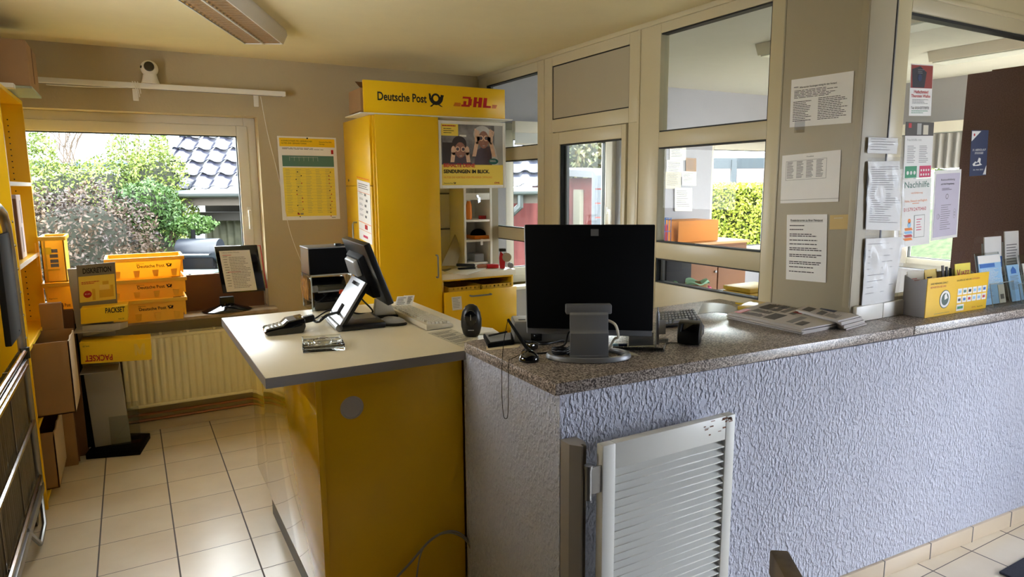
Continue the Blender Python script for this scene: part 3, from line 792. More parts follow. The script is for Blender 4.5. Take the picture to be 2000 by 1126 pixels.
# carton on top of the shelf
t = thing('cardboard_box', 'brown carton overhanging on top of the yellow shelf unit, near the ceiling', 'box')
obj('body', G().box(-.86, -.38, 4.24, 4.67, 2.112, 2.335), m_card, t, .003)
obj('base_flap', G().box(-.86, -.374, 4.232, 4.68, 2.100, 2.111), mat('pale_green_board', (176, 184, 164), .7), t)
obj('tape', G().box(-.3795, -.3785, 4.44, 4.48, 2.15, 2.33), m_cardd, t)
tag(obj('white_board_strip', G().box(-.80, -.44, 4.15, 4.22, 2.0905, 2.112), m_white, None), 'white strip lying on the shelf top in front of the overhanging carton', 'board')
# white parcel inside the shelf
t = thing('white_parcel', 'upright white parcel with grey stripes standing on the second shelf board', 'parcel')
obj('body', G().box(-.80, -.50, 4.30, 4.46, 1.238, 1.57), mat('white_carton', (214, 200, 196), .7), t, .004)
obj('stripe', G().box(-.4995, -.4985, 4.36, 4.375, 1.27, 1.40).box(-.4995, -.4985, 4.40, 4.412, 1.42, 1.54), m_greyp, t)
obj('side_flap', G().box(-.81, -.50, 4.27, 4.298, 1.238, 1.55), m_cardd, t, .002)
# open torn carton protruding from the shelf
def open_box(name, label, x0, x1, y0, y1, z0, z1, cut=.05, group=None):
    t = thing(name, label, 'box', group); w = .006
    rd = random.Random(int(z1*100))
    def wallp(a, b, za, zb, torn):
        n = 14; top = [zb-(rd.random()*.02 if torn else rd.random()*.003) for _ in range(n+1)]; g = G()
        d = (b-a); nn = Vector((-d.y, d.x, 0)).normalized()*w
        for i in range(n):
            p, q = a+d*(i/n), a+d*((i+1)/n)
            g.hexa([Vector((p.x, p.y, za)), Vector((q.x, q.y, za)), Vector((q.x+nn.x, q.y+nn.y, za)), Vector((p.x+nn.x, p.y+nn.y, za)),
                    Vector((p.x, p.y, top[i])), Vector((q.x, q.y, top[i+1])), Vector((q.x+nn.x, q.y+nn.y, top[i+1])), Vector((p.x+nn.x, p.y+nn.y, top[i]))])
        return g
    c = [Vector((x0, y0, 0)), Vector((x1, y0, 0)), Vector((x1, y1, 0)), Vector((x0, y1, 0))]
    obj('front_wall', wallp(c[0], c[1], z0, z1, 0), m_card, t, smooth=0)
    obj('torn_wall', wallp(c[1], c[2], z0, z1, 1), m_cardl, t, smooth=0)
    obj('rear_wall', wallp(c[2], c[3], z0, z1, 0), m_card, t, smooth=0)
    obj('inner_wall', wallp(c[3], c[0], z0, z1, 0), m_card, t, smooth=0)
    obj('bottom', G().box(x0, x1, y0, y1, z0, z0+.006), m_card, t)
    return t
a = Y(66, 785, 4.05); b = Y(146, 775, 4.05)
open_box('open_carton', 'open brown carton with torn white edge sticking out of the yellow shelf', -.60, b.x, 4.05, 4.42, .445, Y(100, 668, 4.05).z)
t = open_box('torn_carton', 'torn brown carton on the lowest board of the yellow shelf', -.80, -.43, 4.05, 4.60, .055, .36)
# folded cartons standing by the display stand
def slab_from_px(name, label, pl, pr, ytop, yb, Yv, th, m, cat='cardboard', group=None, yaw=0):
    a = Y(pl, yb, Yv); b = Y(pr, yb, Yv); zt = Y((pl+pr)/2, ytop, Yv).z
    t = thing(name, label, cat, group)
    obj('sheet', G().box(a.x, b.x, Yv, Yv+th, 0, zt), m, t, .002)
    obj('sheet_fold', G().box(a.x+.006, b.x+.006, Yv+th+.001, Yv+th+.008, 0, zt-.01), m_cardd, t, .001)
slab_from_px('folded_carton', 'tall folded brown carton standing on the floor beside the shelf', 110, 152, 590, 893, 4.50, .05, m_card)
slab_from_px('folded_carton', 'darker folded carton squeezed between the tall carton and the display stand', 142, 172, 603, 882, 4.64, .04, m_cardd)

# ---- promotional display stand
def display_stand():
    t = thing('display_stand', 'grey cardboard display column on a black foot in front of the radiator', 'display stand')
    a = Z(168, 897); b = Z(274, 888); c = Z(294, 855); bk = Z(200, 858)
    obj('foot', G().prism([(a.x, a.y), (b.x, b.y), (c.x, c.y), (bk.x, bk.y+.03)], 0, .035), m_blackm, t, .003)
    p = Z(186, 873, .035); q = Z(256, 862, .035); d = (q-p).normalized(); d.z = 0; n = Vector((-d.y, d.x, 0)); W_ = (q-p).length
    p.z = .035; zt = Y(190, 522, p.y).z
    tl = V(161, 640, p, d); g = G()
    L0 = p; L1 = p+d*W_; dz = Vector((0, 0, zt-.035)); sh = d*(-.045)
    g.hexa([L0, L1, L1+n*.03, L0+n*.03, L0+dz+sh, L1+dz+sh, L1+n*.03+dz+sh, L0+n*.03+dz+sh])
    obj('column', g, mat('grey_display_board', (176, 172, 166), .6, var=.04), t, .002)
    g = G(); w = d*-.05
    g.hexa([L0+w+n*.02, L0-d*.002+n*.02, L0-d*.002+n*.10, L0+w+n*.10, L0+w+n*.02+dz*.7+sh*.7, L0-d*.002+n*.02+dz*.7+sh*.7, L0+n*.10-d*.002+dz*.7+sh*.7, L0+w+n*.10+dz*.7+sh*.7])
    obj('side_wing', g, m_blackm, t)
    for z in (Y(200, 634, p.y).z-.004, Y(200, 712, p.y).z-.004):
        f = sh*((z-.035)/(zt-.035))
        obj('ledge', G().hexa([L0+f+Vector((0, 0, z-.038))-n*.17, L1+f+Vector((0, 0, z-.038))-n*.17, L1+f+Vector((0, 0, z-.038)), L0+f+Vector((0, 0, z-.038)),
              L0+f+Vector((0, 0, z-.035))-n*.17, L1+f+Vector((0, 0, z-.035))-n*.17, L1+f+Vector((0, 0, z-.035)), L0+f+Vector((0, 0, z-.035))]), MATS['grey_display_board'], t)
    return p, d, n
dp, dd, dn = display_stand()
t = thing('leaflet_holder', 'empty clear acrylic leaflet holder standing on the black foot', 'holder')
p = Z(218, 868, .036); Mx = TR_(p, radians(-6))
obj('back_plate', G().box(0, .16, .03, .033, 0, .25, Mx), ACRYL, t, smooth=0)
obj('front_plate', G().box(0.0, .16, -.01, -.007, 0, .18, Mx), ACRYL, t, smooth=0)
obj('base_plate', G().box(0, .16, -.03, .03, 0, .003, Mx), ACRYL, t, smooth=0)
def packset(label, tl, tr, bl, depth, txt, flip, group='packset boxes on the display'):
    t = thing('packset_box', label, 'box', group)
    u = tr-tl; w = bl-tl; n = w.cross(u).normalized(); bk = -n*depth
    g = G().hexa([bl, bl+u, bl+u+bk, bl+bk, tl, tr, tr+bk, tl+bk]); obj('carton', g, m_yelp, t, .002)
    s = Sheet(tl, tr, bl)
    if not flip:
        s.text(m_ink, 'PACKSET', .52, .42, .42, .030, bold=.02); s.text(m_ink, 'DHL.DE', .80, .92, .12, .008)
    else:
        s.text(m_red, 'PACKSET', .44, .62, .38, .034, bold=.02, flip=True); s.text(m_ink, 'DHL.DE', .13, .15, .09, .008, flip=True)
        s.rect(mat('pale_yellow_print', (250, 216, 90), .5), .76, .2, .795, .75).rect(MATS['pale_yellow_print'], .88, .2, .915, .75).poly(MATS['pale_yellow_print'], [(.76, .2), (.80, .2), (.84, .5), (.88, .2), (.915, .2), (.855, .7), (.82, .7)])
    s.build(t)
yq = dp.y-.15
def vq(x, y, off=0): return V(x, y, dp+dn*off, dd)
packset('small yellow PACKSET box under the grey DISKRETION sign', vq(157, 603, -.15), vq(249, 595, -.15), vq(158, 633, -.15), .14, 'PACKSET', False)
packset('large yellow PACKSET box lying upside down on the lower ledge', vq(155, 669, -.20), vq(293.5, 661.5, -.20), vq(158.5, 711, -.20), .16, 'PACKSET', True)
# Diskretion sign
t, s = sheet_thing('diskretion_sign', 'grey and yellow DISKRETION sign leaning on top of the display stand', 'sign', vq(149, 518, -.04), vq(224.6, 511.5, -.04), vq(154.6, 602, -.04), mat('sign_grey', (128, 122, 108), .6), th=.006)
m_ymap = mat('poster_yellow', (246, 214, 84), .6)
s.rect(m_ymap, 0.03, .27, .97, .87)
s.text(m_ink, 'DISKRETION', .15, .205, .74, .030, bold=.03)
s.lines(m_red, .1, .40, .6, .47, 2, seed=3, lay=2)
s.disc(m_red, .24, .69, .021, 3); s.text(m_paper, 'AB 1,49 €', .17, .70, .14, .008, 4)
m_boxp = mat('printed_box_tan', (226, 178, 50), .6); m_boxp2 = mat('printed_box_pale', (248, 216, 110), .6)
s.rect(m_boxp, .36, .58, .44, .84, 2).rect(m_boxp, .54, .62, .92, .80, 2).rect(m_boxp2, .56, .50, .80, .62, 2).rect(m_boxp, .64, .42, .80, .50, 2).rect(m_boxp, .84, .52, .92, .62, 3)
s.build(t, {'poster_yellow': 'poster_field', 'printed_box_tan': 'printed_boxes', 'printed_box_pale': 'printed_box_tops'})
t = thing('grey_tray', 'flat grey carton wedged under the small yellow packset box', 'box')
p = vq(161, 655, -.10); obj('carton', G().hexa([vq(162, 657, -.14), vq(234, 643, -.14), vq(250, 638, -.02), vq(175, 650, -.02), vq(160, 636, -.14), vq(234, 630, -.14), vq(250, 627, -.02), vq(175, 632, -.02)]), MATS['grey_display_board'], t, .002)

# ---- letter crates
def crate_mat():
    m = mat('crate_translucent', (255, 216, 84), .4, var=.03); nt = m.node_tree; b = nt.nodes['Principled BSDF']; o = nt.nodes['Material Output']
    tr = nt.nodes.new('ShaderNodeBsdfTranslucent'); tr.inputs[0].default_value = lin(255, 214, 90); mx = nt.nodes.new('ShaderNodeMixShader'); mx.inputs[0].default_value = .35
    nt.links.new(b.outputs[0], mx.inputs[1]); nt.links.new(tr.outputs[0], mx.inputs[2]); nt.links.new(mx.outputs[0], o.inputs[0]); return m
m_crate = crate_mat()
def crate(label, x0, x1, y0, y1, z0, h, group, tx=(.37, .22), tw=.15):
    t = thing('letter_crate', label, 'crate', group); k = .018; w = .004
    lo = [Vector((x0+k, y0+k, z0)), Vector((x1-k, y0+k, z0)), Vector((x1-k, y1-k, z0)), Vector((x0+k, y1-k, z0))]
    hi = [Vector((x0, y0, z0+h)), Vector((x1, y0, z0+h)), Vector((x1, y1, z0+h)), Vector((x0, y1, z0+h))]
    cen = Vector(((x0+x1)/2, (y0+y1)/2, 0)); g = G()
    for i in range(4):
        j = (i+1) % 4; nn = (hi[j]-hi[i]).cross(lo[i]-hi[i]).normalized()*w
        if (cen-hi[i]).xy.dot(nn.xy) < 0: nn = -nn
        g.hexa([lo[i], lo[j], lo[j]+nn, lo[i]+nn, hi[i], hi[j], hi[j]+nn, hi[i]+nn])
    g.hexa([p+Vector((0, 0, 0)) for p in lo]+[p+Vector((0, 0, w)) for p in lo])
    obj('body', g, m_crate, t, smooth=0)
    g = G()
    for (a, b, c, d) in ((x0-.012, x1+.012, y0-.012, y0+.004), (x0-.012, x1+.012, y1-.004, y1+.012), (x0-.012, x0+.004, y0, y1), (x1-.004, x1+.012, y0, y1)): g.box(a, b, c, d, z0+h-.022, z0+h+.002)
    obj('rim', g, m_crate, t, .004)
    nr = 4
    for i in range(nr):
        x = x0+(x1-x0)*(i+.5)/nr; yb = y0-.001
        g = G().hexa([Vector((x-.012, yb+.013, z0+.01)), Vector((x+.012, yb+.013, z0+.01)), Vector((x+.012, yb+.018, z0+.01)), Vector((x-.012, yb+.018, z0+.01)),
                Vector((x-.018, yb-.002, z0+h*.40)), Vector((x+.018, yb-.002, z0+h*.40)), Vector((x+.018, yb+.008, z0+h*.40)), Vector((x-.018, yb+.008, z0+h*.40))])
        obj('rib', g, m_crate, t)
    for y in (y0+.06, (y0+y1)/2-.01, y1-.08): obj('rib', G().box(x1-.006, x1+.005, y, y+.02, z0+.02, z0+h-.02), m_crate, t)
    s = Sheet(hi[0]-Vector((0, .001, 0)), hi[1]-Vector((0, .001, 0)), lo[0]-Vector((0, .001, 0)))
    u, v = tx
    q = 1/(x1-x0); s.text(m_ink, 'Deutsche Post', u, v+.26, tw*q, .020, 3, bold=.01); horn(s, m_ink, u+(tw+.026)*q, v+.19, .028, 3); s.text(m_ink, 'Eigentum', u, v+.08, .04*q, .006, 3)
    s.build(t); return t
ys = 4.70; zs = .770
xa = Y(228, 612, ys).x; xb = Y(368, 604, ys).x
gr = 'stacked letter crates on the sill'
hz = [.136, .128, .135]
z2 = Y(300, 583, ys).z; z3 = Y(300, 543, ys).z; zt = Y(300, 502, ys).z
x_l = Y(206, 560, ys).x
crate('lowest yellow letter crate of the stack of three on the window sill', x_l, Y(363, 600, ys).x, ys, 5.0, zs, z2-zs-.003, gr)
crate('middle yellow letter crate of the stack of three on the window sill', x_l, Y(362, 560, ys).x, ys, 5.0, z2, z3-z2-.003, gr)
crate('topmost bright orange-lit letter crate of the stack of three on the window sill', Y(208, 520, ys).x, Y(357, 520, ys).x, ys, 5.0, z3, zt-z3, gr)
xl0 = Y(60, 580, 4.70).x; xl1 = Y(156, 575, 4.70).x
zq = Y(120, 552, 4.70).z
crate('flat yellow letter crate behind the cartons, partly hidden by the shelf', -.466, xl1, 4.70, 5.0, .770, zq-.770, gr, (.08, .25), .098)
def tall_crate():
    x0 = -.462; x1 = Y(124, 470, 4.72).x; z0 = zq+.003; z1 = Y(100, 463, 4.72).z
    t = thing('upright_crate', 'tall narrow yellow crate with a barcode standing on the flat crate by the shelf', 'crate')
    g = G(); y0, y1 = 4.72, 4.98
    for (a, b, c, d) in ((x0, x1, y0, y0+.005), (x0, x1, y1-.005, y1), (x0, x0+.005, y0, y1), (x1-.005, x1, y0, y1)): g.box(a, b, c, d, z0, z1)
    g.box(x0, x1, y0, y1, z0, z0+.005); obj('body', g, m_crate, t)
    g = G()
    for (a, b, c, d) in ((x0-.01, x1+.01, y0-.01, y0), (x0-.01, x1+.01, y1, y1+.01), (x0-.01, x0, y0, y1), (x1, x1+.01, y0, y1)): g.box(a, b, c, d, z1-.02, z1+.004)
    obj('rim', g, m_crate, t, .003)
    g = G().box(x1-.10, x1-.092, y0-.006, y0, z0, z1-.02).box(x1-.14, x1-.134, y0-.005, y0, z0+.1, z1-.03).box(x0, x1-.03, y0-.004, y0, z0+.07, z0+.078); obj('ribs', g, m_crate, t)
    g = G()
    for k, c in enumerate((.0, .03, .06, .085)): g.box(x1-.075, x1-.035, y0-.001, y0-.0004, z1-.07-c-.02, z1-.07-c)
    obj('barcode', g, m_greyink, t)
    obj('hand_grip', G().box(x0+.004, x0+.05, y0-.004, y0, z1-.10, z1-.06), m_yelp, t, .002)
tall_crate()
# brown board leaning in the window
a = Y(340, 600, 4.98); b = Y(498, 600, 4.98)
tag(obj('brown_board', G().box(a.x, .79, 4.975, 4.99, .769, Y(400, 535, 4.98).z), m_brown), 'brown board standing on the sill behind the document stand', 'board')

# ---- document holder on the sill
def doc_holder():
    t = thing('document_stand', 'black copy holder on a round foot showing a typed sheet, on the window sill', 'document stand')
    b = Y(444, 601, 4.86); b.z = .769
    obj('foot', G().lathe([(0, 0), (.155, 0), (.16, .008), (.13, .022), (.06, .040), (.035, .055), (0, .055)], 32, TR_(b), 1.0, .62), m_blackg, t, smooth=40)
    obj('stem', G().box(-.045, .045, -.02, .02, .05, .10, TR_(b)), m_black, t, .005)
    pY = 4.83
    tl, tr, br, bl = Y(418, 481, pY+.03), Y(502, 478, pY+.03), Y(513, 563, pY), Y(436, 573, pY)
    br = tr+bl-tl
    n = Vector((0, 1, .05)).normalized()*.018
    obj('panel', G().hexa([bl, br, br+n, bl+n, tl, tr, tr+n, tl+n]), m_blackg, t, .003)
    s = Sheet(tl, tr, bl); s.rect(m_paper, .09, .10, .80, .97, 1)
    s.text(m_greyink, 'Übersicht Filiale', .15, .15, .40, .007); s.lines(m_greyink, .28, .24, .75, .92, 20, .28, seed=5, lay=2); s.lines(m_greyink, .15, .22, .26, .90, 12, .2, seed=8, lay=2)
    s.rect(m_pink, .15, .19, .35, .20, 2); s.rect(m_pink, .2, .55, .5, .56, 2)
    s.build(t)
    t2 = thing('picture_frame', 'thin red-edged clear frame leaning behind the document stand', 'frame')
    q = [Y(452, 484, 4.93), Y(508, 479, 4.93), Y(521, 562, 4.93), Y(470, 566, 4.93)]
    obj('frame', G().tube(q, .004, 6, closed=True), m_red, t2)
    obj('sheet', G().hexa([q[3], q[2], q[2]+Vector((0, .002, 0)), q[3]+Vector((0, .002, 0)), q[0], q[1], q[1]+Vector((0, .002, 0)), q[0]+Vector((0, .002, 0))]), ACRYL, t2, smooth=0)
doc_holder()

# ---- curtain rail, camera, cord
def rail():
    t = thing('curtain_rail', 'long white curtain rail fixed to the wall above the window', 'curtain rail')
    a = Y(30, 157, 4.85); b = Y(557, 184, 4.85); z = b.z
    obj('rail', G().box(-.9, b.x, 4.83, 4.87, z-.016, z+.016), m_white, t, .004)
    obj('track_groove', G().box(-.9, b.x-.02, 4.845, 4.855, z-.018, z-.015), m_greyink, t)
    for px in (265, 502):
        q = Y(px, 182, 4.86); obj('bracket', G().box(q.x-.018, q.x+.018, 4.865, 4.919, z-.005, z+.005).box(q.x-.016, q.x+.016, 4.908, 4.919, z-.085, z+.0), m_white, t, .002)
    c = Y(270, 170, 4.83); g = G()
    for k in range(3): g.tube([(c.x-.03+k*.014, 4.824, z+.022), (c.x-.01+k*.01, 4.822, z-.03), (c.x-.005+k*.008, 4.824, z-.09+k*.02)], .003, 6)
    tag(obj('cable_tie', g, m_white), 'white cable ties knotted round the curtain rail beside the security camera', 'cable tie')
    q = Y(510, 188, 4.86)
    tag(cable('pull_cord', [(q.x, 4.88, z-.02), Y(523, 262, 4.90), Y(545, 350, 4.905), Y(566, 450, 4.905), Y(592, 520, 4.905)], .0022, m_white), 'thin white cord hanging diagonally down the wall from the rail end', 'cord')
    # cable lying along the rail
    tag(cable('white_cable', [Y(90, 165, 4.82), Y(180, 170, 4.82), Y(260, 170, 4.82)], .003, m_white), 'thin white cable tucked along the curtain rail left of the camera', 'cable')
    # security camera
    t = thing('security_camera', 'small white dome security camera standing on the curtain rail', 'camera')
    p = Y(294, 163, 4.85); p.z = z+.0165; Mx = TR_(p, radians(-15))
    s_ = 1.25
    obj('base', G().lathe([(0, 0), (.042*s_, 0), (.036*s_, .02*s_), (.03*s_, .045*s_), (0, .045*s_)], 24, Mx), m_white, t, smooth=50)
    hd = Mx @ Matrix.Translation((0, 0, .072*s_))
    obj('head', G().lathe([(.0, -.04*s_)]+[(.040*s_*sin(a*pi/12), -.040*s_*cos(a*pi/12)) for a in range(1, 12)]+[(.0, .04*s_)], 24, hd), m_white, t, smooth=60)
    fwd = hd @ Matrix.Rotation(radians(12), 4, 'Z') @ Matrix.Rotation(radians(80), 4, 'X')
    obj('lens', G().lathe([(0, .030*s_), (.024*s_, .031*s_), (.022*s_, .041*s_), (.012*s_, .043*s_), (.0, .040*s_)], 20, fwd), m_blackg, t)
    sd = hd @ Matrix.Rotation(radians(-52), 4, 'Z') @ Matrix.Rotation(radians(84), 4, 'X')
    obj('side_sensor', G().lathe([(0, .034*s_), (.008*s_, .035*s_), (.007*s_, .041*s_), (0, .041*s_)], 12, sd), m_blackg, t)
rail()

# ---- ceiling luminaire
def luminaire(label, p0, dr, L, Wd, H, zc, nm='ceiling_light', lou=True):
    t = thing(nm, label, 'ceiling light'); Mx = TR_(p0, math.atan2(dr[1], dr[0]))
    # local x = length away from p0, y = width
    h = Wd/2
    prof = [(-h, 0), (h, 0), (h+.004, -H*.35), (h-.02, -H), (h-.026, -H), (h-.012, -H*.4), (-h+.012, -H*.4), (-h+.026, -H), (-h+.02, -H), (-h-.004, -H*.35)]
    g = G(); A = [Mx @ Vector((0, y, zc+z)) for y, z in prof]; B = [Mx @ Vector((L, y, zc+z)) for y, z in prof]; n = len(prof)
    g.add(A+B, [(i, (i+1) % n, (i+1) % n+n, i+n) for i in range(n)]); obj('housing', g, mat('luminaire_white', (222, 214, 200), .4), t)
    for x in (0, L-.004):
        g = G(); q = [(-h-.004, -H*.35), (-h+.02, -H), (h-.02, -H), (h+.004, -H*.35), (h, -.001), (-h, -.001)]
        g.loft([Mx @ Vector((x, y, zc+z)) for y, z in q], [Mx @ Vector((x+.004, y, zc+z)) for y, z in q]); obj('end_cap', g, MATS['luminaire_white'], t)
    m_al = mat('louver_aluminium', (236, 212, 172), .22, metal=.85)
    for k in (0, 1):
        y0 = -h+.028 if k == 0 else .004; y1 = -.004 if k == 0 else h-.028
        def fn(u, v):
            yy = y0+(y1-y0)*v; return Mx @ Vector((.006+u*(L-.012), yy, zc-H*.95+H*.55*sin(pi*v)))
        rf = obj('reflector', G().grid(fn, 2, 10, .001), m_al, t, smooth=60)
        g = G(); nf = int(L/.045)
        for i in range(nf):
            x = .02+i*.045
            pts = [Mx @ Vector((x, y0+(y1-y0)*v, zc-H+.004+H*.5*sin(pi*v))) for v in [j/8 for j in range(9)]]
            low = [Mx @ Vector((x, y0+(y1-y0)*v, zc-H+.002)) for v in [j/8 for j in range(9)]]
            g.add(pts+low+[p+Mx.to_3x3() @ Vector((.0035, 0, 0)) for p in pts+low], [(j, j+1, j+10, j+9) for j in range(8)]+[(j+18, j+27, j+28, j+19) for j in range(8)]+[(9+j, 10+j, 28+j, 27+j) for j in range(8)])
        o = obj('louver_fins', g, m_al, rf)
    obj('centre_rib', G().box(0, L, -.004, .004, zc-H-.002, zc-H*.4, Mx), MATS['luminaire_white'], t)
    return t
zb = 2.455-.075
luminaire('long white louvred twin-tube ceiling light above the window side', (.725, 4.035, 0), (-.429, -.903), 1.55, .25, .075, 2.4545)
# its tubes (switched off)

# ---- roll cage in the left foreground
def roll_cage():
    t = thing('roll_cage', 'grey steel roll cage with black webbing and corrugated side sheets at the left edge', 'roll cage')
    xc = -.492
    def q(x, y, dx=0): p = X(x, y, xc); p.x += dx; return p
    yf = 3.85
    zt = q(20, 400).z; m_s = m_steel
    yn = 1.3
    # arched end post
    pts = [(xc, yf, .14), (xc, yf, zt-.25), (xc-.01, yf-.04, zt-.10), (xc-.05, yf-.12, zt-.02), (xc-.1, yf-.25, zt), (xc-.2, yf-.5, zt)]
    pts = [(xc, yf, .14), (xc, yf, zt-.22), (xc, yf-.03, zt-.10), (xc, yf-.10, zt-.03), (xc, yf-.22, zt), (xc, yf-.45, zt)]
    obj('end_post', G().tube(pts, .019, 10), m_s, t, smooth=60)
    g = G().box(xc-.016, xc+.008, yf-.34, yf-.02, .93, zt-.12).prism([(-.01, 0), (.01, 0), (.01, .01), (-.01, .01)], 0, .01, TR_((xc, yf-.1, .95)))
    obj('webbing', g, mat('black_webbing', (16, 16, 18), .9), t, .004)
    zb = q(40, 690).z
    for k in range(6): obj('rivet', G().lathe([(0, 0), (.007, 0), (.005, .004), (0, .005)], 8, TR_((xc+.018, yf, .9+k*.11)) @ Matrix.Rotation(pi/2, 4, 'Y')), m_chrome, t)
    def cf(u, v):
        y = yf-.03-u*(yf-yn); return Vector((xc-.012+.006*sin(y*2*pi/.016), y, .20+v*(zb-.20)))
    sp = obj('side_sheet', G().grid(cf, 700, 1), mat('dull_steel_sheet', (124, 118, 108), .45, metal=.7, var=.15, vscale=14), t, smooth=60)
    g = G()
    for y in (yf-.45, yf-.95, yf-1.5): g.box(xc-.02, xc-.003, y-.006, y+.006, .2, zb)
    obj('seam', g, MATS['dull_steel_sheet'], sp)
    for z in (zb, zb-.07, .80, .50, .22): obj('cross_bar', G().tube([(xc+.012, yf-.04, z), (xc+.012, yn, z)], .011, 8), m_chrome, t)
    obj('base_rail', G().box(xc-.03, xc+.02, yn, yf+.01, .13, .175), m_s, t, .004)
    obj('deck', G().box(-.88, xc-.03, yn, yf, .14, .16), m_s, t)
    for y in (yf-.10, yn+.15):
        w = obj('caster_fork', G().box(xc-.05, xc+.0, y-.03, y+.03, .05, .13), m_s, t, .006)
        obj('wheel', G().lathe([(0, -.016), (.055, -.016), (.058, 0), (.055, .016), (0, .016)], 20, TR_((xc-.025, y, .058)) @ Matrix.Rotation(pi/2, 4, 'Y')), m_black, w)
    obj('hinge', G().tube([(xc+.01, yf-.02, q(45, 700).z), (xc+.01, yf-.02, q(45, 675).z)], .02, 10), m_black, t)
    obj('strut', G().tube([(xc+.005, yf-.02, .18), (xc+.03, yf-.22, .05), (xc+.03, yf-.40, .04), (xc+.01, yf-.55, .18)], .010, 8), m_s, t)
    # yellow sign panel carried in the cage
    t2 = thing('yellow_sign', 'yellow plastic sign with black rings strapped inside the roll cage', 'sign')
    obj('panel', G().box(xc-.075, xc-.068, yn, yf-.20, .75, zt-.02), m_yel, t2, .002)
    g = G(); Mr = Matrix.Translation((xc-.066, yf-.36, .99)) @ Matrix.Rotation(pi/2, 4, 'Y')
    for k in range(7):
        cx = .055*cos(k*2*pi/6) if k < 6 else 0; cy = .055*sin(k*2*pi/6) if k < 6 else 0
        R1 = .034 if k < 6 else .02
        for j in range(16):
            a, b = 2*pi*j/16, 2*pi*(j+1)/16
            g.add([Mr @ Vector((cx+r_*cos(w), cy+r_*sin(w), 0)) for r_, w in ((R1, a), (R1, b), (R1*.8, b), (R1*.8, a))], [(0, 1, 2, 3)])
    obj('printed_rings', g, m_ink, t2)
roll_cage()

# ---- wall poster of hazardous goods
t, s = sheet_thing('wall_poster', 'yellow and green information poster hanging on the wall between window and cabinet', 'poster', Y(541, 265, 4.915), Y(656, 269, 4.915), Y(552, 430, 4.915), m_paper)
s.W = s.u.length
m_py = mat('poster_pale_yellow', (248, 222, 80), .6)
s.rect(mat('poster_strong_yellow', (250, 204, 20), .6), .03, .02, .97, .12)
s.text(m_ink, 'AUSWEICHTARIFE PRO GEFÄHRLICHER', .06, .062, .52, .010, 2); s.text(m_ink, 'GÜTER UND GEFAHRSTOFFEN', .06, .09, .42, .010, 2)
s.text(m_ink, 'Deutsche Post DHL', .70, .065, .22, .009, 2); s.text(m_ink, 'Group', .70, .09, .09, .009, 2)
s.lines(m_ink, .07, .135, .85, .16, 2, .35, 2, 1); s.rect(m_red, .90, .15, .94, .20, 2)
s.rect(m_teal, .06, .225, .94, .355)
for k in range(7): s.rect(m_paper, .18+k*.08, .24, .182+k*.08, .29, 2)
s.rect(m_paper, .2, .245, .66, .247, 2); s.rect(m_py, .06, .37, .94, .955); s.rect(m_paper, .06, .358, .94, .366, 1)
for k in range(5): s.lines(m_greyink, .10+k*.17, .39, .20+k*.17, .93, 26, .12, 20+k, 2, False)
rd = random.Random(9)
for k in range(26):
    s.disc(m_ink if rd.random() < .6 else m_red, .27+.03*rd.randint(0, 3) if k % 2 else .84+.028*rd.randint(0, 2), .42+.045*(k//2), .004, 3, 8)
s.rect(m_red, .26, .92, .30, .935, 3).rect(m_greyink, .31, .92, .36, .935, 3); s.rect(m_greyink, .85, .975, .92, .982, 2)
for k in range(14): s.rect(m_greyink, .07, .40+k*.038, .93, .4008+k*.038, 2)
s.build(t)
obj('eyelet', G().lathe([(0, 0), (.006, 0), (.005, .002), (0, .002)], 10, Matrix.Translation(Y(600, 270, 4.914)) @ Matrix.Rotation(pi/2, 4, 'X')), m_ink, t)

# ================================================================== YELLOW CABINETS
def handle(name, a, b, out, r, parent, m=None):
    a = Vector(a); b = Vector(b); o = Vector(out); d = (b-a).normalized()*.012
    return obj(name, G().tube([a, a+o*.8, a+o+d, b+o-d, b+o*.8, b], r, 8), m or m_silver, parent, smooth=60)
CY = 4.30
def tall_cabinet():
    t = thing('tall_cabinet', 'tall yellow cabinet with doors standing against the back wall', 'cabinet')
    obj('body', G().box(1.412, 1.868, CY+.004, 4.915, 0, 2.055), m_yel, t, .001)
    f = obj('front_door', G().box(1.425, 1.868, CY-.016, CY+.002, .02, 2.058), m_yel, t, .0015)
    p = Y(852, 498, CY-.016); q = Y(852, 541, CY-.016)
    handle('handle', (p.x, CY-.016, p.z), (p.x, CY-.016, q.z), (0, -.03, 0), .006, f)
    zs_ = X(680, 363, 1.40).z
    u = obj('side_door', G().box(1.396, 1.411, CY+.02, 4.91, zs_+.002, 2.055), m_yel, t, .0015)
    l = obj('side_door', G().box(1.396, 1.411, CY+.02, 4.91, .02, zs_-.002), m_yel, t, .0015)
    k = X(681, 352, 1.394); obj('keyhole', G().lathe([(0, 0), (.010, 0), (.009, .004), (0, .004)], 14, Matrix.Translation((1.396, k.y, k.z)) @ Matrix.Rotation(-pi/2, 4, 'Y')), m_chrome, u)
    p = X(690, 434, 1.37); q = X(693, 520, 1.37)
    handle('handle', (1.396, p.y, p.z), (1.396, p.y, q.z), (-.03, 0, 0), .006, l)
    obj('plinth', G().box(1.44, 1.86, CY+.03, 4.9, -.0, .02), m_gasket, t)
tall_cabinet()
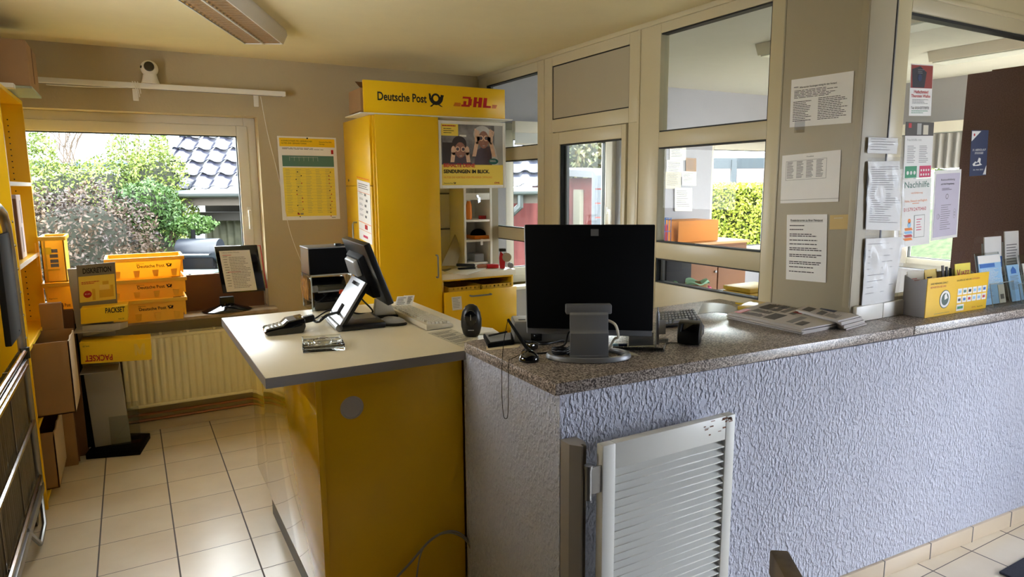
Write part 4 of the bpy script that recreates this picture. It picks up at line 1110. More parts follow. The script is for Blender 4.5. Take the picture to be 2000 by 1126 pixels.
# notice on the cabinet's side
t, s = sheet_thing('notice_sheet', 'white illustrated notice sheet stuck on the side of the tall yellow cabinet', 'notice', X(697, 350, 1.393), X(722, 357, 1.393), X(702, 465, 1.393), m_paper)
s.lines(m_orange, 0, -.05, 1, -.02, 1, .6, 1, 1); s.lines(m_greyink, .1, .05, .9, .15, 3, .35, 4, 1)
for k in range(5): s.rect(m_greyink, .55+.1*(k % 2), .2+.09*k, .68+.1*(k % 2), .24+.09*k, 1); s.lines(m_greyink, .15, .2+.09*k, .45, .24+.09*k, 2, .3, k, 1)
s.rect(m_orange, .02, .19, .98, .196, 1).rect(m_orange, .02, .69, .98, .70, 1).rect(m_orange, .02, .82, .98, .826, 1).rect(m_red, .5, .715, .7, .79, 1).rect(m_pink, .35, .9, .7, .94, 1)
s.build(t)
# fascia sign
def fascia():
    y = CY-.03
    tl, tr, bl = Y(709, 156, y), Y(986, 174, y), Y(712, 218, y); zt = (tl.z+tr.z)/2; zb = Y(986, 232, y).z
    t = thing('fascia_sign', 'yellow Deutsche Post DHL fascia sign across the top of the cabinets', 'sign')
    obj('panel', G().box(tl.x, tr.x, y, y+.02, zb, zt), m_yel, t, .002)
    s = Sheet((tl.x, y, zt), (tr.x, y, zt), (tl.x, y, zb)); W_ = tr.x-tl.x; H_ = zt-zb
    s.text(m_ink, 'Deutsche Post', .088, .60, .33, .052, bold=.022); horn(s, m_ink, .485, .50, .095)
    # courier company wordmark: slanted red capitals with three speed lines each side
    def sl(pts): return [(.655+(x*.232), .52+yy*.46) for x, yy in pts]
    k = .055
    def quad(x0, x1, y0, y1): return sl([(x0+k*(-y1), y1), (x1+k*(-y1), y1), (x1+k*(-y0), y0), (x0+k*(-y0), y0)])
    T, B = -.42, .30; md = -.06
    # D
    s.poly(m_red, quad(.08, .34, T, T+.14)); s.poly(m_red, quad(.27, .38, T+.14, B-.10)); s.poly(m_red, quad(.06, .33, B-.14, B)); s.poly(m_red, quad(.12, .21, md-.04, B-.14))
    # H
    s.poly(m_red, quad(.44, .54, T, B)); s.poly(m_red, quad(.60, .71, T, B)); s.poly(m_red, quad(.52, .62, md-.06, md+.07))
    # L
    s.poly(m_red, quad(.76, .87, T, B)); s.poly(m_red, quad(.85, 1.02, B-.15, B))
    for i in range(3):
        y0 = .06+i*.09
        s.poly(m_red, quad(-.16-.012*i, .035, y0, y0+.05)); s.poly(m_red, quad(1.06, 1.22-.012*i, y0, y0+.05))
    s.build(t)
    obj('ledge', G().box(tl.x-.03, 2.44, y-.005, 4.6, 2.0585, zb-.001), m_white, t, .002)
fascia()
t = thing('cardboard_box', 'small open brown carton behind the left end of the fascia sign', 'box')
p = Y(686, 200, 4.60); q = Y(709, 200, 4.60)
obj('body', G().box(1.36, 1.62, 4.36, 4.62, 2.085, 2.23), m_card, t, .003)
g = G().hexa([Vector(v) for v in ((1.36, 4.36, 2.23), (1.62, 4.36, 2.23), (1.62, 4.365, 2.23), (1.36, 4.365, 2.23), (1.36, 4.46, 2.28), (1.62, 4.46, 2.28), (1.62, 4.465, 2.28), (1.36, 4.465, 2.28))])
obj('flap', g, m_cardd, t)
# hanging framed poster
def framed_poster():
    y = CY-.012; tl, tr, bl = Y(852, 236, y), Y(986, 238, y), Y(857, 368, y); z1 = 2.040; z0 = bl.z; x0, x1 = 1.868, 2.392
    t = thing('framed_poster', 'framed poster of two people making finger binoculars hanging in the cabinet opening', 'poster'); w = .022
    g = G().box(x0, x0+w, y, y+.025, z0, z1).box(x1-w, x1, y, y+.025, z0, z1).box(x0+w, x1-w, y, y+.025, z0, z0+w).box(x0+w, x1-w, y, y+.025, z1-w, z1)
    obj('frame', g, m_white, t, .003); obj('backing', G().box(x0+w, x1-w, y+.008, y+.02, z0+w, z1-w), m_ymap, t)
    s = Sheet((x0+w, y+.0075, z1-w), (x1-w, y+.0075, z1-w), (x0+w, y+.0075, z0+w))
    m_bgd = ramp_mat('photo_background', [(.3, (70, 60, 58)), (.7, (150, 146, 144))], 9, .5); m_skin = mat('printed_skin', (150, 102, 84), .5, var=.4, vscale=40); m_hair = mat('printed_grey_hair', (196, 192, 188), .5, var=.2, vscale=60)
    m_dkh = mat('printed_dark_hair', (52, 40, 36), .5); m_cl = mat('printed_coat', (74, 58, 66), .5, var=.3, vscale=20)
    s.rect(m_bgd, 0, 0, 1, .66, 1); s.rect(m_dkh, .02, .30, .18, .64, 2)
    def E(m, u, v, ru, rv, lay, n=20): s.poly(m, [(u+ru*cos(2*pi*i/n), v+rv*sin(2*pi*i/n)) for i in range(n)], lay)
    s.poly(m_cl, [(.52, .66), (.56, .42), (.66, .36), (.84, .34), (.90, .66)], 2)
    s.rect(m_mouse, .86, 0, 1, .66, 2); s.rect(m_white, .29, .17, .40, .20, 2); E(m_hair, .66, .15, .145, .14, 3); E(m_skin, .68, .24, .085, .145, 4); s.poly(m_hair, [(.80, .2), (.88, .4), (.93, .66), (.82, .66)], 3)
    m_face = m_skin; m_skin = mat('printed_hands', (222, 182, 150), .5, var=.3, vscale=40)
    for sg, cx in ((-1, .57), (1, .80)):
        E(m_skin, cx, .22, .035, .10, 5); s.poly(m_skin, [(cx-.03, .28), (cx+.03, .28), (cx+.05*sg+.03, .52), (cx+.05*sg-.03, .52)], 5)
        for k in range(4): s.poly(m_skin, [(cx-.035+k*.02, .18), (cx-.02+k*.02, .18), (cx-.012+k*.02+.01*sg, .06+.012*k), (cx-.026+k*.02+.01*sg, .06+.012*k)], 6)
    for cx in (.635, .72): s.disc(m_skin, cx, .215, .020, 6, 16); s.poly(m_skin, [(.565, .19), (.62, .19), (.62, .235), (.575, .30)], 6); s.poly(m_skin, [(.735, .19), (.80, .19), (.79, .30), (.735, .235)], 6); s.disc(m_cl, cx, .215, .012, 7, 14)
    s.poly(m_mouse, [(.655, .335), (.705, .335), (.69, .347), (.67, .347)], 6)
    E(m_dkh, .285, .32, .115, .13, 3); E(m_face, .30, .42, .085, .13, 4); s.poly(m_cl, [(.12, .66), (.2, .52), (.4, .52), (.5, .66)], 3)
    for sg, cx in ((-1, .19), (1, .41)): E(m_skin, cx, .43, .035, .075, 5); s.poly(m_skin, [(cx-.03, .46), (cx+.03, .46), (cx+.03+.02*sg, .62), (cx-.03+.02*sg, .62)], 5)
    for cx in (.255, .345): s.disc(m_skin, cx, .405, .018, 6, 16); s.disc(m_cl, cx, .405, .011, 7, 14)
    s.poly(m_mouse, [(.28, .51), (.33, .51), (.32, .525), (.29, .525)], 6)
    s.rect(m_ymap, 0, .66, 1, 1, 4); s.rect(m_ymap, 0, 0, .27, .19, 5); s.lines(m_red, .02, .02, .24, .05, 1, .6, 1, 6)
    s.lines(m_ink, .04, .07, .22, .17, 3, .3, 2, 6)
    E(mat('speech_green', (24, 92, 84), .5), .84, .60, .08, .05, 7); s.lines(m_paper, .78, .58, .90, .62, 2, .3, 5, 8)
    s.text(m_red, 'BEHALTE DEINE', .03, .70, .50, .024, 8, bold=.03); s.text(m_ink, 'SENDUNGEN IM BLICK.', .03, .80, .74, .024, 8, bold=.03)
    s.text(m_orange, 'NUTZE DIE VORTEILE VON FRÜHERER ÖFFNUNG', .03, .885, .78, .013, 8)
    s.text(m_ink, 'Deutsche Post', .03, .975, .14, .008, 8); horn(s, m_ink, .20, .965, .014, 8); s.text(m_red, 'DHL', .85, .975, .09, .010, 8, bold=.04, slant=.3)
    s.build(t)
framed_poster()

# ---- niche: back wall unit, cubbies, counter board
def niche():
    t = thing('niche_unit', 'white niche unit with small pigeonhole shelves between tall cabinet and partition', 'shelf')
    yb = 4.86
    obj('back_panel', G().box(1.872, 2.46, yb, yb+.012, .98, 2.05), m_white, t)
    for z in (Y(865, 378, yb).z, Y(865, 447, yb).z): obj('support_rail', G().box(1.95, 2.19, yb-.02, yb-.001, z-.005, z+.007), m_dark_bead, t)
    # cubby tower
    cf = 4.60
    x0 = Y(906, 420, cf).x; x1 = Y(961, 420, cf).x; zt = Y(910, 367, cf).z; z0 = .985
    obj('tower_side', G().box(x0, x0+.018, cf, yb, z0, 2.045), m_white, t, .001); obj('tower_side', G().box(x1-.018, x1, cf, yb, z0, 2.045), m_white, t, .001)
    obj('lintel', G().box(x0+.018, x1-.018, cf+.002, cf+.02, Y(930, 390, cf).z, Y(930, 377, cf).z), m_white, t, .001)
    lk = Y(932, 383, cf); lock = obj('lock', G().lathe([(0, 0), (.011, 0), (.010, .008), (0, .008)], 14, Matrix.Translation((lk.x, cf+.002, lk.z)) @ Matrix.Rotation(pi/2, 4, 'X')), m_chrome, t)
    obj('key', G().box(lk.x-.004, lk.x+.004, cf-.022, cf-.02, lk.z-.05, lk.z).box(lk.x+.001, lk.x+.014, cf-.026, cf-.024, lk.z-.045, lk.z-.01), m_chrome, lock)
    zz = [Y(930, 431, cf).z, Y(930, 470, cf).z]
    for z in zz: obj('shelf_board', G().box(x0+.018, x1-.018, cf+.004, yb, z-.008, z+.008), m_white, t, .001)
    obj('bottom_board', G().box(x0+.018, x1-.018, cf+.004, yb, z0, z0+.01), m_white, t)
    obj('filler', G().box(x1, x1+.06, cf+.01, yb, z0, 2.045), m_panel, t)
    return x0, x1, cf, zz, yb
nx0, nx1, ncf, nzz, nyb = niche()
t = thing('counter_board', 'white worktop board above the open yellow drawer', 'worktop')
obj('board', G().box(1.872, 2.47, CY-.01, 4.86, .944, .984), m_whitel, t, .002)
# contents
t = thing('orange_bottle', 'orange squeeze bottle in the top pigeonhole', 'bottle'); p = Y(916, 428, 4.68); p.z = nzz[0]+.009
obj('body', G().lathe([(0, 0), (.022, 0), (.024, .05), (.022, .11), (.014, .14), (0, .14)], 16, TR_(p)), m_orange, t); obj('cap', G().lathe([(0, .14), (.014, .14), (.012, .17), (0, .17)], 14, TR_(p)), m_white, t)
tag(obj('red_tape_roll', G().lathe([(.012, 0), (.03, 0), (.03, .025), (.012, .025)], 20, TR_((Y(942, 430, 4.68).x, 4.68, nzz[0]+.009))), m_red), 'red roll lying beside the orange bottle', 'tape')
t = thing('yellow_envelope', 'stack of yellow envelopes in the middle pigeonhole', 'envelope'); p = Y(934, 466, 4.70)
obj('paper', G().box(p.x-.07, p.x+.06, 4.62, 4.80, nzz[1]+.009, nzz[1]+.035), m_orange, t, .002); obj('tag', G().box(p.x-.03, p.x-.01, 4.60, 4.6015, nzz[1]-.035, nzz[1]+.012), m_paper, t)
tag(obj('black_pouch', G().lathe([(0, .05)]+[(.05*sin(a*pi/16), .0+.05*cos(a*pi/16)) for a in range(1, 8)]+[(.05, 0), (0, 0)], 20, TR_((p.x, 4.70, nzz[1]+.036)), 1.3, 1), m_blackm), 'rounded black pouch on the yellow envelopes', 'pouch')
t = thing('paper_tray', 'grey-white paper tray in the lowest pigeonhole', 'tray'); p = Y(930, 500, 4.68)
obj('tray', G().box(nx0+.025, nx1-.03, 4.62, 4.80, .998, 1.012), m_white, t, .002); obj('cup', G().box(p.x-.03, p.x+.05, 4.64, 4.76, 1.013, 1.075), m_greyp, t, .006)
t = thing('stapler', 'black stapler on the niche worktop', 'stapler'); p = Y(910, 516, 4.45); p.z = .985; Mx = TR_(p, radians(-8))
obj('base', G().box(-.06, .07, -.02, .02, 0, .018, Mx), m_black, t, .004); obj('arm', G().box(-.075, .065, -.018, .018, .022, .045, Mx @ Matrix.Rotation(radians(4), 4, 'Y')), m_black, t, .006)
t = thing('stamp', 'red and wooden hand stamp lying beside the stapler', 'stamp'); p = Y(950, 513, 4.45); p.z = .985; Mx = TR_(p, radians(-10))
obj('block', G().box(-.0, .09, -.03, .03, 0, .028, Mx), m_red, t, .005); obj('grip', G().tube([Mx @ Vector((-.07, 0, .016)), Mx @ Vector((-.03, 0, .016)), Mx @ Vector((0, 0, .016))], [.014, .017, .012], 10), mat('wood_handle', (176, 118, 90), .5), t)
t = thing('tape_dispenser', 'red and grey hand tape dispenser at the right end of the niche worktop', 'tape dispenser'); p = Y(988, 521, 4.36); p.z = .985; Mx = TR_(p, radians(-20))
obj('body', G().prism([(-.045, 0), (-.01, 0), (-.005, .05), (-.01, .10), (-.04, .13), (-.05, .08)], -.012, .012, Mx @ Matrix.Rotation(pi/2, 4, 'X')), m_red, t, .004)
obj('roll', G().lathe([(.01, -.022), (.034, -.022), (.034, .022), (.01, .022)], 20, Mx @ Matrix.Translation((.005, 0, .085)) @ Matrix.Rotation(pi/2, 4, 'X')), mat('tape_tan', (168, 150, 120), .3), t)
obj('wheel', G().lathe([(0, -.02), (.02, -.02), (.02, .02), (0, .02)], 16, Mx @ Matrix.Translation((.035, 0, .022)) @ Matrix.Rotation(pi/2, 4, 'X')), m_silver, t)
obj('tape_guard', G().box(-.05, .0, -.02, .02, .128, .15, Mx), m_black, t, .004)
def loose(name, label, cat, px, z, th, m, dz=0, group=None):
    pts = [Z(x, y, z) for x, y in px]
    for p in pts: p.z = z+dz
    return tag(obj(name, G().loft(pts, [p+Vector((0, 0, th)) for p in pts]), m, None), label, cat, group)
loose('paper_stack', 'loose white papers lying on the niche worktop', 'paper', [(868, 532), (905, 518), (950, 524), (914, 537)], .984, .004, m_paper, .001)
loose('document', 'thin dark-edged document under the papers at the left of the niche worktop', 'paper', [(861, 527), (880, 524), (890, 532), (868, 530)], .984, .001, m_greyp, .0)
# leaning boards
t = thing('leaning_board', 'two white boards leaning inside the niche beside the cubbies', 'board')
for k in (0, 1):
    a, b = Y(868+k*10, 520, 4.55+.08*k), Y(903+k*4, 445+k*12, 4.70+.06*k)
    p0 = Vector((a.x, 4.50+.05*k, .985)); 
    q = [Y(862+k*12, 519, 4.55), Y(884+k*8, 518, 4.55), Y(906+k*3, 447+12*k, 4.80), Y(894+k*8, 447+12*k, 4.80)]
    n = Vector((0, .012, 0)); obj('board', G().hexa([q[0], q[1], q[1]+n, q[0]+n, q[3], q[2], q[2]+n, q[3]+n]), m_panel, t)
# drawer unit
def drawer_unit():
    t = thing('drawer_unit', 'yellow base cabinet with a wide drawer pulled slightly open below the white worktop', 'cabinet')
    zt = .942
    obj('side_panel', G().box(1.874, 1.892, CY+.01, 4.86, .0, zt), m_yel, t, .001); obj('side_panel', G().box(2.44, 2.458, CY+.01, 4.86, .0, zt), m_yel, t, .001)
    obj('back_panel', G().box(1.892, 2.44, 4.84, 4.86, 0, zt), m_yel, t); obj('top_rail', G().box(1.892, 2.44, CY+.01, CY+.03, zt-.012, zt), m_yel, t)
    obj('carcass_floor', G().box(1.892, 2.44, CY+.05, 4.84, .50, .52), m_yel, t)
    obj('lower_front', G().box(1.892, 2.44, CY+.06, CY+.078, .08, .50), m_yel, t)
    yd = CY-.05; zf1 = Y(930, 566, yd).z; zf0 = Y(950, 650, yd).z
    d = obj('drawer_front', G().box(1.872, 2.452, yd, yd+.018, zf0, zf1), m_yel, t, .0015)
    a = Y(918, 577, yd); b = Y(957, 575, yd); handle('handle', (a.x, yd, a.z), (b.x, yd, a.z), (0, -.03, 0), .006, d)
    obj('drawer_box', G().box(1.90, 2.43, yd+.02, 4.80, zf0+.02, zf0+.03).box(1.90, 1.91, yd+.02, 4.8, zf0+.02, zf1-.03).box(2.42, 2.43, yd+.02, 4.8, zf0+.02, zf1-.03), m_greyp, d)
    return yd, zf0, zf1
yd, zf0, zf1 = drawer_unit()
m_ct = mat('mustard_plastic', (206, 164, 40), .45)
for k in (0, 1):
    x0 = 1.915+k*.262; t = thing('sorting_tray', ['left mustard sorting tray inside the open drawer', 'right mustard sorting tray inside the open drawer'][k], 'tray', 'sorting trays in the drawer')
    g = G(); zt = zf1+.028
    g.box(x0, x0+.25, yd+.03, yd+.036, zf0+.04, zt-.02).box(x0, x0+.25, 4.6, 4.606, zf0+.04, zt-.02).box(x0, x0+.006, yd+.03, 4.6, zf0+.04, zt).box(x0+.244, x0+.25, yd+.03, 4.6, zf0+.04, zt).box(x0, x0+.25, yd+.03, 4.606, zf0+.035, zf0+.041)
    for j in range(7): g.box(x0+.01+j*.034, x0+.032+j*.034, yd+.03, yd+.037, zt-.02, zt-.004)
    g.box(x0, x0+.25, yd+.028, yd+.038, zt-.006, zt); obj('body', g, m_ct, t)
t, s = sheet_thing('drawer_note', 'small white note taped on the yellow drawer front', 'note', Y(882, 580, yd-.002), Y(901, 578, yd-.002), Y(884, 606, yd-.002), m_paper)
s.lines(m_greyink, .1, .1, .9, .9, 7, .25, 3); s.build(t)

# ================================================================== YELLOW SERVICE DESK
def desk():
    t = thing('service_desk', 'yellow service desk with overhanging cream worktop beside the stucco counter', 'desk')
    top = obj('worktop', G().box(.335, 1.262, 2.180, 3.330, .964, .9995), m_whitel, t, .0015)
    obj('edge_band', G().box(.3335, 1.262, 2.1785, 2.1795, .9645, .999).box(.3335, .3345, 2.1785, 3.330, .9645, .999), m_edge, top)
    obj('side_panel', G().box(.492, .512, 2.206, 3.30, .10, .9635), m_yelg, t, .001)
    obj('front_panel', G().box(.512, 1.037, 2.212, 2.232, .0, .9635), m_yel, t, .001)
    obj('corner_strip', G().box(.492, .5115, 2.200, 2.2055, .0, .9635), m_yel, t, .001)
    obj('plinth', G().box(.50, .512, 2.24, 3.30, 0, .0995), m_greyp, t)
    obj('rear_panel', G().box(.512, 1.24, 3.28, 3.30, .0, .9635), m_yel, t)
    obj('right_panel', G().box(1.222, 1.24, 2.24, 3.28, .0, .9635), m_yel, t)
    c = Y(687, 795, 2.212)
    obj('cable_grommet', G().lathe([(0, 0), (.040, 0), (.041, .003), (.036, .006), (.034, .004), (0, .004)], 32, Matrix.Translation((c.x, 2.212, c.z)) @ Matrix.Rotation(pi/2, 4, 'X')), mat('off_white_plastic', (186, 180, 178), .4), t)
    l = obj('rear_side_panel', G().box(.53, .55, 3.31, 3.93, 0, .70), m_yelg, t, .001)
desk()
tag(cable('network_cable', [Y(762, 1140, 2.19), Y(800, 1100, 2.19), Y(840, 1055, 2.185), Y(875, 1037, 2.185), Y(905, 1045, 2.185), Y(928, 1080, 2.185), Y(944, 1110, 2.18), Y(950, 1160, 2.18)], .0045, mat('grey_cable', (150, 146, 140), .5)), 'pale grey cable loop hanging in front of the yellow desk front', 'cable')
tag(cable('network_cable', [Y(812, 1140, 2.175), Y(822, 1080, 2.172), Y(845, 1050, 2.172), Y(880, 1040, 2.172), Y(910, 1055, 2.172), Y(925, 1090, 2.172), Y(936, 1145, 2.172)], .003, MATS['grey_cable']), 'thinner inner cable loop at the bottom of the yellow desk front', 'cable')
# ================================================================== THINGS ON THE YELLOW DESK (top at z = 1.0)
DZ = 1.0
def card_terminal():
    A = Z(523, 657, DZ); B = Z(592, 650, DZ); u = (B-A); L = u.length; yaw = math.atan2(u.y, u.x)
    t = thing('card_terminal', 'black card payment terminal with keypad lying on the yellow desk', 'card terminal'); Mx = TR_((A.x, A.y, DZ), yaw); Wd = .085
    L = max(L, .15)
    Wd = .115; pr = [(0, .001), (L*.95, .001), (L*1.02, .026), (L*1.0, .062), (L*.55, .052), (L*.42, .036), (0, .026), (-.012, .014)]
    My = Mx @ Matrix.Rotation(pi/2, 4, 'X') @ Matrix.Scale(-1, 4, (0, 0, 1))
    obj('body', G().prism(pr, 0, Wd, My), m_blackg, t, .005)
    kx = L*.02; g = G()
    for i in range(4):
        for j in range(3): g.box(kx+.006+i*.015, kx+.017+i*.015, .012+j*.027, .033+j*.027, .026+.0015*i, .0325+.002*i, Mx)
    k = obj('keypad', g, m_mouse, t, .001); k['kind'] = 'stuff'
    p = [Vector((L*.56, .010, .0530)), Vector((L*.78, .010, .0570)), Vector((L*.78, Wd-.010, .0570)), Vector((L*.56, Wd-.010, .0530))]
    p = [Mx @ q for q in p]; obj('screen', G().hexa(p+[q+Vector((0, 0, .0015)) for q in p]), mat('lcd_grey', (120, 128, 140), .15), t)
    e = Mx @ Vector((L*1.0, Wd/2, .03))
    obj('plug', G().box(L, L+.05, .025, .06, .012, .04, Mx @ Matrix.Rotation(radians(-8), 4, 'Y')), m_black, t, .005)
    tag(cable('cable', [e+Vector((.04, .0, .01)), Z(622, 628, DZ+.05), Z(640, 615, DZ+.075), Z(672, 607, DZ+.05)], .006, m_black), 'thick black cable rising from the card terminal to the till stand', 'cable')
    tag(cable('cable', [e+Vector((.04, .02, .005)), Z(618, 620, DZ+.03), Z(642, 606, DZ+.05), Z(676, 602, DZ+.04)], .0035, m_black), 'thin black cable arching behind the thick terminal cable', 'cable')
    tag(cable('cable', [Z(600, 612, DZ+.004), Z(612, 622, DZ+.004), Z(630, 618, DZ+.03), Z(655, 622, DZ+.004), Z(690, 612, DZ+.004)], .0025, m_mouse), 'thin grey wire tangled in front of the clear printer stand', 'cable')
card_terminal()
def change_dish():
    t = thing('change_dish', 'thick clear glass change dish with silver loops on the yellow desk', 'dish')
    q = [Z(591, 690, DZ), Z(674, 684, DZ), Z(665, 664, DZ+.0), Z(590, 669, DZ)]
    for p in q: p.z = DZ+.001
    m = bpy.data.materials.new('clear_glass'); m.use_nodes = True; b = m.node_tree.nodes['Principled BSDF']; b.inputs['Transmission Weight'].default_value = 1; b.inputs['Roughness'].default_value = .02; b.inputs['Base Color'].default_value = (.93, .97, .96, 1)
    obj('slab', G().loft(q, [p+Vector((0, 0, .012)) for p in q]), m, t, .003)
    c = sum(q, Vector())/4
    for i in range(4):
        a, b_ = q[i], q[(i+1) % 4]; ia, ib = a.lerp(c, .07), b_.lerp(c, .07)
        z = Vector((0, 0, .0122)); z2 = Vector((0, 0, .024)); obj('rim', G().hexa([a+z, b_+z, ib+z, ia+z, a+z2, b_+z2, ib+z2, ia+z2]), m, t, .001)
    g = G(); U = (q[1]-q[0]); Vv = (q[3]-q[0])
    for k, (cx, cy, r1, r2) in enumerate(((.42, .55, .28, .30), (.55, .45, .32, .2), (.5, .55, .22, .34))):
        g.tube([q[0]+U*(cx+r1*cos(a))+Vv*(cy+r2*sin(a))+Vector((0, 0, .0165+.002*k)) for a in [j*2*pi/28 for j in range(28)]], .0014, 5, closed=True)
    obj('wire_loops', g, m_chrome, t)
change_dish()

def till_screen():
    t = thing('till_screen', 'black touch screen till on a folding silver and black stand on the yellow desk', 'screen')
    C1 = Z(641, 627, DZ); C2 = Z(663, 648, DZ); C1.z = C2.z = DZ+.016
    w = (C2-C1); w.z = 0; Wd = w.length; w.normalize(); u = Vector((-w.y, w.x, 0))   # u to the right / away
    if u.x < 0: u = -u
    obj('hinge_bar', G().tube([C1, C2], .0145, 16), m_silver, t, smooth=50)
    E_ = V(754, 636, C2, u); Lb = (E_-C2).dot(u)
    def bx(g, a0, a1, b0, b1, z0, z1, o=C1):
        p = []
        for z in (z0, z1):
            for a, b in ((a0, b0), (a1, b0), (a1, b1), (a0, b1)): p.append(Vector((o.x, o.y, 0))+u*a+w*b+Vector((0, 0, z)))
        return g.hexa(p)
    obj('foot', bx(G(), .0, Lb, .0, Wd, DZ+.001, DZ+.026), m_black, t, .005)
    obj('cable_note', bx(G(), Lb*.45, Lb*.92, .02, Wd*.6, DZ+.0262, DZ+.0275), m_panel, t)
    T1 = V(692, 545, C1, u); T2 = V(713, 545, C2, u); top = ((T1-C1).dot(u)+(T2-C2).dot(u))/2; tz = (T1.z+T2.z)/2
    # arm plate with slot
    d = Vector((0, 0, 0)) + u*top+Vector((0, 0, tz-C1.z)); La = d.length; dn_ = d.normalized(); nn = w.cross(dn_).normalized()
    if nn.x > 0: nn = -nn
    def pl(a, b, o): return C1+dn_*a*La+w*b*Wd+nn*o
    g = G()
    def slab(a0, a1, b0, b1, m=0):
        g.hexa([pl(a0, b0, -.005), pl(a1, b0, -.005), pl(a1, b1, -.005), pl(a0, b1, -.005), pl(a0, b0, .005), pl(a1, b0, .005), pl(a1, b1, .005), pl(a0, b1, .005)])
    slab(0, .18, 0, 1); slab(.18, .42, 0, .38); slab(.18, .42, .62, 1); slab(.42, .86, 0, 1); slab(.86, .93, 0, .25); slab(.86, .93, .75, 1); slab(.93, 1, 0, 1)
    obj('arm', g, m_silver, t)
    obj('arm_back', G().hexa([pl(0, .02, -.022), pl(1, .02, -.022), pl(1, .98, -.022), pl(0, .98, -.022), pl(0, .02, -.006), pl(1, .02, -.006), pl(1, .98, -.006), pl(0, .98, -.006)]), m_black, t, .003)
    # screen
    N0 = C2+w*.085
    tn = V(717, 476, N0, u); bn = V(765, 594, N0, u); s_ = (tn-bn); F0 = C1-w*.10
    tf = V(675, 467, F0, u); Ws = (N0-F0).dot(w)
    sn = s_.normalized(); sc = w.cross(sn).normalized()     # screen normal
    if sc.x < 0: sc = -sc                                   # towards the clerk
    o = bn
    def sp(a, b, c): return o+sn*a*s_.length-w*b*Ws+sc*c
    g = G().hexa([sp(0, 0, -.016), sp(0, 1, -.016), sp(1, 1, -.016), sp(1, 0, -.016), sp(0, 0, .012), sp(0, 1, .012), sp(1, 1, .012), sp(1, 0, .012)])
    obj('display', g, m_black, t, .004)
    obj('display_glass', G().hexa([sp(.03, .02, .0122), sp(.03, .98, .0122), sp(.97, .98, .0122), sp(.97, .02, .0122), sp(.03, .02, .0135), sp(.03, .98, .0135), sp(.97, .98, .0135), sp(.97, .02, .0135)]), m_blackg, t)
    obj('rear_housing', G().hexa([sp(.12, .22, -.045), sp(.12, .78, -.045), sp(.78, .78, -.04), sp(.78, .22, -.04), sp(.10, .18, -.0162), sp(.10, .82, -.0162), sp(.82, .82, -.0162), sp(.82, .18, -.0162)]), m_blackm, t, .004)
    obj('connector_cover', G().hexa([sp(.50, .30, -.066), sp(.50, .70, -.066), sp(.74, .70, -.060), sp(.74, .30, -.060), sp(.50, .28, -.0455), sp(.50, .72, -.0455), sp(.76, .72, -.0415), sp(.76, .28, -.0415)]), m_silver, t, .003)
    q0 = sp(.35, .5, -.046); tag(cable('cable', [q0, q0+Vector((-.01, 0, -.06)), Z(728, 608, DZ+.03), Z(700, 612, DZ+.03), Z(680, 606, DZ+.04)], .004, m_black), 'black cable hanging from the back of the till screen', 'cable')
till_screen()

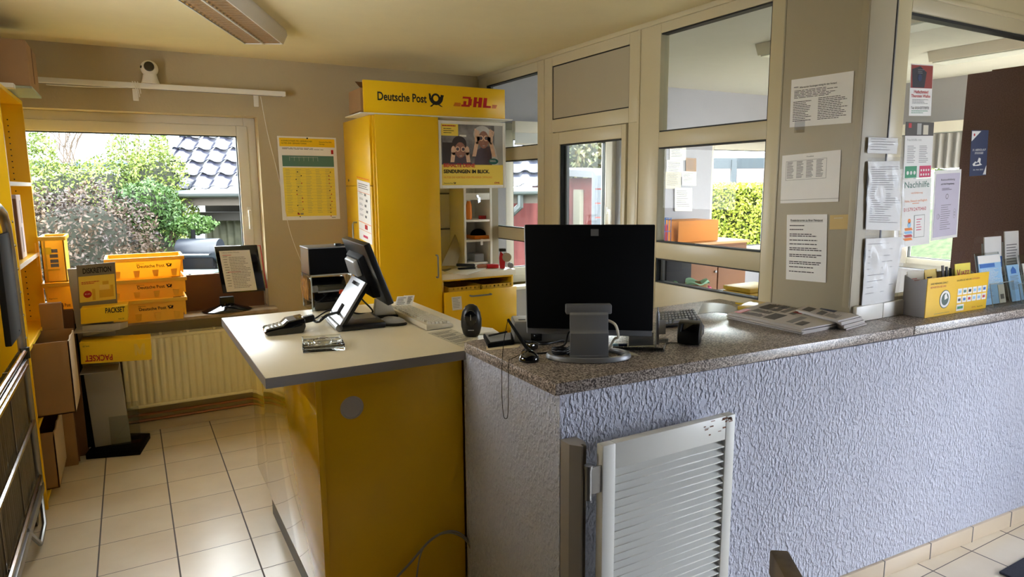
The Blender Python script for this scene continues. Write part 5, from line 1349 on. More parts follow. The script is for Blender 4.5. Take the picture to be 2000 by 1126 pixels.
def printer_stack():
    base = Z(611, 609, DZ); bx0 = base.x; by0 = base.y; k = 1
    yb = by0
    xl = bx0; xr = Y(690, 600, yb).x; zt = Y(640, 537, yb).z
    dpt = .19
    t = thing('acrylic_stand', 'clear acrylic riser box bridging over the label printer', 'riser')
    g = lambda *a: G().box(*a)
    obj('left_side', g(xl-.002, xl+.001, yb, yb+dpt, DZ+.001, zt), ACRYL, t, smooth=0); obj('right_side', g(xr-.001, xr+.002, yb, yb+dpt, DZ+.001, zt), ACRYL, t, smooth=0)
    obj('top_plate', g(xl-.004, xr+.004, yb-.004, yb+dpt+.004, zt+.0005, zt+.005), ACRYL, t, smooth=0)
    e = G()
    for x in (xl, xr):
        for y in (yb, yb+dpt): e.box(x-.0025, x+.0025, y-.002, y+.002, DZ+.001, zt)
    e.box(xl, xr, yb-.005, yb-.002, zt, zt+.005).box(xl, xl+.003, yb, yb+dpt, zt-.004, zt)
    obj('polished_edges', e, mat('acrylic_edge', (170, 180, 180), .15), t)
    # printer
    t = thing('label_printer', 'black desktop label printer under the clear riser', 'printer')
    x0, x1 = xl+.012, xr-.02; h = zt-DZ-.02
    prof = [(0, .0), (.17, .0), (.17, h*.75), (.14, h), (.05, h), (.015, h*.72), (.005, h*.60), (.0, h*.55)]
    Mp = Matrix.Translation((x0, yb+.012, DZ+.002)) @ Matrix(((0, 0, 1, 0), (1, 0, 0, 0), (0, 1, 0, 0), (0, 0, 0, 1)))
    obj('body', G().prism(prof, 0, x1-x0, Mp), m_blackg, t, .006)
    obj('paper_slot', G().box(x0+.02, x1-.02, yb+.006, yb+.02, DZ+h*.58, DZ+h*.63), m_silver, t, .002)
    obj('feed_roll', G().tube([(x0-.004, yb+.02, DZ+h*.7), (x0+.02, yb+.02, DZ+h*.7)], .016, 14), m_silver, t)
    obj('orange_button', G().box(x1-.045, x1-.012, yb+.004, yb+.012, DZ+h*.50, DZ+h*.63), mat('orange_button', (216, 80, 40), .4), t, .003)
    # black cash box on the riser
    t = thing('black_box', 'plain matt black metal box on top of the clear riser', 'box')
    zz = zt+.006; yf = yb+.005; a = Y(606, 538, yf); b = Y(682, 480, yf); c = b.z
    obj('case', G().box(a.x, b.x, yf, yf+.17, zz, c-.006), m_blackm, t, .002)
    obj('side_plate', G().box(a.x-.004, a.x-.0005, yf+.002, yf+.17, zz, c-.006), mat('brushed_dark_metal', (120, 116, 106), .25, metal=.9), t)
    obj('lid', G().box(a.x-.006, b.x+.002, yf-.004, yf+.175, c-.0055, c), m_silver, t, .001)
    obj('clip', G().box(b.x-.06, b.x-.03, yf+.03, yf+.06, c, c+.012).box(b.x-.035, b.x+.0, yf+.035, yf+.05, c+.0005, c+.008), m_black, t, .002)
    # bundle of rubber bands hanging in the riser's left side
    rd = random.Random(4); g = G()
    for i in range(7):
        x = xl-.012-rd.random()*.004; y = yb+.03+i*.018
        g.tube([(x, y, zt-.01), (x-.002, y+.01, zt-.06), (x, y+.004*i % .01, zt-.12), (x+.001, y-.008, zt-.06)], .0016, 5, closed=True)
    tag(obj('rubber_bands', g, mat('rubber_tan', (206, 150, 76), .6)), 'tan rubber bands hanging on the left side of the clear riser', 'rubber band', kind='stuff')
    # small grey wedge block and price cards to the right
    t = thing('card_wedge', 'small grey wedge block with a black foot behind the till screen', 'block'); p = Z(728, 618, DZ); Mx = TR_((p.x, p.y, DZ), radians(-8))
    obj('wedge', G().prism([(0, .012), (.10, .012), (.07, .085), (.01, .085)], 0, .05, Mx @ Matrix.Rotation(pi/2, 4, 'X')), m_beige, t, .003); obj('foot', G().box(-.02, .12, -.06, .01, .001, .011, Mx), m_black, t)
printer_stack()
for k, (x, y, w) in enumerate(((771, 592, 20), (784, 590, 22))):
    t = thing('price_card', ['white price card in a clear stand, nearer the till screen', 'white price card in a clear stand, farther from the till screen'][k], 'card', 'price cards behind the till screen')
    p = Z(x, y+8, DZ); u = Vector((.95, -.3, 0)); a = Vector((p.x, p.y, DZ+.002)); b = a+u*.055; up = Vector((.03, .04, .045))
    obj('stand', G().hexa([a, b, b+Vector((0, .002, 0)), a+Vector((0, .002, 0)), a+up, b+up, b+up+Vector((0, .002, 0)), a+up+Vector((0, .002, 0))]), m_paper, t)
    s = Sheet(a+up-Vector((0, .001, 0)), b+up-Vector((0, .001, 0)), a-Vector((0, .001, 0))); s.lines(m_greyink, .1, .12, .9, .85, 5, .4, 3+k); s.build(t)
def keyboard(name, label, q, z0, mk, mb, h=.024, rows=6, cols=20):
    t = thing(name, label, 'keyboard'); q = [Vector((p.x, p.y, z0+.002)) for p in q]     # q: front-left, front-right, back-right, back-left
    obj('case', G().loft(q, [q[0]+Vector((0, 0, h*.6)), q[1]+Vector((0, 0, h*.6)), q[2]+Vector((0, 0, h)), q[3]+Vector((0, 0, h))]), mb, t, .004)
    g = G()
    def bp(u, v, dz): return (q[0].lerp(q[1], u)).lerp(q[3].lerp(q[2], u), v)+Vector((0, 0, h*(.6+.4*v)+dz))
    for r in range(rows):
        v0 = .08+r*.84/rows; v1 = v0+.84/rows*.82
        c = 0
        while c < cols:
            span = 6 if (r == 0 and c == 4) else 1
            u0 = .03+c*.94/cols+(.02 if 14 <= c else 0)*.5; u1 = u0+span*.94/cols*.84
            if not (r == rows-1 and c in (1, 6)): 
                i = .1
                g.hexa([bp(u0, v0, .0005), bp(u1, v0, .0005), bp(u1, v1, .0005), bp(u0, v1, .0005), bp(u0+(u1-u0)*i, v0+(v1-v0)*i, .009), bp(u1-(u1-u0)*i, v0+(v1-v0)*i, .009), bp(u1-(u1-u0)*i, v1-(v1-v0)*i, .009), bp(u0+(u1-u0)*i, v1-(v1-v0)*i, .009)])
            c += span
    k = obj('keys', g, mk, t); k['kind'] = 'stuff'
keyboard('keyboard', 'old beige computer keyboard on the right side of the yellow desk', [Z(833, 646, DZ), Z(886, 638, DZ), Z(803, 604, DZ), Z(757, 609, DZ)], DZ, m_beige, m_beige) if False else None
kq = [Z(833, 646, DZ), Z(757, 609, DZ), Z(802, 603, DZ), Z(886, 638, DZ)]
def kb2():
    # long side runs away from us; clerk sits on the far right
    q = [Z(886, 639, DZ), Z(803, 604, DZ), Z(757, 609, DZ), Z(833, 646, DZ)]
    keyboard('keyboard', 'old beige computer keyboard on the right side of the yellow desk', q, DZ, m_beige, mat('beige_case', (206, 196, 170), .5))
kb2()
def mouse(name, label, p, yaw, m1, m2, s=1):
    t = thing(name, label, 'mouse'); Mx = TR_(p, yaw)
    def fn(u, v):
        a = u*2*pi; e = v*pi/2; return Mx @ Vector((.058*s*cos(a)*cos(e)**.8, .032*s*sin(a)*cos(e)**.8, .004+.032*s*sin(e)*(1-.25*cos(a)*cos(e))))
    obj('shell', G().grid(fn, 28, 9), m1, t, smooth=80)
    obj('sole', G().lathe([(0, .0), (.060*s, .0), (.062*s, .005), (.055*s, .012), (0, .012)], 28, Mx, 1, .56), m2, t)
mouse('computer_mouse', 'light grey computer mouse with black sole beside the till stand', Vector((*Z(768, 634, DZ).xy, DZ+.001)), radians(-25), m_mouse, m_black)
def scanner():
    t = thing('barcode_scanner', 'black rounded barcode scanner standing upright at the desk corner', 'scanner')
    p = Z(921, 656, DZ); p.z = DZ+.001; Mx = TR_(p, radians(-30))
    prof = [(0, 0), (.026, 0), (.034, .012), (.041, .04), (.042, .07), (.036, .10), (.024, .122), (.010, .130), (0, .130)]
    obj('body', G().lathe(prof, 28, Mx, 1.0, .72), m_black, t, smooth=60)
    obj('front_plate', G().lathe([(0, 0), (.022, 0), (.020, .004), (0, .004)], 24, Mx @ Matrix.Translation((0, -.029, .078)) @ Matrix.Rotation(pi/2+.1, 4, 'X'), 1.1, 1.6), m_blackg, t)
    obj('light_strip', G().box(-.001, .001, -.0345, -.033, .07, .095, Mx), m_mouse, t); obj('maker_mark', G().box(-.012, .012, -.030, -.0285, .028, .031, Mx), m_mouse, t)
scanner()
# tariff chart lying on the desk
t = thing('desk_chart', 'faded tariff chart taped flat on the desk between keyboard and scanner', 'paper')
q = [Z(838, 650, DZ), Z(893, 640, DZ), Z(976, 657, DZ), Z(905, 682, DZ)]
q = [Vector((p.x, p.y, DZ+.0005)) for p in (Z(835, 650, DZ), Z(880, 641, DZ), Z(925, 661, DZ), Z(903, 678, DZ))]
s = Sheet(q[0]+Vector((0, 0, .0004)), q[1]+Vector((0, 0, .0004)), q[3]+Vector((0, 0, .0004))); obj('sheet', G().hexa(q+[p+Vector((0, 0, .0003)) for p in q]), mat('faded_paper', (206, 200, 178), .7), t)
if s.n.z < 0: s.n = -s.n
for k in range(5): s.rect(m_greyink, .05, .1+k*.18, .9, .11+k*.18, 1)
for k in range(4): s.lines(m_greyink, .1, .14+k*.18, .8, .24+k*.18, 3, .25, 4+k)
s.build(t)
loose('white_sheet', 'white sheet lying at the right edge of the yellow desk behind the scanner', 'paper', [(925, 652), (985, 656), (962, 641), (922, 636)], DZ, .0006, m_paper, .001)

# ================================================================== THINGS ON THE SPECKLED COUNTER (z = 1.04)
GZ = 1.04
def onz(x, y, z=GZ, dz=.001): p = Z(x, y, z); p.z = z+dz; return p
t = thing('notebook', 'small black ring notebook on the speckled counter corner', 'notebook')
q = [onz(953, 680), onz(1003, 673), onz(1000, 657), onz(944, 660)]
obj('cover', G().loft(q, [p+Vector((0, 0, .016)) for p in q]), m_blackm, t, .002); q2 = [p+Vector((0, 0, .0165)) for p in q]
obj('page', G().loft([q2[0].lerp(q2[2], .1), q2[1].lerp(q2[3], .08), q2[2].lerp(q2[0], .06), q2[3].lerp(q2[1], .06)], [p+Vector((0, 0, .001)) for p in [q2[0].lerp(q2[2], .1), q2[1].lerp(q2[3], .08), q2[2].lerp(q2[0], .06), q2[3].lerp(q2[1], .06)]]), m_greyp, t)
tag(obj('ballpoint_pen', G().tube([onz(955, 668, GZ, .024), onz(990, 660, GZ, .024)], .0035, 8), m_black), 'black ballpoint lying on the small black notebook', 'pen')
loose('slip', 'cream paper slip sticking out under the small black notebook', 'paper', [(950, 684), (1012, 678), (1018, 672), (950, 676)], GZ, .0006, mat('cream_paper', (230, 216, 184), .8), .0002)
def chained_pen():
    t = thing('counter_pen', 'black counter pen standing in a glossy ball base with a fine chain', 'pen')
    c = onz(1033, 704); r = .033
    obj('ball_base', G().lathe([(0, 0), (r*1.0, 0)]+[(r*1.05*cos(a), r*1.05*sin(a)) for a in [k*pi/2/9 for k in range(1, 9)]]+[(0, r*1.05)], 28, TR_(c)), m_blackg, t, smooth=60)
    b = Vector((c.x, c.y, c.z+r*.95)); dep = (Vector((c.x, c.y, c.z))-EYE).dot(CF)
    tip = D(992, 623, dep+.02); mid = D(1021, 668, dep)
    obj('socket', G().tube([b-Vector((0, 0, .004)), b+(mid-b)*.25], [.011, .008], 12), m_black, t)
    obj('pen', G().tube([b+(mid-b)*.1, mid, tip], [.0055, .006, .0045], 10), m_black, t)
    x0 = 1.012; pts = [tip, X(985, 660, 1.03), X(981, 700, 1.012), X(980, 760, 1.008), X(983, 808, 1.008), X(988, 817, 1.008), X(992, 808, 1.008), X(993, 760, 1.008), X(994, 706, 1.012), Z(1000, 700, GZ+.004), Z(1015, 692, GZ+.004)]
    cable('chain', pts, .0012, m_blackm, t, n=5)
chained_pen()
def monitor():
    t = thing('monitor', 'flat monitor seen from behind on a silver stand with an oval ring base', 'monitor')
    c = onz(1149, 697); dep = (c-EYE).dot(CF); yaw = math.atan2(CR.y, CR.x); k = dep/F
    Mx = TR_((c.x, c.y, GZ), yaw)
    # ring base
    hw = 83*k; g = G(); N = 48; sy = .62
    def ringp(r, z): return [Mx @ Vector((r*cos(2*pi*i/N), r*sy*sin(2*pi*i/N), z)) for i in range(N)]
    prof = [(hw, .002), (hw*1.0, .009), (hw*.965, .016), (hw*.86, .016), (hw*.83, .010), (hw*.83, .002)]
    vs = []; fs = []
    for (r, z) in prof: vs += ringp(r, z)
    for a in range(len(prof)):
        b = (a+1) % len(prof); fs += [(a*N+i, a*N+(i+1) % N, b*N+(i+1) % N, b*N+i) for i in range(N)]
    obj('ring_base', g.add(vs, fs), m_silver, t, smooth=50)
    w = 37*k; hN = (707-615)*k*1.0
    obj('base_bridge', G().box(-w, w, -.035, hw*sy*.9, .003, .014, Mx), m_silver, t, .003)
    nk = [(-.030, .012), (-.018, .012), (-.014, hN*.55), (-.004, hN*.62), (.0, hN*.9), (.02, hN), (.012, hN+.008), (-.012, hN*.93), (-.016, hN*.62), (-.026, hN*.55)]
    obj('neck', G().prism(nk, -w, w, Mx @ Matrix(((0, 0, 1, 0), (1, 0, 0, 0), (0, 1, 0, 0), (0, 0, 0, 1)))), m_silver, t, .002)
    obj('hinge_cover', G().box(-w*1.2, w*1.2, -.004, .03, hN*.93, hN+.02, Mx), m_silver, t, .004)
    # head: corners from the picture, plane just behind the neck
    pd = dep+.01; o = D(1025, 438, pd)
    tl, tr, bl, br = D(1025, 438, pd+.01), D(1280, 438, pd+.01), D(1030, 640, pd), D(1275, 646, pd)
    up = ((tl-bl)+(tr-br)).normalized(); rt = (tr-tl).normalized(); n = rt.cross(up).normalized()
    if n.dot(CF) < 0: n = -n
    def pt(u, v, w_): return (tl.lerp(tr, u)).lerp(bl.lerp(br, u), v)+n*w_
    def blk(u0, u1, v0, v1, w0, w1, ins=0): 
        return G().hexa([pt(u0, v1, w1), pt(u1, v1, w1), pt(u1, v1, w0) if not ins else pt(u1-ins, v1-ins, w0), pt(u0, v1, w0) if not ins else pt(u0+ins, v1-ins, w0), pt(u0, v0, w1), pt(u1, v0, w1), pt(u1-ins, v0+ins, w0), pt(u0+ins, v0+ins, w0)])
    obj('rear_cover', blk(0, 1, 0, 1, -.001, .018), m_blackm, t, .004)
    obj('screen_bezel', blk(-.004, 1.004, -.006, 1.055, .0185, .045), m_silver, t, .004)
    obj('screen_panel', blk(.04, .96, .05, .97, .0452, .0465), m_blackg, t)
    obj('rear_ridge', blk(.32, .68, .125, .128, -.003, -.001), m_blackm, t)
    obj('sticker', blk(.505, .565, .045, .11, -.0022, -.0012), mat('worn_sticker', (110, 110, 112), .5), t)
    pb = obj('port_panel', blk(.385, .595, .79, .845, -.0030, -.0012), m_greyp, t)
    g = G()
    for i in range(4): q = blk(.40+i*.045, .43+i*.045, .80, .835, -.0040, -.0032); g.add(q.v, q.f)
    obj('ports', g, m_ink, pb)
    p = pt(.55, .84, -.012); obj('connector', G().tube([pt(.53, .80, -.006), pt(.56, .845, -.014), pt(.60, .895, -.018)], [.011, .012, .008], 12), m_beige, t, smooth=50)
    e = pt(.60, .895, -.018); cc = Mx @ Vector((w+.025, .0, .12))
    cable('video_cable', [e, Mx @ Vector((w+.022, -.012, hN*.72)), Mx @ Vector((w+.034, -.006, hN*.45)), Mx @ Vector((w+.022, .0, .06)), Mx @ Vector((w+.005, .02, .022)), Mx @ Vector((w-.02, .05, .018))], .0045, m_beige, t)
    cable('power_cable', [pt(.42, .99, .0), pt(.42, 1.06, -.002), Mx @ Vector((-w*.95, .03, .08)), Mx @ Vector((-w*1.2, .05, .03)), Mx @ Vector((-w*1.9, .02, .022)), Mx @ Vector((-w*1.5, -.02, .022)), Mx @ Vector((-w*.9, .03, .02))], .0035, m_black, t)
    rd = random.Random(3)
    pts = []
    for i in range(22): a = i*.9; pts.append(Mx @ Vector((-w*1.45+.028*cos(a), .015+.022*sin(a), .006+.0012*i)))
    tag(cable('cable_coil', pts, .003, m_black, sub=3), 'coiled black cable lying inside the monitor ring base', 'cable')
    return Mx, hw, dep
Mm, hwm, depm = monitor()
# grey franking unit behind the monitor
def grey_unit():
    t = thing('grey_device', 'grey office device with a yellow sticker half hidden behind the monitor', 'device')
    a = onz(1004, 671); b = onz(1112, 668); u = (b-a); u.z = 0; L = u.length; Mx = TR_((a.x, a.y, GZ+.001), math.atan2(u.y, u.x))
    h = .075
    obj('body', G().box(0, L*1.1, .0, .13, 0, h, Mx), mat('device_grey', (120, 120, 118), .5), t, .006)
    obj('top_panel', G().box(.005, .07, .01, .12, h+.0005, h+.003, Mx), m_mouse, t, .002); obj('slot', G().box(.02, .045, .03, .045, h+.0032, h+.004, Mx), m_ink, t)
    obj('black_panel', G().box(.06, .10, -.008, -.0005, .008, .05, Mx), m_blackg, t, .003)
    obj('yellow_sticker', G().lathe([(0, 0), (.012, 0), (.012, .001), (0, .001)], 16, Mx @ Matrix.Translation((.115, -.001, .055)) @ Matrix.Rotation(pi/2, 4, 'X')), m_yelp, t)
    obj('cream_sticker', G().box(.165, .185, -.0012, -.0004, .03, .048, Mx), m_beige, t)
    tag(cable('cable', [onz(1012, 650, GZ, .03), onz(1020, 674, GZ, .02), onz(1040, 672, GZ, .01), onz(1062, 676, GZ, .008), onz(1100, 668, GZ, .008)], .004, m_black), 'black cable running from the pen base towards the monitor', 'cable')
grey_unit()
def phone_socket():
    t = thing('black_plug', 'black mains plug lying on the counter beside the grey device', 'plug'); p = onz(1040, 683); Mx = TR_(p, radians(20))
    obj('body', G().box(-.02, .02, -.012, .012, 0, .024, Mx), m_blackg, t, .006); obj('pin', G().tube([Mx @ Vector((.02, .004, .012)), Mx @ Vector((.034, .004, .012))], .0025, 8), m_chrome, t)
    tag(cable('cable', [Mx @ Vector((-.02, 0, .012)), onz(1020, 690, GZ, .004), onz(1050, 692, GZ, .004), onz(1085, 688, GZ, .004), onz(1110, 682, GZ, .004)], .003, m_black), 'thin black cable leading from the mains plug behind the ball base', 'cable')
phone_socket()
# clear leaflet holder and silver pen right of the stand
t = thing('leaflet_stand', 'low clear stand with a printed card beside the monitor foot', 'stand'); a = onz(1222, 679); b = onz(1281, 677); u = (b-a).normalized(); yaw = math.atan2(u.y, u.x); Mx = TR_(a, yaw); L = (b-a).length
obj('back', G().box(0, L, 0, .003, 0, .085, Mx), ACRYL, t, smooth=0); obj('card', G().box(.012, L-.008, .004, .005, .004, .05, Mx), mat('grey_card', (150, 140, 134), .7), t)
obj('base_plate', G().box(0, L, -.03, .03, 0, .002, Mx), ACRYL, t, smooth=0)
t = thing('desk_pen', 'silver pen standing upright in a coiled wire holder right of the monitor', 'pen'); p = onz(1283, 672)
obj('barrel', G().lathe([(0, .0), (.0065, .0), (.0065, .10), (.005, .115), (.002, .12), (.0025, .132), (0, .134)], 14, TR_(p)), m_silver, t, smooth=50)
obj('clip', G().box(.007, .030, -.002, .001, .035, .085, TR_(p, yaw)), mat('white_label', (200, 200, 196), .5), t)
g = G(); g.tube([p+Vector((.035+.022*cos(a)*(1-.0*a), .01+.018*sin(a), .0015+a*.0005)) for a in [i*.45 for i in range(56)]], .0012, 5)
obj('wire_coil', g, m_silver, t)
t = thing('usb_stick', 'dark stick with blue end lying in front of the clear stand', 'usb stick'); p = onz(1208, 676); Mx = TR_(p, radians(-30))
obj('body', G().box(0, .03, -.006, .006, 0, .009, Mx), m_navy, t, .002); obj('cap', G().box(-.02, -.0005, -.006, .006, 0, .009, Mx), m_lblue, t, .002)
# coiled cord to the second terminal
a = onz(1198, 684, GZ, .008); b = onz(1296, 687, GZ, .008); pts = []
d = b-a; L = d.length; d.normalize(); nn = Vector((-d.y, d.x, 0))
for i in range(34*8+1):
    s_ = i/(34*8); pts.append(a+d*(s_*L)+nn*(.006*cos(i*2*pi/8))+Vector((0, 0, .006*sin(i*2*pi/8))))
t = thing('coiled_cord', 'black coiled cord between the monitor foot and the counter card reader', 'cord')
obj('coil', G().tube(pts, .0017, 5), m_black, t, smooth=60)
cable('lead', [b, onz(1298, 678, GZ, .006), onz(1304, 671, GZ, .004), onz(1330, 671, GZ, .004), onz(1342, 668, GZ, .006)], .0025, m_greyp, t)
loose('paper_slip', 'small pale paper slip beside the monitor ring base', 'paper', [(1222, 692), (1252, 696), (1240, 690), (1226, 686)], GZ, .0006, m_beige, .001)
def card_reader():
    t = thing('card_reader', 'black and grey card reader on the speckled counter beside the newspapers', 'card terminal')
    p = onz(1347, 672); yaw = radians(-52); Mx = TR_(p, yaw)
    def hx(g, pts0, pts1): return g.loft([Mx @ Vector(q) for q in pts0], [Mx @ Vector(q) for q in pts1])
    r = .026
    hp = [(-.028, .004), (.02, .0), (.034, .02), (.036, .066), (.018, .084), (-.02, .080), (-.036, .048), (-.038, .022)]
    obj('head', G().prism(hp, -.040, .036, Mx @ Matrix(((0, 0, 1, 0), (1, 0, 0, 0), (0, 1, 0, 0), (0, 0, 0, 1)))), m_black, t, .006)
    obj('screen', G().hexa([Mx @ Vector(v) for v in ((-.030, -.0375, .050), (.026, -.0375, .050), (.026, -.035, .050), (-.030, -.035, .050), (-.030, -.0235, .078), (.026, -.0235, .078), (.026, -.021, .078), (-.030, -.021, .078))]), m_blackg, t, .001)
    obj('body', G().prism([(.037, .016), (.13, .010), (.135, .045), (.037, .074)], -.032, .034, Mx @ Matrix(((0, 0, 1, 0), (1, 0, 0, 0), (0, 1, 0, 0), (0, 0, 0, 1)))), mat('slate_plastic', (66, 72, 82), .4), t, .005)
    obj('keypad', G().box(-.022, .022, .055, .115, .058, .070, Mx @ Matrix.Rotation(radians(-6), 4, 'X')), m_black, t, .003)
    obj('side_label', G().box(.0343, .0348, .05, .066, .022, .040, Mx).box(.0343, .0348, .08, .1, .026, .044, Mx), m_mouse, t)
    obj('rear_foot', G().box(-.028, .028, .10, .13, .0, .03, Mx), m_black, t, .004)
card_reader()
# black keyboard behind
q = [onz(1283, 642), onz(1372, 634), onz(1356, 611), onz(1283, 617)]
keyboard('keyboard', 'slim black keyboard with grey keys behind the counter card reader', q, GZ, m_greyp, m_black, .016, 5, 12)

# newspapers ---------------------------------------------------------
def news(name, label, q, n, seed, group=None, cat='newspaper', dzs=.0022, z0=GZ, colors=True, fan=.004):
    """stack of folded papers; q = front-left, front-right, back-right, back-left on the worktop"""
    rd = random.Random(seed); out = []
    for i in range(n):
        t = thing(name, label(i) if callable(label) else label, cat, group)
        z = z0+.001+i*dzs*1.05; off = Vector((rd.uniform(-fan, fan), rd.uniform(-fan, fan), 0)); c = sum(q, Vector())/4; rz = Matrix.Rotation(rd.uniform(-.01, .01), 4, 'Z')
        qq = [rz @ (p-c)+c+off for p in q]
        def fn(u, v, a=qq):
            p = (a[0].lerp(a[1], u)).lerp(a[3].lerp(a[2], u), v); return Vector((p.x, p.y, z+.0015*sin(pi*u)*(i/n)))
        g = G().grid(fn, 10, 4, 0)
        vs = [Vector(v) for v in g.v]; k = len(vs); g2 = G(); w = 11
        bd = list(range(w))+[j*w+10 for j in range(1, 5)]+[4*w+m_ for m_ in range(9, -1, -1)]+[j*w for j in range(3, 0, -1)]
        g2.add([v+Vector((0, 0, dzs)) for v in vs]+vs, g.f+[tuple(reversed([x+k for x in f])) for f in g.f]+[(bd[(m_+1) % len(bd)], bd[m_], bd[m_]+k, bd[(m_+1) % len(bd)]+k) for m_ in range(len(bd))])
        obj('pages', g2, mat('newsprint', (196, 190, 186), .85), t, smooth=0); out.append((t, qq, z+dzs+.0016*(i/n)))
    return out
m_np = mat('newsprint_photo', (96, 92, 88), .8)
def front_page(t, qq, z, seed, blue=False):
    s = Sheet(Vector((qq[3].x, qq[3].y, z)), Vector((qq[2].x, qq[2].y, z)), Vector((qq[0].x, qq[0].y, z)))
    if s.n.z < 0: s.n = -s.n
    return s
# stack in front
qf = [onz(1421, 622), onz(1567, 654), onz(1641, 640), onz(1500, 599)]
lab = lambda i: ['newspaper at the bottom of the front pile on the counter', 'second newspaper from the bottom of the front pile', 'newspaper in the middle of the front pile, slightly askew', 'newspaper just beneath the top one of the front pile', 'top newspaper of the front pile with red print at its right end'][i]
ns = news('newspaper', lab, qf, 5, 5, 'newspapers in the front pile', dzs=.0048, fan=.009)
t, qq, z = ns[-1]; s = Sheet(Vector((qq[0].x, qq[0].y, z)), Vector((qq[3].x, qq[3].y, z)), Vector((qq[1].x, qq[1].y, z)))
if s.n.z < 0: s.n = -s.n
rd = random.Random(2)
for (a, b, c, d, m, ) in ((.08, .03, .35, .12, m_red), (.55, .10, .85, .24, m_np), (.10, .42, .42, .58, m_np), (.62, .55, .88, .66, m_red), (.62, .69, .9, .92, m_np), (.12, .72, .5, .80, m_greyp), (.1, .84, .3, .93, m_np)): s.rect(m, a, b, c, d, 1)
for k in range(4): s.lines(m_greyink, .08+.22*k, .14, .26+.22*k, .40, 16, .35, 30+k, 1)
for k in range(3): s.lines(m_greyink, .52-.0*k, .30+.12*k, .92, .38+.12*k, 6, .35, 40+k, 1)
s.build(t)
qb = [onz(1530, 612), onz(1640, 642), onz(1693, 632), onz(1575, 596)]
qb = [onz(1519, 612), onz(1640, 650), onz(1688, 640), onz(1572, 598)]
lab = lambda i: ['newspaper at the bottom of the fanned rear pile beside the pillar', 'second newspaper of the fanned rear pile beside the pillar', 'third newspaper of the fanned rear pile beside the pillar', 'fourth newspaper up in the rear pile beside the pillar', 'fifth newspaper up in the rear pile beside the pillar', 'top newspaper of the rear pile with a dark blue advert'][i]
qb = [onz(1545, 622), onz(1655, 650), onz(1691, 636), onz(1585, 602)]
def shifted(q, d): return [p+d for p in q]
away = Vector((.49, .87, 0))
ns = []
base = [onz(1568, 622), onz(1652, 645), onz(1692, 634), onz(1600, 607)]
for i in range(6):
    q_ = shifted(base, Vector((-.006*i, .002*i, 0)))
    ns += news('newspaper', lab(i), q_, 1, 50+i, 'newspapers in the rear pile', dzs=.0060, z0=GZ+i*.0066+.0, fan=.002)
t, qq, z = ns[-1]; s = Sheet(Vector((qq[0].x, qq[0].y, z)), Vector((qq[3].x, qq[3].y, z)), Vector((qq[1].x, qq[1].y, z)))
if s.n.z < 0: s.n = -s.n
s.rect(m_navy, .55, .35, .92, .7, 1).rect(m_np, .1, .1, .5, .3, 1).rect(m_np, .1, .45, .45, .6, 1).lines(m_greyink, .1, .65, .5, .92, 12, .35, 3, 1); s.build(t)
# plastic folder, magazine and yellow wallet behind
t = thing('plastic_folder', 'clear curved plastic folder behind the counter card reader', 'folder')
q0, q1, q2, q3 = onz(1362, 622, GZ, .02), onz(1432, 616, GZ, .004), onz(1450, 604, GZ, .004), onz(1372, 604, GZ, .03)
obj('film', G().grid(lambda u, v: (q0.lerp(q1, u)).lerp(q3.lerp(q2, u), v)+Vector((0, 0, .010*sin(pi*u))), 12, 4, .002), mat('milky_film', (196, 198, 196), .2, alpha=.8), t, smooth=60)
loose('magazine', 'grey magazine under the plastic folder and newspapers', 'magazine', [(1430, 620), (1500, 632), (1530, 612), (1452, 603)], GZ, .004, m_greyp, .0005)
t = thing('yellow_wallet', 'translucent yellow document wallet standing against the partition behind the newspapers', 'folder')
q = [onz(1440, 607, GZ, .003), onz(1500, 615, GZ, .003), onz(1545, 602, GZ, .003), onz(1470, 594, GZ, .003)]
obj('wallet', G().loft(q, [p+Vector((0, 0, .02)) for p in q]), mat('mustard_wallet', (204, 170, 40), .3), t, .003)
obj('flap', G().hexa([X(1436, 601, 2.44), X(1498, 607, 2.44), X(1498, 607, 2.443), X(1436, 601, 2.443), X(1436, 590, 2.46), X(1500, 596, 2.46), X(1500, 596, 2.463), X(1436, 590, 2.463)]), MATS['mustard_wallet'], t)

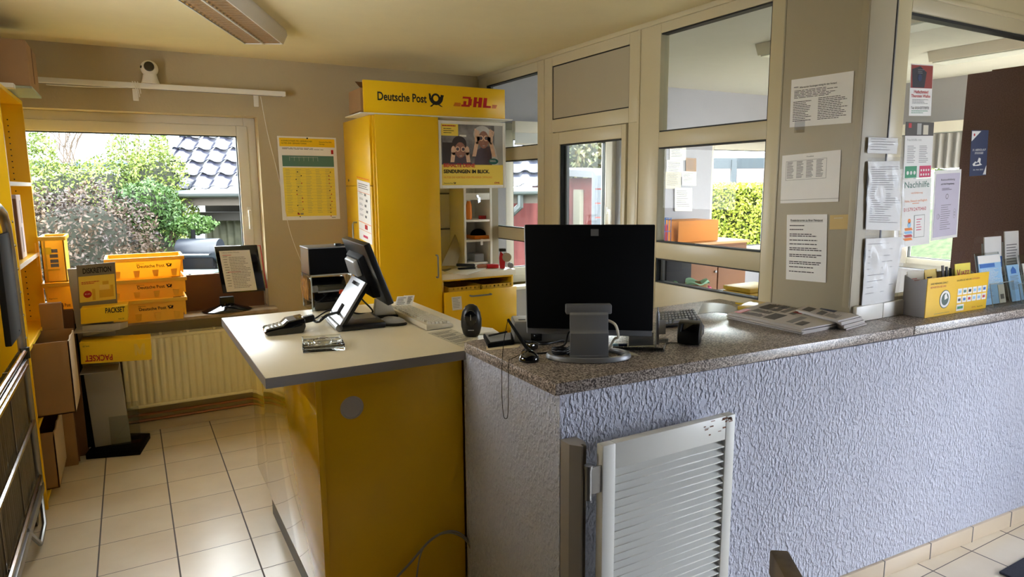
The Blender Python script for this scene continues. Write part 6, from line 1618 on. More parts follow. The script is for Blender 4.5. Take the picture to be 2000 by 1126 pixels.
# ---- brochure dispenser on the right
def dispenser():
    t = thing('brochure_dispenser', 'white cardboard leaflet dispenser with a yellow printed front on the counter', 'dispenser')
    A = onz(1806, 621.5); B = onz(1925, 601.5); C = onz(1766, 613.5)
    tl = V(1796, 547, A, (B-A).normalized()); zf = tl.z
    u = (B-A); L = u.length; u.normalize(); bk = Vector((-u.y, u.x, 0)); dp_ = (C-A).dot(bk); dp_ = max(.09, min(dp_, .14))
    zb = GZ+.17; h = zf-GZ
    obj('front', G().hexa([A, B, B+bk*.003, A+bk*.003, A+Vector((0, 0, h)), B+Vector((0, 0, h)), B+bk*.003+Vector((0, 0, h)), A+bk*.003+Vector((0, 0, h))]), m_yel, t)
    for P0 in (A, B):
        q = [P0+bk*.0032, P0+bk*dp_, P0+bk*dp_+Vector((0, 0, zb-GZ)), P0+bk*(dp_*.6)+Vector((0, 0, zb-GZ-.02)), P0+bk*.0032+Vector((0, 0, h))]
        sgn = 1 if P0 is A else -1
        obj('side_wall', G().loft(q, [p+u*.003*sgn for p in q]), mat('dispenser_white', (204, 204, 212), .5), t)
    obj('back_wall', G().hexa([A+bk*dp_, B+bk*dp_, B+bk*(dp_+.003), A+bk*(dp_+.003)]+[p+Vector((0, 0, zb-GZ)) for p in (A+bk*dp_, B+bk*dp_, B+bk*(dp_+.003), A+bk*(dp_+.003))]), MATS['dispenser_white'], t)
    s = Sheet(A+Vector((0, 0, h)), B+Vector((0, 0, h)), A); 
    s.text(m_ink, 'IHRE MEINUNG ZÄHLT:', .05, .17, .27, .008, 1); s.text(m_red, 'BEWERTEN SIE UNS', .05, .26, .24, .008, 1)
    s.text(m_ink, 'KAUFEN SIE HIER IHR', .46, .16, .24, .007, 1); s.text(m_red, 'GUTHABEN', .71, .16, .13, .007, 1)
    s.disc(mat('dial_green', (44, 74, 60), .5), .29, .58, h*.24, 1, 30); s.disc(m_paper, .29, .58, h*.22, 2, 30, r0=h*.16); s.poly(m_paper, [(.27, .48), (.30, .42), (.33, .56), (.28, .60)], 3)
    cols = [[m_lblue, m_teal, m_ink, m_lblue, m_lblue, m_blue], [m_navy, m_blue, m_red, m_lblue, m_lblue, m_red], [m_green]]
    for r_, row in enumerate(cols):
        for k, m in enumerate(row):
            x = .49+k*.083; y = .36+r_*.21; ww = .07 if r_ < 2 else .12
            s.rect(m_paper, x, y, x+ww, y+.17, 1); s.rect(m, x+.015, y+.05, x+ww-.015, y+.12, 2)
    s.text(m_red, 'DHL', .75, .93, .07, .006, 1, slant=.3); s.text(m_ink, 'Deutsche Post', .84, .93, .10, .005, 1); s.lines(m_greyink, .14, .93, .4, .95, 1, .4, 3)
    s.build(t)
    # leaflets inside
    def leaf(nm, lb, a0, a1, b, z0, z1, m, cat='brochure', tx=None, lean=.02, grp=None):
        t = thing(nm, lb, cat, grp or 'brochures in the dispenser'); o = A+bk*b; th = bk*.003
        q = [o+u*a0, o+u*a1, o+u*a1+th, o+u*a0+th]; q = [Vector((p.x, p.y, GZ+z0)) for p in q]; ln = bk*lean
        top = [Vector((p.x, p.y, GZ+z1))+ln for p in q]
        obj('cover', G().hexa(q+top), m, t)
        s = Sheet(top[0]-bk*.0002, top[1]-bk*.0002, q[0]-bk*.0002)
        if tx: tx(s)
        s.build(t)
    leaf('brochure', 'cream brochure at the left back of the leaflet dispenser', .005, L*.26, dp_*.75, .03, .185, m_beige, tx=lambda s: s.lines(m_red, .1, .2, .8, .3, 2, .4, 2))
    leaf('brochure', 'pale yellow brochure with heading behind the yellow ticket box', L*.27, L*.46, dp_*.72, .03, .185, MATS['printed_box_pale'], tx=lambda s: s.lines(m_ink, .15, .2, .8, .35, 2, .4, 2))
    leaf('brochure', 'small blue and yellow brochure at the front left of the dispenser', .004, L*.24, dp_*.28, .02, .118, m_blue, tx=lambda s: s.rect(m_yelp, 0, .45, 1, .75, 1))
    for k in range(4): leaf('brochure', 'narrow dark brochure, %s of four standing edge-on in the dispenser' % ['leftmost', 'second from left', 'third from left', 'rightmost'][k], L*(.48+.045*k), L*(.515+.045*k), dp_*(.55-.05*k), .02, .20-.006*k, [mat('dark_brochure', (60, 44, 36), .5), m_ink, m_navy, m_mouse][k])
    def jazz(s):
        s.text(m_red, 'V', .10, .34, .22, .038, 1, bold=.02); s.text(m_red, 'JAZZ', .34, .27, .58, .018, 1, bold=.02); s.text(m_navy, 'Unser Angebot', .22, .50, .6, .007, 1); s.lines(m_navy, .2, .56, .85, .9, 6, .35, 5)
    leaf('flyer', 'yellow JAZZ flyer standing at the right of the dispenser', L*.60, L*.86, dp_*.30, .02, .205, mat('lemon_paper', (246, 226, 70), .6), 'flyer', jazz)
    t = thing('ticket_box', 'small orange-yellow card box in the middle of the dispenser', 'box'); o = A+bk*(dp_*.2)+u*(L*.28); q = [o, o+u*L*.20, o+u*L*.20+bk*.04, o+bk*.04]; q = [Vector((p.x, p.y, GZ+.02)) for p in q]
    obj('carton', G().hexa(q+[Vector((p.x, p.y, GZ+.13)) for p in q]), m_yel, t, .001)
    s = Sheet(*[Vector((p.x, p.y, z))-bk*.0005 for p, z in ((q[0], GZ+.13), (q[1], GZ+.13), (q[0], GZ+.02))]); s.lines(m_ink, .15, .15, .8, .3, 2, .4, 3); s.build(t)
    return A, u, bk, L
dA, du, dbk, dL = dispenser()
def acrylic_holder(name, label, p0, w, h, card_mats, tilt=.05, seed=1, group='clear brochure holders at the right', th=.05):
    t = thing(name, label, 'brochure holder', group); u = du; bk = dbk
    def P3(a, b, c): return p0+u*a+bk*(b+tilt*c/h)+Vector((0, 0, c))
    obj('back_plate', G().hexa([P3(0, 0, 0), P3(w, 0, 0), P3(w, .003, 0), P3(0, .003, 0), P3(0, 0, h), P3(w, 0, h), P3(w, .003, h), P3(0, .003, h)]), ACRYL, t, smooth=0)
    obj('front_plate', G().hexa([P3(0, -th, .0), P3(w, -th, 0), P3(w, -th+.003, 0), P3(0, -th+.003, 0), P3(0, -th, h*.45), P3(w, -th, h*.45), P3(w, -th+.003, h*.45), P3(0, -th+.003, h*.45)]), ACRYL, t, smooth=0)
    obj('edges', G().tube([P3(0, 0, 0), P3(0, 0, h)], .002, 6).tube([P3(w, 0, 0), P3(w, 0, h)], .002, 6).tube([P3(0, -th, h*.45), P3(w, -th, h*.45)], .0018, 6).tube([P3(0, -th, .002), P3(0, -th, h*.45)], .002, 6).tube([P3(0, 0, .003), P3(0, -th, .003)], .002, 6), MATS['acrylic_edge'], t)
    out = []
    for k, (lb, m, hh, fn) in enumerate(card_mats):
        c = thing('brochure', lb, 'brochure', 'brochures in the clear holders'); b0 = -.008-.010*k
        q = [P3(.006, b0, .004), P3(w-.006, b0, .004), P3(w-.006, b0+.004, .004), P3(.006, b0+.004, .004), P3(.006, b0, hh), P3(w-.006, b0, hh), P3(w-.006, b0+.004, hh), P3(.006, b0+.004, hh)]
        obj('cover', G().hexa(q), m, c); s = Sheet(q[4]-bk*.0003, q[5]-bk*.0003, q[0]-bk*.0003); fn(s); s.build(c)
def f_blue(s):
    s.rect(m_paper, 0, 0, 1, .16); s.rect(m_blue, .05, .17, .7, .25, 2); s.lines(m_paper, .08, .28, .92, .62, 14, .3, 3, 2); s.rect(m_lblue, .0, .66, .6, .9, 2); s.lines(m_blue, .06, .68, .5, .88, 8, .3, 6, 3); s.rect(m_beige, .72, .62, 1, 1, 2); s.rect(m_np, .78, .82, .94, .92, 3)
a = V(1962, 596, dA+dbk*.02, du)
p0 = dA+du*((V(1916, 600, dA+dbk*.03, du)-dA).dot(du))+dbk*.03; p0.z = GZ+.001
acrylic_holder('clear_holder', 'clear acrylic holder with a tall blue programme, right of the yellow dispenser', p0, .20, .235, [('tall blue programme leaflet with a white heading in the first clear holder', m_lblue, .225, f_blue)])
p1 = p0+du*.225+dbk*-.01
acrylic_holder('clear_holder', 'second clear acrylic holder, holding a pale house leaflet', p1, .12, .20, [('pale blue leaflet with a house emblem in the second clear holder', m_lblue, .17, lambda s: (s.poly(m_blue, [(.3, .14), (.5, .04), (.7, .14), (.7, .24), (.3, .24)], 1), s.lines(m_greyp, .15, .3, .85, .7, 10, .3, 4)))])
p2 = p1+du*.14+dbk*-.0
acrylic_holder('clear_holder', 'third clear acrylic holder at the right edge, with a white leaflet', p2, .12, .21, [('white leaflet with blue foot in the clear holder at the right edge', m_paper, .17, lambda s: (s.rect(m_blue, 0, .55, .5, .85, 1), s.lines(m_greyink, .1, .1, .9, .45, 8, .3, 4)))])
p3_ = p1+dbk*.085-du*.06
acrylic_holder('clear_holder', 'rear clear holder against the glazing with a white photo leaflet', p3_, .16, .27, [('white leaflet with a strip of photos in the rear clear holder', m_paper, .30, lambda s: (s.rect(m_yelp, 0, .32, .12, .5, 1), s.rect(m_np, .12, .32, .5, .5, 1), s.rect(m_blue, .5, .32, 1, .5, 1)))], .03)
acrylic_holder('clear_holder', 'rear clear holder at the right edge with a white leaflet standing high', p3_+du*.18, .14, .27, [('tall white leaflet at the right edge behind the other holders', m_paper, .32, lambda s: s.lines(m_greyink, .1, .2, .9, .8, 14, .3, 4))], .03)

# ---- sheets on the pillar (plane x = 2.5)
PXs = 2.497
t, s = sheet_thing('notice_sheet', 'landscape notice in a clear sleeve taped high on the pillar', 'notice', X(1546, 156, PXs), X(1668, 138, PXs), X(1542, 249, PXs), m_paper)
s.text(m_ink, 'Wie werden Sendungen richtig für den Versand', .15, .20, .60, .007, 1, bold=.01); s.lines(m_ink, .06, .24, .85, .42, 6, .35, 2); s.lines(m_ink, .05, .47, .38, .9, 12, .35, 3); s.lines(m_ink, .47, .44, .95, .90, 13, .35, 6); s.lines(m_greyink, .05, .16, .13, .20, 1, .4, 1); s.build(t)
obj('tape', G().box(PXs-.0022, PXs-.001, X(1560, 250, PXs).y-.03, X(1560, 250, PXs).y+.02, X(1560, 250, PXs).z-.02, X(1560, 250, PXs).z+.03), SLEEVE, t, smooth=0)
t, s = sheet_thing('notice_sheet', 'landscape price table in a sleeve on the middle of the pillar', 'notice', X(1528, 304, PXs), X(1643, 292, PXs), X(1524, 397, PXs), m_paper)
s.rect(m_greyink, .08, .13, .78, .135).rect(m_greyink, .08, .52, .78, .525).rect(m_greyink, .08, .13, .083, .52).rect(m_greyink, .777, .13, .78, .52)
for k in range(4): s.lines(m_greyink, .10+.17*k, .15, .22+.17*k, .5, 13, .4, 11+k)
s.rect(m_mouse, .0, .93, 1, .94, 1); s.text(m_ink, 'Preisliste', .44, .08, .12, .005, 1); s.build(t)
t, s = sheet_thing('notice_sheet', 'upright typed letter taped low on the pillar above the newspapers', 'notice', X(1537, 419, PXs), X(1616, 418, PXs), X(1535, 545, PXs), m_paper)
s.text(m_ink, 'Preisänderungen zu Ihrer Paketpost', .10, .10, .80, .008, 1, bold=.02); s.rect(m_ink, .10, .108, .90, .112)
for k, (v0, n) in enumerate(((.16, 1), (.22, 1), (.29, 2), (.38, 1), (.44, 1), (.50, 2), (.60, 2), (.71, 2), (.79, 1), (.86, 1))): s.lines(m_ink, .08, v0, .9 if k > 1 else .5, v0+.028*n, n, .45, 60+k)
s.build(t)
t, s = sheet_thing('sticky_note', 'blank tan note stuck to the pillar beside the typed letter', 'note', X(1621, 420, PXs), X(1664, 418, PXs), X(1620, 448, PXs), mat('tan_note', (206, 178, 118), .7)); s.lines(m_beige, .2, .2, .8, .35, 1, .3, 2); s.build(t)
# ---- plastic sleeves hanging on the pillar's right face (plane y = 1.64)
def sleeve(label, px, seed, amp, gcount):
    t = thing('plastic_sleeve', label, 'sleeve', 'plastic sleeves on the pillar'); rd = random.Random(seed); yv = 1.628
    tl, tr, br, bl = [Y(x, y, yv) for x, y in px]
    def fn(u, v, off=0):
        p = (tl.lerp(tr, u)).lerp(bl.lerp(br, u), v); w = amp*(sin(u*9+v*5+seed)*.5+sin(u*17-v*11)*.3+sin(v*7+seed*2)*.4)*sin(pi*min(1, max(0, v*1.2))); return Vector((p.x, p.y-off-abs(w), p.z))
    pg = obj('paper', G().grid(lambda u, v: fn(.06+u*.88, .05+v*.9, -.004), 12, 16, .0006), m_paper, t, smooth=60)
    obj('film', G().grid(lambda u, v: fn(u, v, .003), 20, 24), mat('sleeve_film', (236, 240, 250), .14, alpha=.16, spec=.9), t, smooth=60)
    s = Sheet(*[fn(a, b, -.0)-Vector((0, .0, 0)) for a, b in ((.1, .1), (.9, .1), (.1, .9))])
    g = G(); rows = gcount
    for i in range(rows):
        v = .12+.75*i/rows; e = .5+.4*rd.random()
        a, b = fn(.12, v, -.0020), fn(e, v, -.0020); h = Vector((0, 0, -.0022)); g.add([a, b, b+h, a+h], [(0, 1, 2, 3)])
    obj('fine_print', g, m_greyink, pg, smooth=0)
sleeve('small plastic sleeve with a green-headed card at the top of the pillar corner', [(1694, 266), (1759, 268), (1757, 302), (1692, 300)], 1, .003, 5)
sleeve('crumpled plastic sleeve with papers in the middle of the pillar corner', [(1693, 308), (1762, 306), (1764, 458), (1688, 455)], 2, .010, 26)
sleeve('lowest wrinkled plastic sleeve hanging just above the counter on the pillar corner', [(1688, 459), (1768, 455), (1751, 592), (1680, 606)], 3, .014, 9)
# ---- posters on the right-hand glazing
GYs = 1.648
t, s = sheet_thing('flyer', 'farrier flyer with a dark horse picture at the top left of the glazing', 'flyer', Y(1779.5, 124, GYs), Y(1823, 127, GYs), Y(1775, 226, GYs), m_paper)
s.rect(mat('red_brown_print', (150, 50, 36), .5), .02, .02, .98, .46); s.poly(mat('dark_horse_print', (34, 30, 38), .5), [(.05, .1), (.4, .04), (.7, .15), (.62, .45), (.1, .45)], 2); s.disc(m_navy, .40, .26, .014, 3); s.lines(m_greyp, .3, .1, .6, .2, 3, .3, 3, 3)
s.text(m_red, 'Hufschmied', .18, .56, .64, .012, 1, bold=.02); s.text(m_red, 'Thorsten Walke', .06, .64, .86, .012, 1, bold=.02); s.lines(m_ink, .12, .68, .9, .78, 4, .25, 3)
s.text(m_ink, 'Tel. 0151/27770978', .08, .87, .80, .011, 1); s.lines(m_green, .1, .90, .9, .97, 2, .3, 3); s.build(t)
t, s = sheet_thing('flyer', 'white tutoring leaflet with a photo strip and green and pink blocks on the glazing', 'flyer', Y(1769, 238, GYs), Y(1824, 239, GYs), Y(1764, 349, GYs), m_paper)
s.rect(m_np, 0, 0, 1, .24); s.rect(m_red, .1, .02, .2, .1, 2).rect(m_mouse, .4, .02, .55, .22, 2).rect(m_beige, .62, .05, .8, .22, 2)
s.text(m_mouse, 'Nachhilfe mit', .08, .33, .5, .009, 1); s.lines(m_greyink, .1, .42, .42, .74, 10, .25, 2); s.lines(m_greyink, .52, .42, .85, .74, 10, .25, 5)
s.rect(m_green, .05, .78, .46, .99, 1).rect(m_pink, .56, .78, .97, .99, 1)
for k in range(3): s.disc(m_paper, .14+.12*k, .9, .008, 2, 12)
for k in range(4): s.disc(m_paper, .62+.09*k, .86, .005, 2, 12); s.disc(m_paper, .62+.09*k, .94, .005, 2, 12)
s.build(t)
t, s = sheet_thing('flyer', 'Nachhilfe flyer with teal heading and a stack-of-books drawing on the glazing', 'flyer', Y(1763, 350, GYs), Y(1819, 347, GYs), Y(1760, 483, GYs), m_paper)
s.text(m_teal, 'Nachhilfe', .07, .13, .86, .026, 1, bold=.005); s.text(m_orange, 'mit Erfahrung', .3, .22, .4, .007, 1); s.text(m_orange, 'Mathe, Deutsch und Englisch', .08, .34, .78, .009, 1); s.lines(m_orange, .35, .36, .7, .38, 1, .4, 2)
s.text(m_red, '01579/2470460', .06, .475, .78, .015, 1)
for k, m in enumerate((m_orange, m_lblue, m_red, m_orange)): s.poly(m, [(.10-.02*k, .72+.05*k), (.34, .72+.05*k), (.38, .76+.05*k), (.12, .76+.05*k)], 1)
s.disc(m_orange, .26, .62, .010, 1).disc(m_lblue, .26, .68, .012, 1); s.rect(m_mouse, .42, .54, .80, .88, 1).rect(m_paper, .44, .55, .78, .87, 2).lines(m_pink, .5, .6, .7, .8, 5, .25, 3, 3); s.build(t)
t, s = sheet_thing('flyer', 'pale lilac Reitausbildung flyer hanging on the glazing right of the tutoring flyer', 'flyer', Y(1826, 333, GYs), Y(1878, 330, GYs), Y(1818, 470, GYs), m_paper)
m_lil = mat('lilac_paper', (206, 198, 214), .7); s.rect(m_lil, .06, .05, .95, .96)
s.text(m_ink, 'Reitausbildung', .24, .15, .52, .008, 2); s.text(m_ink, 'auf Hof Vogelsang', .24, .21, .50, .008, 2); s.lines(m_ink, .3, .26, .7, .30, 2, .3, 2, 2); s.disc(m_ink, .5, .38, .011, 2, 20, r0=.009); s.lines(m_greyink, .3, .5, .7, .88, 12, .2, 3, 2)
for k in range(3): s.disc(m_greyink, .2+.02*k, .66, .012-.003*k, 2, 14, r0=.011-.003*k); s.disc(m_greyink, .82, .6+.04*k, .009, 2, 14, r0=.008)
s.build(t)
t, s = sheet_thing('flyer', 'dark navy running event flyer with a shoe drawing in front of the brown board', 'flyer', Y(1898, 254, GYs), Y(1931, 254, GYs), Y(1893, 344, GYs), m_navy)
s.poly(m_paper, [(.02, .02), (.55, .02), (.02, .24)], 1).disc(m_red, .16, .10, .006, 2); s.text(m_paper, '31. ABENDLAUF', .1, .45, .78, .009, 1, bold=.01, slant=.2); s.text(m_paper, 'STOCKSEE', .24, .52, .5, .009, 1, bold=.01, slant=.2)
s.poly(m_paper, [(.15, .74), (.3, .68), (.42, .70), (.5, .6), (.62, .62), (.6, .72), (.72, .76), (.5, .78), (.2, .78)], 1); s.poly(m_navy, [(.3, .72), (.5, .70), (.55, .74), (.3, .76)], 2); s.text(m_paper, '30. MAI 2025', .2, .88, .6, .006, 1); s.poly(m_paper, [(.98, .78), (.98, .98), (.8, .98)], 1); s.build(t)
g = G(); rd = random.Random(6)
for i in range(6):
    p = Y(1905+i*9, 347+rd.random()*12, GYs); g.box(p.x, p.x+.012, p.y, p.y+.0006, p.z, p.z+.006)
o = obj('tape_remnants', g, SLEEVE, None, smooth=0); tag(o, 'torn clear tape remnants on the glass below the running flyer', 'tape', kind='stuff')

# ================================================================== COUNTER FRONT: LOUVRED HALF DOOR
def half_door():
    t = thing('louvred_door', 'white louvred swing door with chipped paint folded against the stucco counter', 'door')
    yv = 1.430; tl = Y(1178, 871, yv); tr = Y(1437, 808, yv); x0, x1 = tl.x, tr.x; z1 = (tl.z+tr.z)/2; z0 = .10; w = .046; th = .030
    y0, y1 = yv, yv+th
    m_d = mat('gloss_white_paint', (226, 226, 220), .35, var=.03)
    obj('stile', G().box(x0, x0+w, y0, y1, z0, z1), m_d, t, .003); obj('stile', G().box(x1-w*.9, x1, y0, y1, z0, z1), m_d, t, .003)
    r = obj('top_rail', G().box(x0+w, x1-w*.9, y0+.001, y1-.001, z1-.078, z1), m_d, t, .002); obj('bottom_rail', G().box(x0+w, x1-w*.9, y0+.001, y1-.001, z0, z0+.09), m_d, t, .002)
    p = .0242; n = int((z1-.078-z0-.09)/p)
    for i in range(n):
        z = z1-.078-.004-i*p
        a = [(y0+.002, z-.019), (y0+.005, z-.024), (y1-.001, z-.006), (y1-.004, z-.001)]
        sl_ = G().loft([Vector((x0+w-.002, y, zz)) for y, zz in a], [Vector((x1-w*.9+.002, y, zz)) for y, zz in a]); obj('slat', sl_, m_d, t, .0015, seg=1)
    rd = random.Random(8); g = G(); m_ch = mat('bare_brown_wood', (134, 96, 74), .8)
    for i in range(26):
        cx = x1-.012-abs(rd.gauss(0, .035)); cz = z1-.003-abs(rd.gauss(0, .006)) if i > 8 else z1-.016-rd.random()*.03; ww = .004+.014*rd.random(); hh = .0012+.004*rd.random()
        if i < 6: cx = x1-.085-rd.random()*.05
        g.box(max(cx-ww, x0+.05), min(cx, x1-.001), y0-.0004, y0+.0005, cz-hh, min(cz, z1-.0005))
    k = obj('chipped_paint', g, m_ch, r); k['kind'] = 'stuff'
    # post fixed on the wall
    t2 = thing('hinge_post', 'grooved white wooden post screwed to the stucco beside the louvred door', 'post')
    pl_ = Y(1112, 868, 1.50).x; y_w = fy(1.1)-.004; a = Y(1124, 862, 1.47).x; b = Y(1158, 880, 1.44).x
    zt = Y(1140, 874, 1.46).z
    g = G().prism([(a, y_w), (a, y_w-.045), (a+.022, y_w-.075), (a+.028, y_w-.075), (a+.029, y_w-.060), (a+.037, y_w-.060), (a+.038, y_w-.075), (b+.014, y_w-.05), (b+.014, y_w)], .0, zt)
    obj('post', g, mat('old_white_paint', (156, 150, 142), .5, var=.06), t2, .001, smooth=15)
    hz = Y(1148, 940, 1.44).z
    h = obj('hinge', G().tube([(b-.026, 1.425, hz-.045), (b-.026, 1.425, hz+.045)], .0095, 12), m_steel, t2, smooth=50)
    obj('hinge_leaf', G().box(b-.024, x0+.001, 1.436, 1.440, hz-.04, hz+.04), m_steel, h); obj('hinge_cap', G().tube([(b-.026, 1.425, hz+.046), (b-.026, 1.425, hz+.056)], .012, 12), m_steel, h)
half_door()
# weathered wooden stand at the bottom edge
def wood_stand():
    t = thing('wooden_stand', 'weathered dark wooden board stand cut off by the bottom edge of the photo', 'stand')
    a = D(1508, 1073, 1.25); b = D(1552, 1100, 1.12); d = b-a; d.z = 0; L = d.length; d.normalize(); n = Vector((-d.y, d.x, 0))
    if n.y < 0: n = -n
    m_w = ramp_mat('weathered_wood', [(.3, (70, 56, 42)), (.7, (120, 102, 78))], 14, .7, stretch=(1, 1, .2)); z = a.z
    def bb(a0, a1, b0, b1, z0, z1): return obox(G(), a, d, a0, a1, b0, b1, z0, z1)
    obj('back_board', bb(0, .42, 0, .02, z-.45, z-.03), m_w, t, .003); obj('top_rail', bb(-.002, L*.95, -.004, .030, z-.05, z), m_w, t, .004); obj('side_rail', bb(L*.95+.001, .42, -.002, .024, z-.045, z-.022), m_w, t, .003)
    for s_ in (0, .38): obj('leg', bb(s_, s_+.035, -.002, .03, 0, z-.45), m_w, t, .003)
wood_stand()
q = [Z(1955, 1126), Z(2000, 1095), Z(2120, 1110), Z(2120, 1240)]
o = obj('doormat', G().box(Z(1965, 1126).x, 4.3, .3, Z(2000, 1092).y, .001, .012), mat('doormat_grey', (66, 70, 84), .95, bump=1, bscale=350, var=.2, vscale=200), None, .003); tag(o, 'dark blue-grey ribbed doormat on the tiles at the right', 'doormat')

# ================================================================== BACK OFFICE
t = thing('brown_cupboard', 'tall brown cupboard side seen through the right-hand glazing', 'cupboard'); cx = 4.2
ye = X(1885, 200, cx).y; zt = X(1885, 146, cx).z
obj('carcass', G().box(cx, cx+.85, 1.74, ye, .001, zt), ramp_mat('brown_hessian', [(.35, (104, 74, 70)), (.65, (122, 90, 84))], 160, .8), t, .002)
obj('top_board', G().box(cx+.05, cx+.87, 1.73, ye-.10, zt+.0005, zt+.014), m_brown, t)
tag(obj('small_carton', G().box(cx+.2, cx+.45, 1.80, 1.95, zt+.015, zt+.13), m_cardd), 'small carton on top of the brown cupboard at the right edge', 'box')
t = thing('window_blind', 'grey pleated blind gathered at the top of the side office window', 'blind')
g = G()
def pf(u, v): y = 1.9+u*2.0; return Vector((6.22+.02*sin(y*2*pi/.07), y, 2.02-.30*v))
obj('pleats', G().grid(pf, 300, 1, .002), mat('blind_grey', (170, 170, 172), .8), t, smooth=60); obj('headrail', G().box(6.18, 6.28, 1.9, 3.9, 2.03, 2.12), m_white, t)
t = thing('roller_blind', 'white roller blind half lowered in the office window behind the left partition bay', 'blind')
obj('cassette', G().box(2.80, 3.35, 4.86, 4.915, 2.03, 2.12), m_white, t, .005); obj('cloth', G().box(2.82, 3.33, 4.895, 4.899, 1.945, 2.03), mat('blind_white', (220, 224, 226), .7), t); obj('bottom_bar', G().box(2.82, 3.33, 4.89, 4.905, 1.93, 1.945), m_white, t)
def lamp2(label, px, py, w):
    t = thing('ceiling_light', label, 'ceiling light'); p = Z(px, py, 2.45)
    obj('housing', G().prism([(-w/2, 0), (w/2, 0), (w/2-.03, -.07), (-w/2+.03, -.07)], 0, 1.2, Matrix.Translation((p.x, p.y, 2.499)) @ Matrix.Rotation(pi/2, 4, 'X') @ Matrix.Rotation(radians(0), 4, 'Z')), MATS['luminaire_white'], t, .003)
    obj('diffuser', G().box(p.x-w/2+.04, p.x+w/2-.04, p.y-1.18, p.y-.02, 2.421, 2.428), mat('diffuser', (230, 232, 226), .3), t)
lamp2('white ceiling light in the back office, seen through the upper partition pane', 1500, 105, .26)
lamp2('white ceiling light in the back office above the farrier flyer', 1830, 118, .26)
# sheets pinned on the office wall between the windows
for k, (x0, y0, x1, y1, lb, m) in enumerate(((1308, 282, 1340, 312, 'sheet pinned highest on the office wall behind the partition', m_paper), (1302, 312, 1334, 345, 'letter pinned on the office wall left of the tan card', m_paper), (1340, 308, 1360, 336, 'tan card pinned on the office wall behind the partition', m_card), (1332, 334, 1360, 362, 'letter pinned below the tan card on the office wall', m_paper), (1300, 335, 1330, 368, 'notice pinned at the left of the office wall group', m_beige), (1318, 366, 1352, 412, 'lowest and largest sheet pinned on the office wall', m_paper))):
    t, s = sheet_thing('pinned_sheet', lb, 'paper', Y(x0, y0, 4.912-.002*k), Y(x1, y0+1, 4.912-.002*k), Y(x0, y1, 4.912-.002*k), m, group='sheets pinned on the office wall'); s.lines(m_greyink, .1, .12, .85, .85, 9, .3, k); s.build(t)
# low office cabinet with carton and wire rack
t = thing('office_cabinet', 'brown low cabinet against the office back wall below the pinned sheets', 'cabinet')
obj('body', G().box(3.95, 5.08, 4.42, 4.90, .001, 1.05), m_brown, t, .003); obj('worktop', G().box(3.93, 5.1, 4.40, 4.91, 1.051, 1.075), mat('light_wood', (190, 140, 90), .5), t, .002)
for k in range(3): d_ = obj('door', G().box(3.97+.365*k, 4.32+.365*k, 4.403, 4.419, .08, 1.03), m_brown, t, .002); obj('knob', G().lathe([(0, 0), (.01, 0), (.012, .015), (0, .02)], 12, Matrix.Translation((4.29+.365*k, 4.403, .8)) @ Matrix.Rotation(pi/2, 4, 'X')), m_silver, d_)
tag(obj('carton', G().box(4.28, 4.78, 4.50, 4.80, 1.077, 1.27), mat('orange_card', (206, 130, 60), .8), None, .003), 'orange-brown carton on the low office cabinet', 'box')
t = thing('wire_rack', 'blue and red wire letter rack on the office cabinet beside the orange-brown carton', 'rack')
g = G()
for k in range(7): g.tube([(4.02+k*.036, 4.55, 1.078), (4.02+k*.036, 4.55, 1.30), (4.02+k*.036, 4.62, 1.30), (4.02+k*.036, 4.62, 1.078)], .003, 5)
for z in (1.08, 1.18, 1.29): g.tube([(4.02, 4.55, z), (4.236, 4.55, z)], .003, 5)
obj('wires', g, m_blue, t); obj('folders', G().box(4.03, 4.22, 4.57, 4.60, 1.085, 1.24), m_red, t)
def office_chair():
    t = thing('office_chair', 'black office chair with a curved armrest in the back office', 'chair')
    cx, cy = 3.60, 4.14; Mx = TR_((cx, cy, 0), radians(200))
    obj('seat', G().box(-.25, .25, -.24, .24, .44, .53, Mx), mat('black_fabric', (34, 32, 38), .9), t, .03)
    obj('backrest', G().box(-.22, .22, .22, .30, .60, 1.12, Mx), MATS['black_fabric'], t, .03)
    for s_ in (-1, 1):
        obj('armrest', G().tube([Mx @ Vector((s_*.27, .18, .5)), Mx @ Vector((s_*.30, .12, .68)), Mx @ Vector((s_*.30, -.16, .72)), Mx @ Vector((s_*.29, -.24, .69))], [.015, .018, .026, .018], 10), m_black, t, smooth=60)
    obj('column', G().tube([(cx, cy, .08), (cx, cy, .44)], .03, 12), m_steel, t)
    for k in range(5):
        a = k*2*pi/5; l = obj('base_leg', G().tube([(cx, cy, .10), (cx+.30*cos(a), cy+.30*sin(a), .06)], [.025, .016], 8), m_black, t); obj('caster', G().lathe([(0, -.02), (.027, -.02), (.027, .02), (0, .02)], 12, Matrix.Translation((cx+.30*cos(a), cy+.30*sin(a), .028)) @ Matrix.Rotation(pi/2, 4, 'X')), m_black, l)
office_chair()
t = thing('office_desk', 'grey-topped office desk behind the partition', 'desk'); p = D(1352, 592, 3.95)
obj('worktop', G().box(3.18, 4.30, 2.98, 3.86, .72, .75), mat('desk_grey', (120, 112, 104), .5), t, .004)
for x in (3.21, 4.24):
    for y in (3.01, 3.80): obj('leg', G().box(x, x+.03, y, y+.03, 0, .719), m_greyp, t)
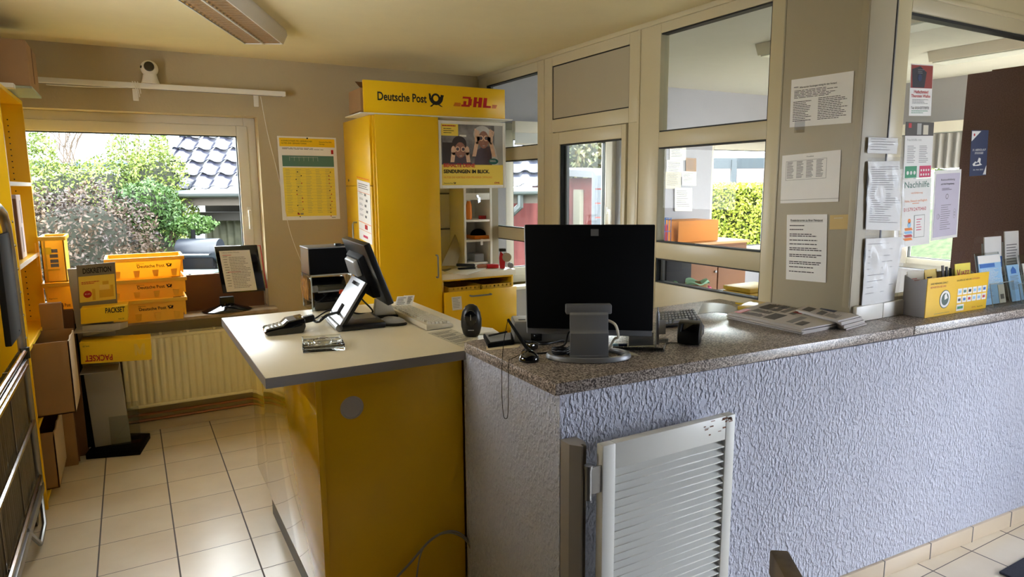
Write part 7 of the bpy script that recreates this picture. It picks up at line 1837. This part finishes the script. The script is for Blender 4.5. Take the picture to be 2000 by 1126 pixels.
# lined basket
t = thing('lined_basket', 'basket with mint green cloth lining and pink trim on the office desk', 'basket'); c = Z(1348, 562, .80)
Mx = TR_((c.x, c.y, .751), radians(-20)); 
obj('wicker', G().lathe([(0, 0), (.10, 0), (.135, .09), (.13, .09), (.095, .005), (0, .005)], 24, Mx, 1.1, .8), m_card, t, smooth=50)
obj('cloth', G().grid(lambda u, v: Mx @ Vector(((.14-.05*v*(1-v)*4*0+(-.02*v))*cos(u*2*pi)*1.1, (.14-.02*v)*sin(u*2*pi)*.8, .095-.05*v+.012*sin(u*2*pi*6)+.03*sin(pi*v))), 60, 6, .002), mat('mint_cloth', (178, 226, 196), .9), t, smooth=60)
obj('pink_trim', G().tube([Mx @ Vector((.150*cos(a)*1.08, .150*sin(a)*.8, .05+.006*sin(6*a))) for a in [k*2*pi/48 for k in range(48)]], .008, 6, closed=True), mat('pink_cloth', (226, 110, 150), .9), t)
t = thing('mustard_tray', 'stack of mustard and white paper trays on the office desk behind the newspapers', 'tray'); c = Z(1452, 580, .80)
for k, m in enumerate((m_white, m_paper, m_ct, m_ct)): obj('tray', G().box(c.x-.10, c.x+.22, c.y-.14, c.y+.10, .752+k*.034, .752+k*.034+.03), m, t, .004)
t = thing('office_divider', 'grey cabinet in the back office behind the monitor', 'cabinet')
obj('body', G().box(2.70, 3.02, 3.30, 3.75, .001, 1.0), mat('divider_grey', (168, 166, 164), .5), t, .003); obj('drawer', G().box(2.685, 2.698, 3.32, 3.73, .5, .93), m_panel, t, .002)
# ------------------------------------------------------------------ move every origin to the base of its thing
bpy.context.view_layer.update()
ch = {}
for o in bpy.data.objects:
    if o.parent: ch.setdefault(o.parent.name, []).append(o)
def desc(o):
    r = []
    for c in ch.get(o.name, []): r.append(c); r += desc(c)
    return r
for o in [o for o in bpy.data.objects if o.parent is None and o.type in ('EMPTY', 'MESH')]:
    pts = []
    for m in [o]+desc(o):
        if m.type == 'MESH': pts += [m.matrix_world @ Vector(b) for b in m.bound_box]
    if not pts: continue
    lo = [min(p[i] for p in pts) for i in range(3)]; hi = [max(p[i] for p in pts) for i in range(3)]
    base = Vector(((lo[0]+hi[0])/2, (lo[1]+hi[1])/2, lo[2]))
    if o.type == 'EMPTY':
        inv = o.matrix_world.inverted()
        off = inv @ base
        for c in ch.get(o.name, []): c.matrix_basis = Matrix.Translation(-off) @ c.matrix_basis
        o.matrix_world = o.matrix_world @ Matrix.Translation(off)
    elif o.data.users == 1 and not o.get('kind') == 'structure':
        off = o.matrix_world.inverted() @ base
        o.data.transform(Matrix.Translation(-off)); 
        o.matrix_world = o.matrix_world @ Matrix.Translation(off)
        for c in ch.get(o.name, []): c.matrix_basis = Matrix.Translation(-off) @ c.matrix_basis
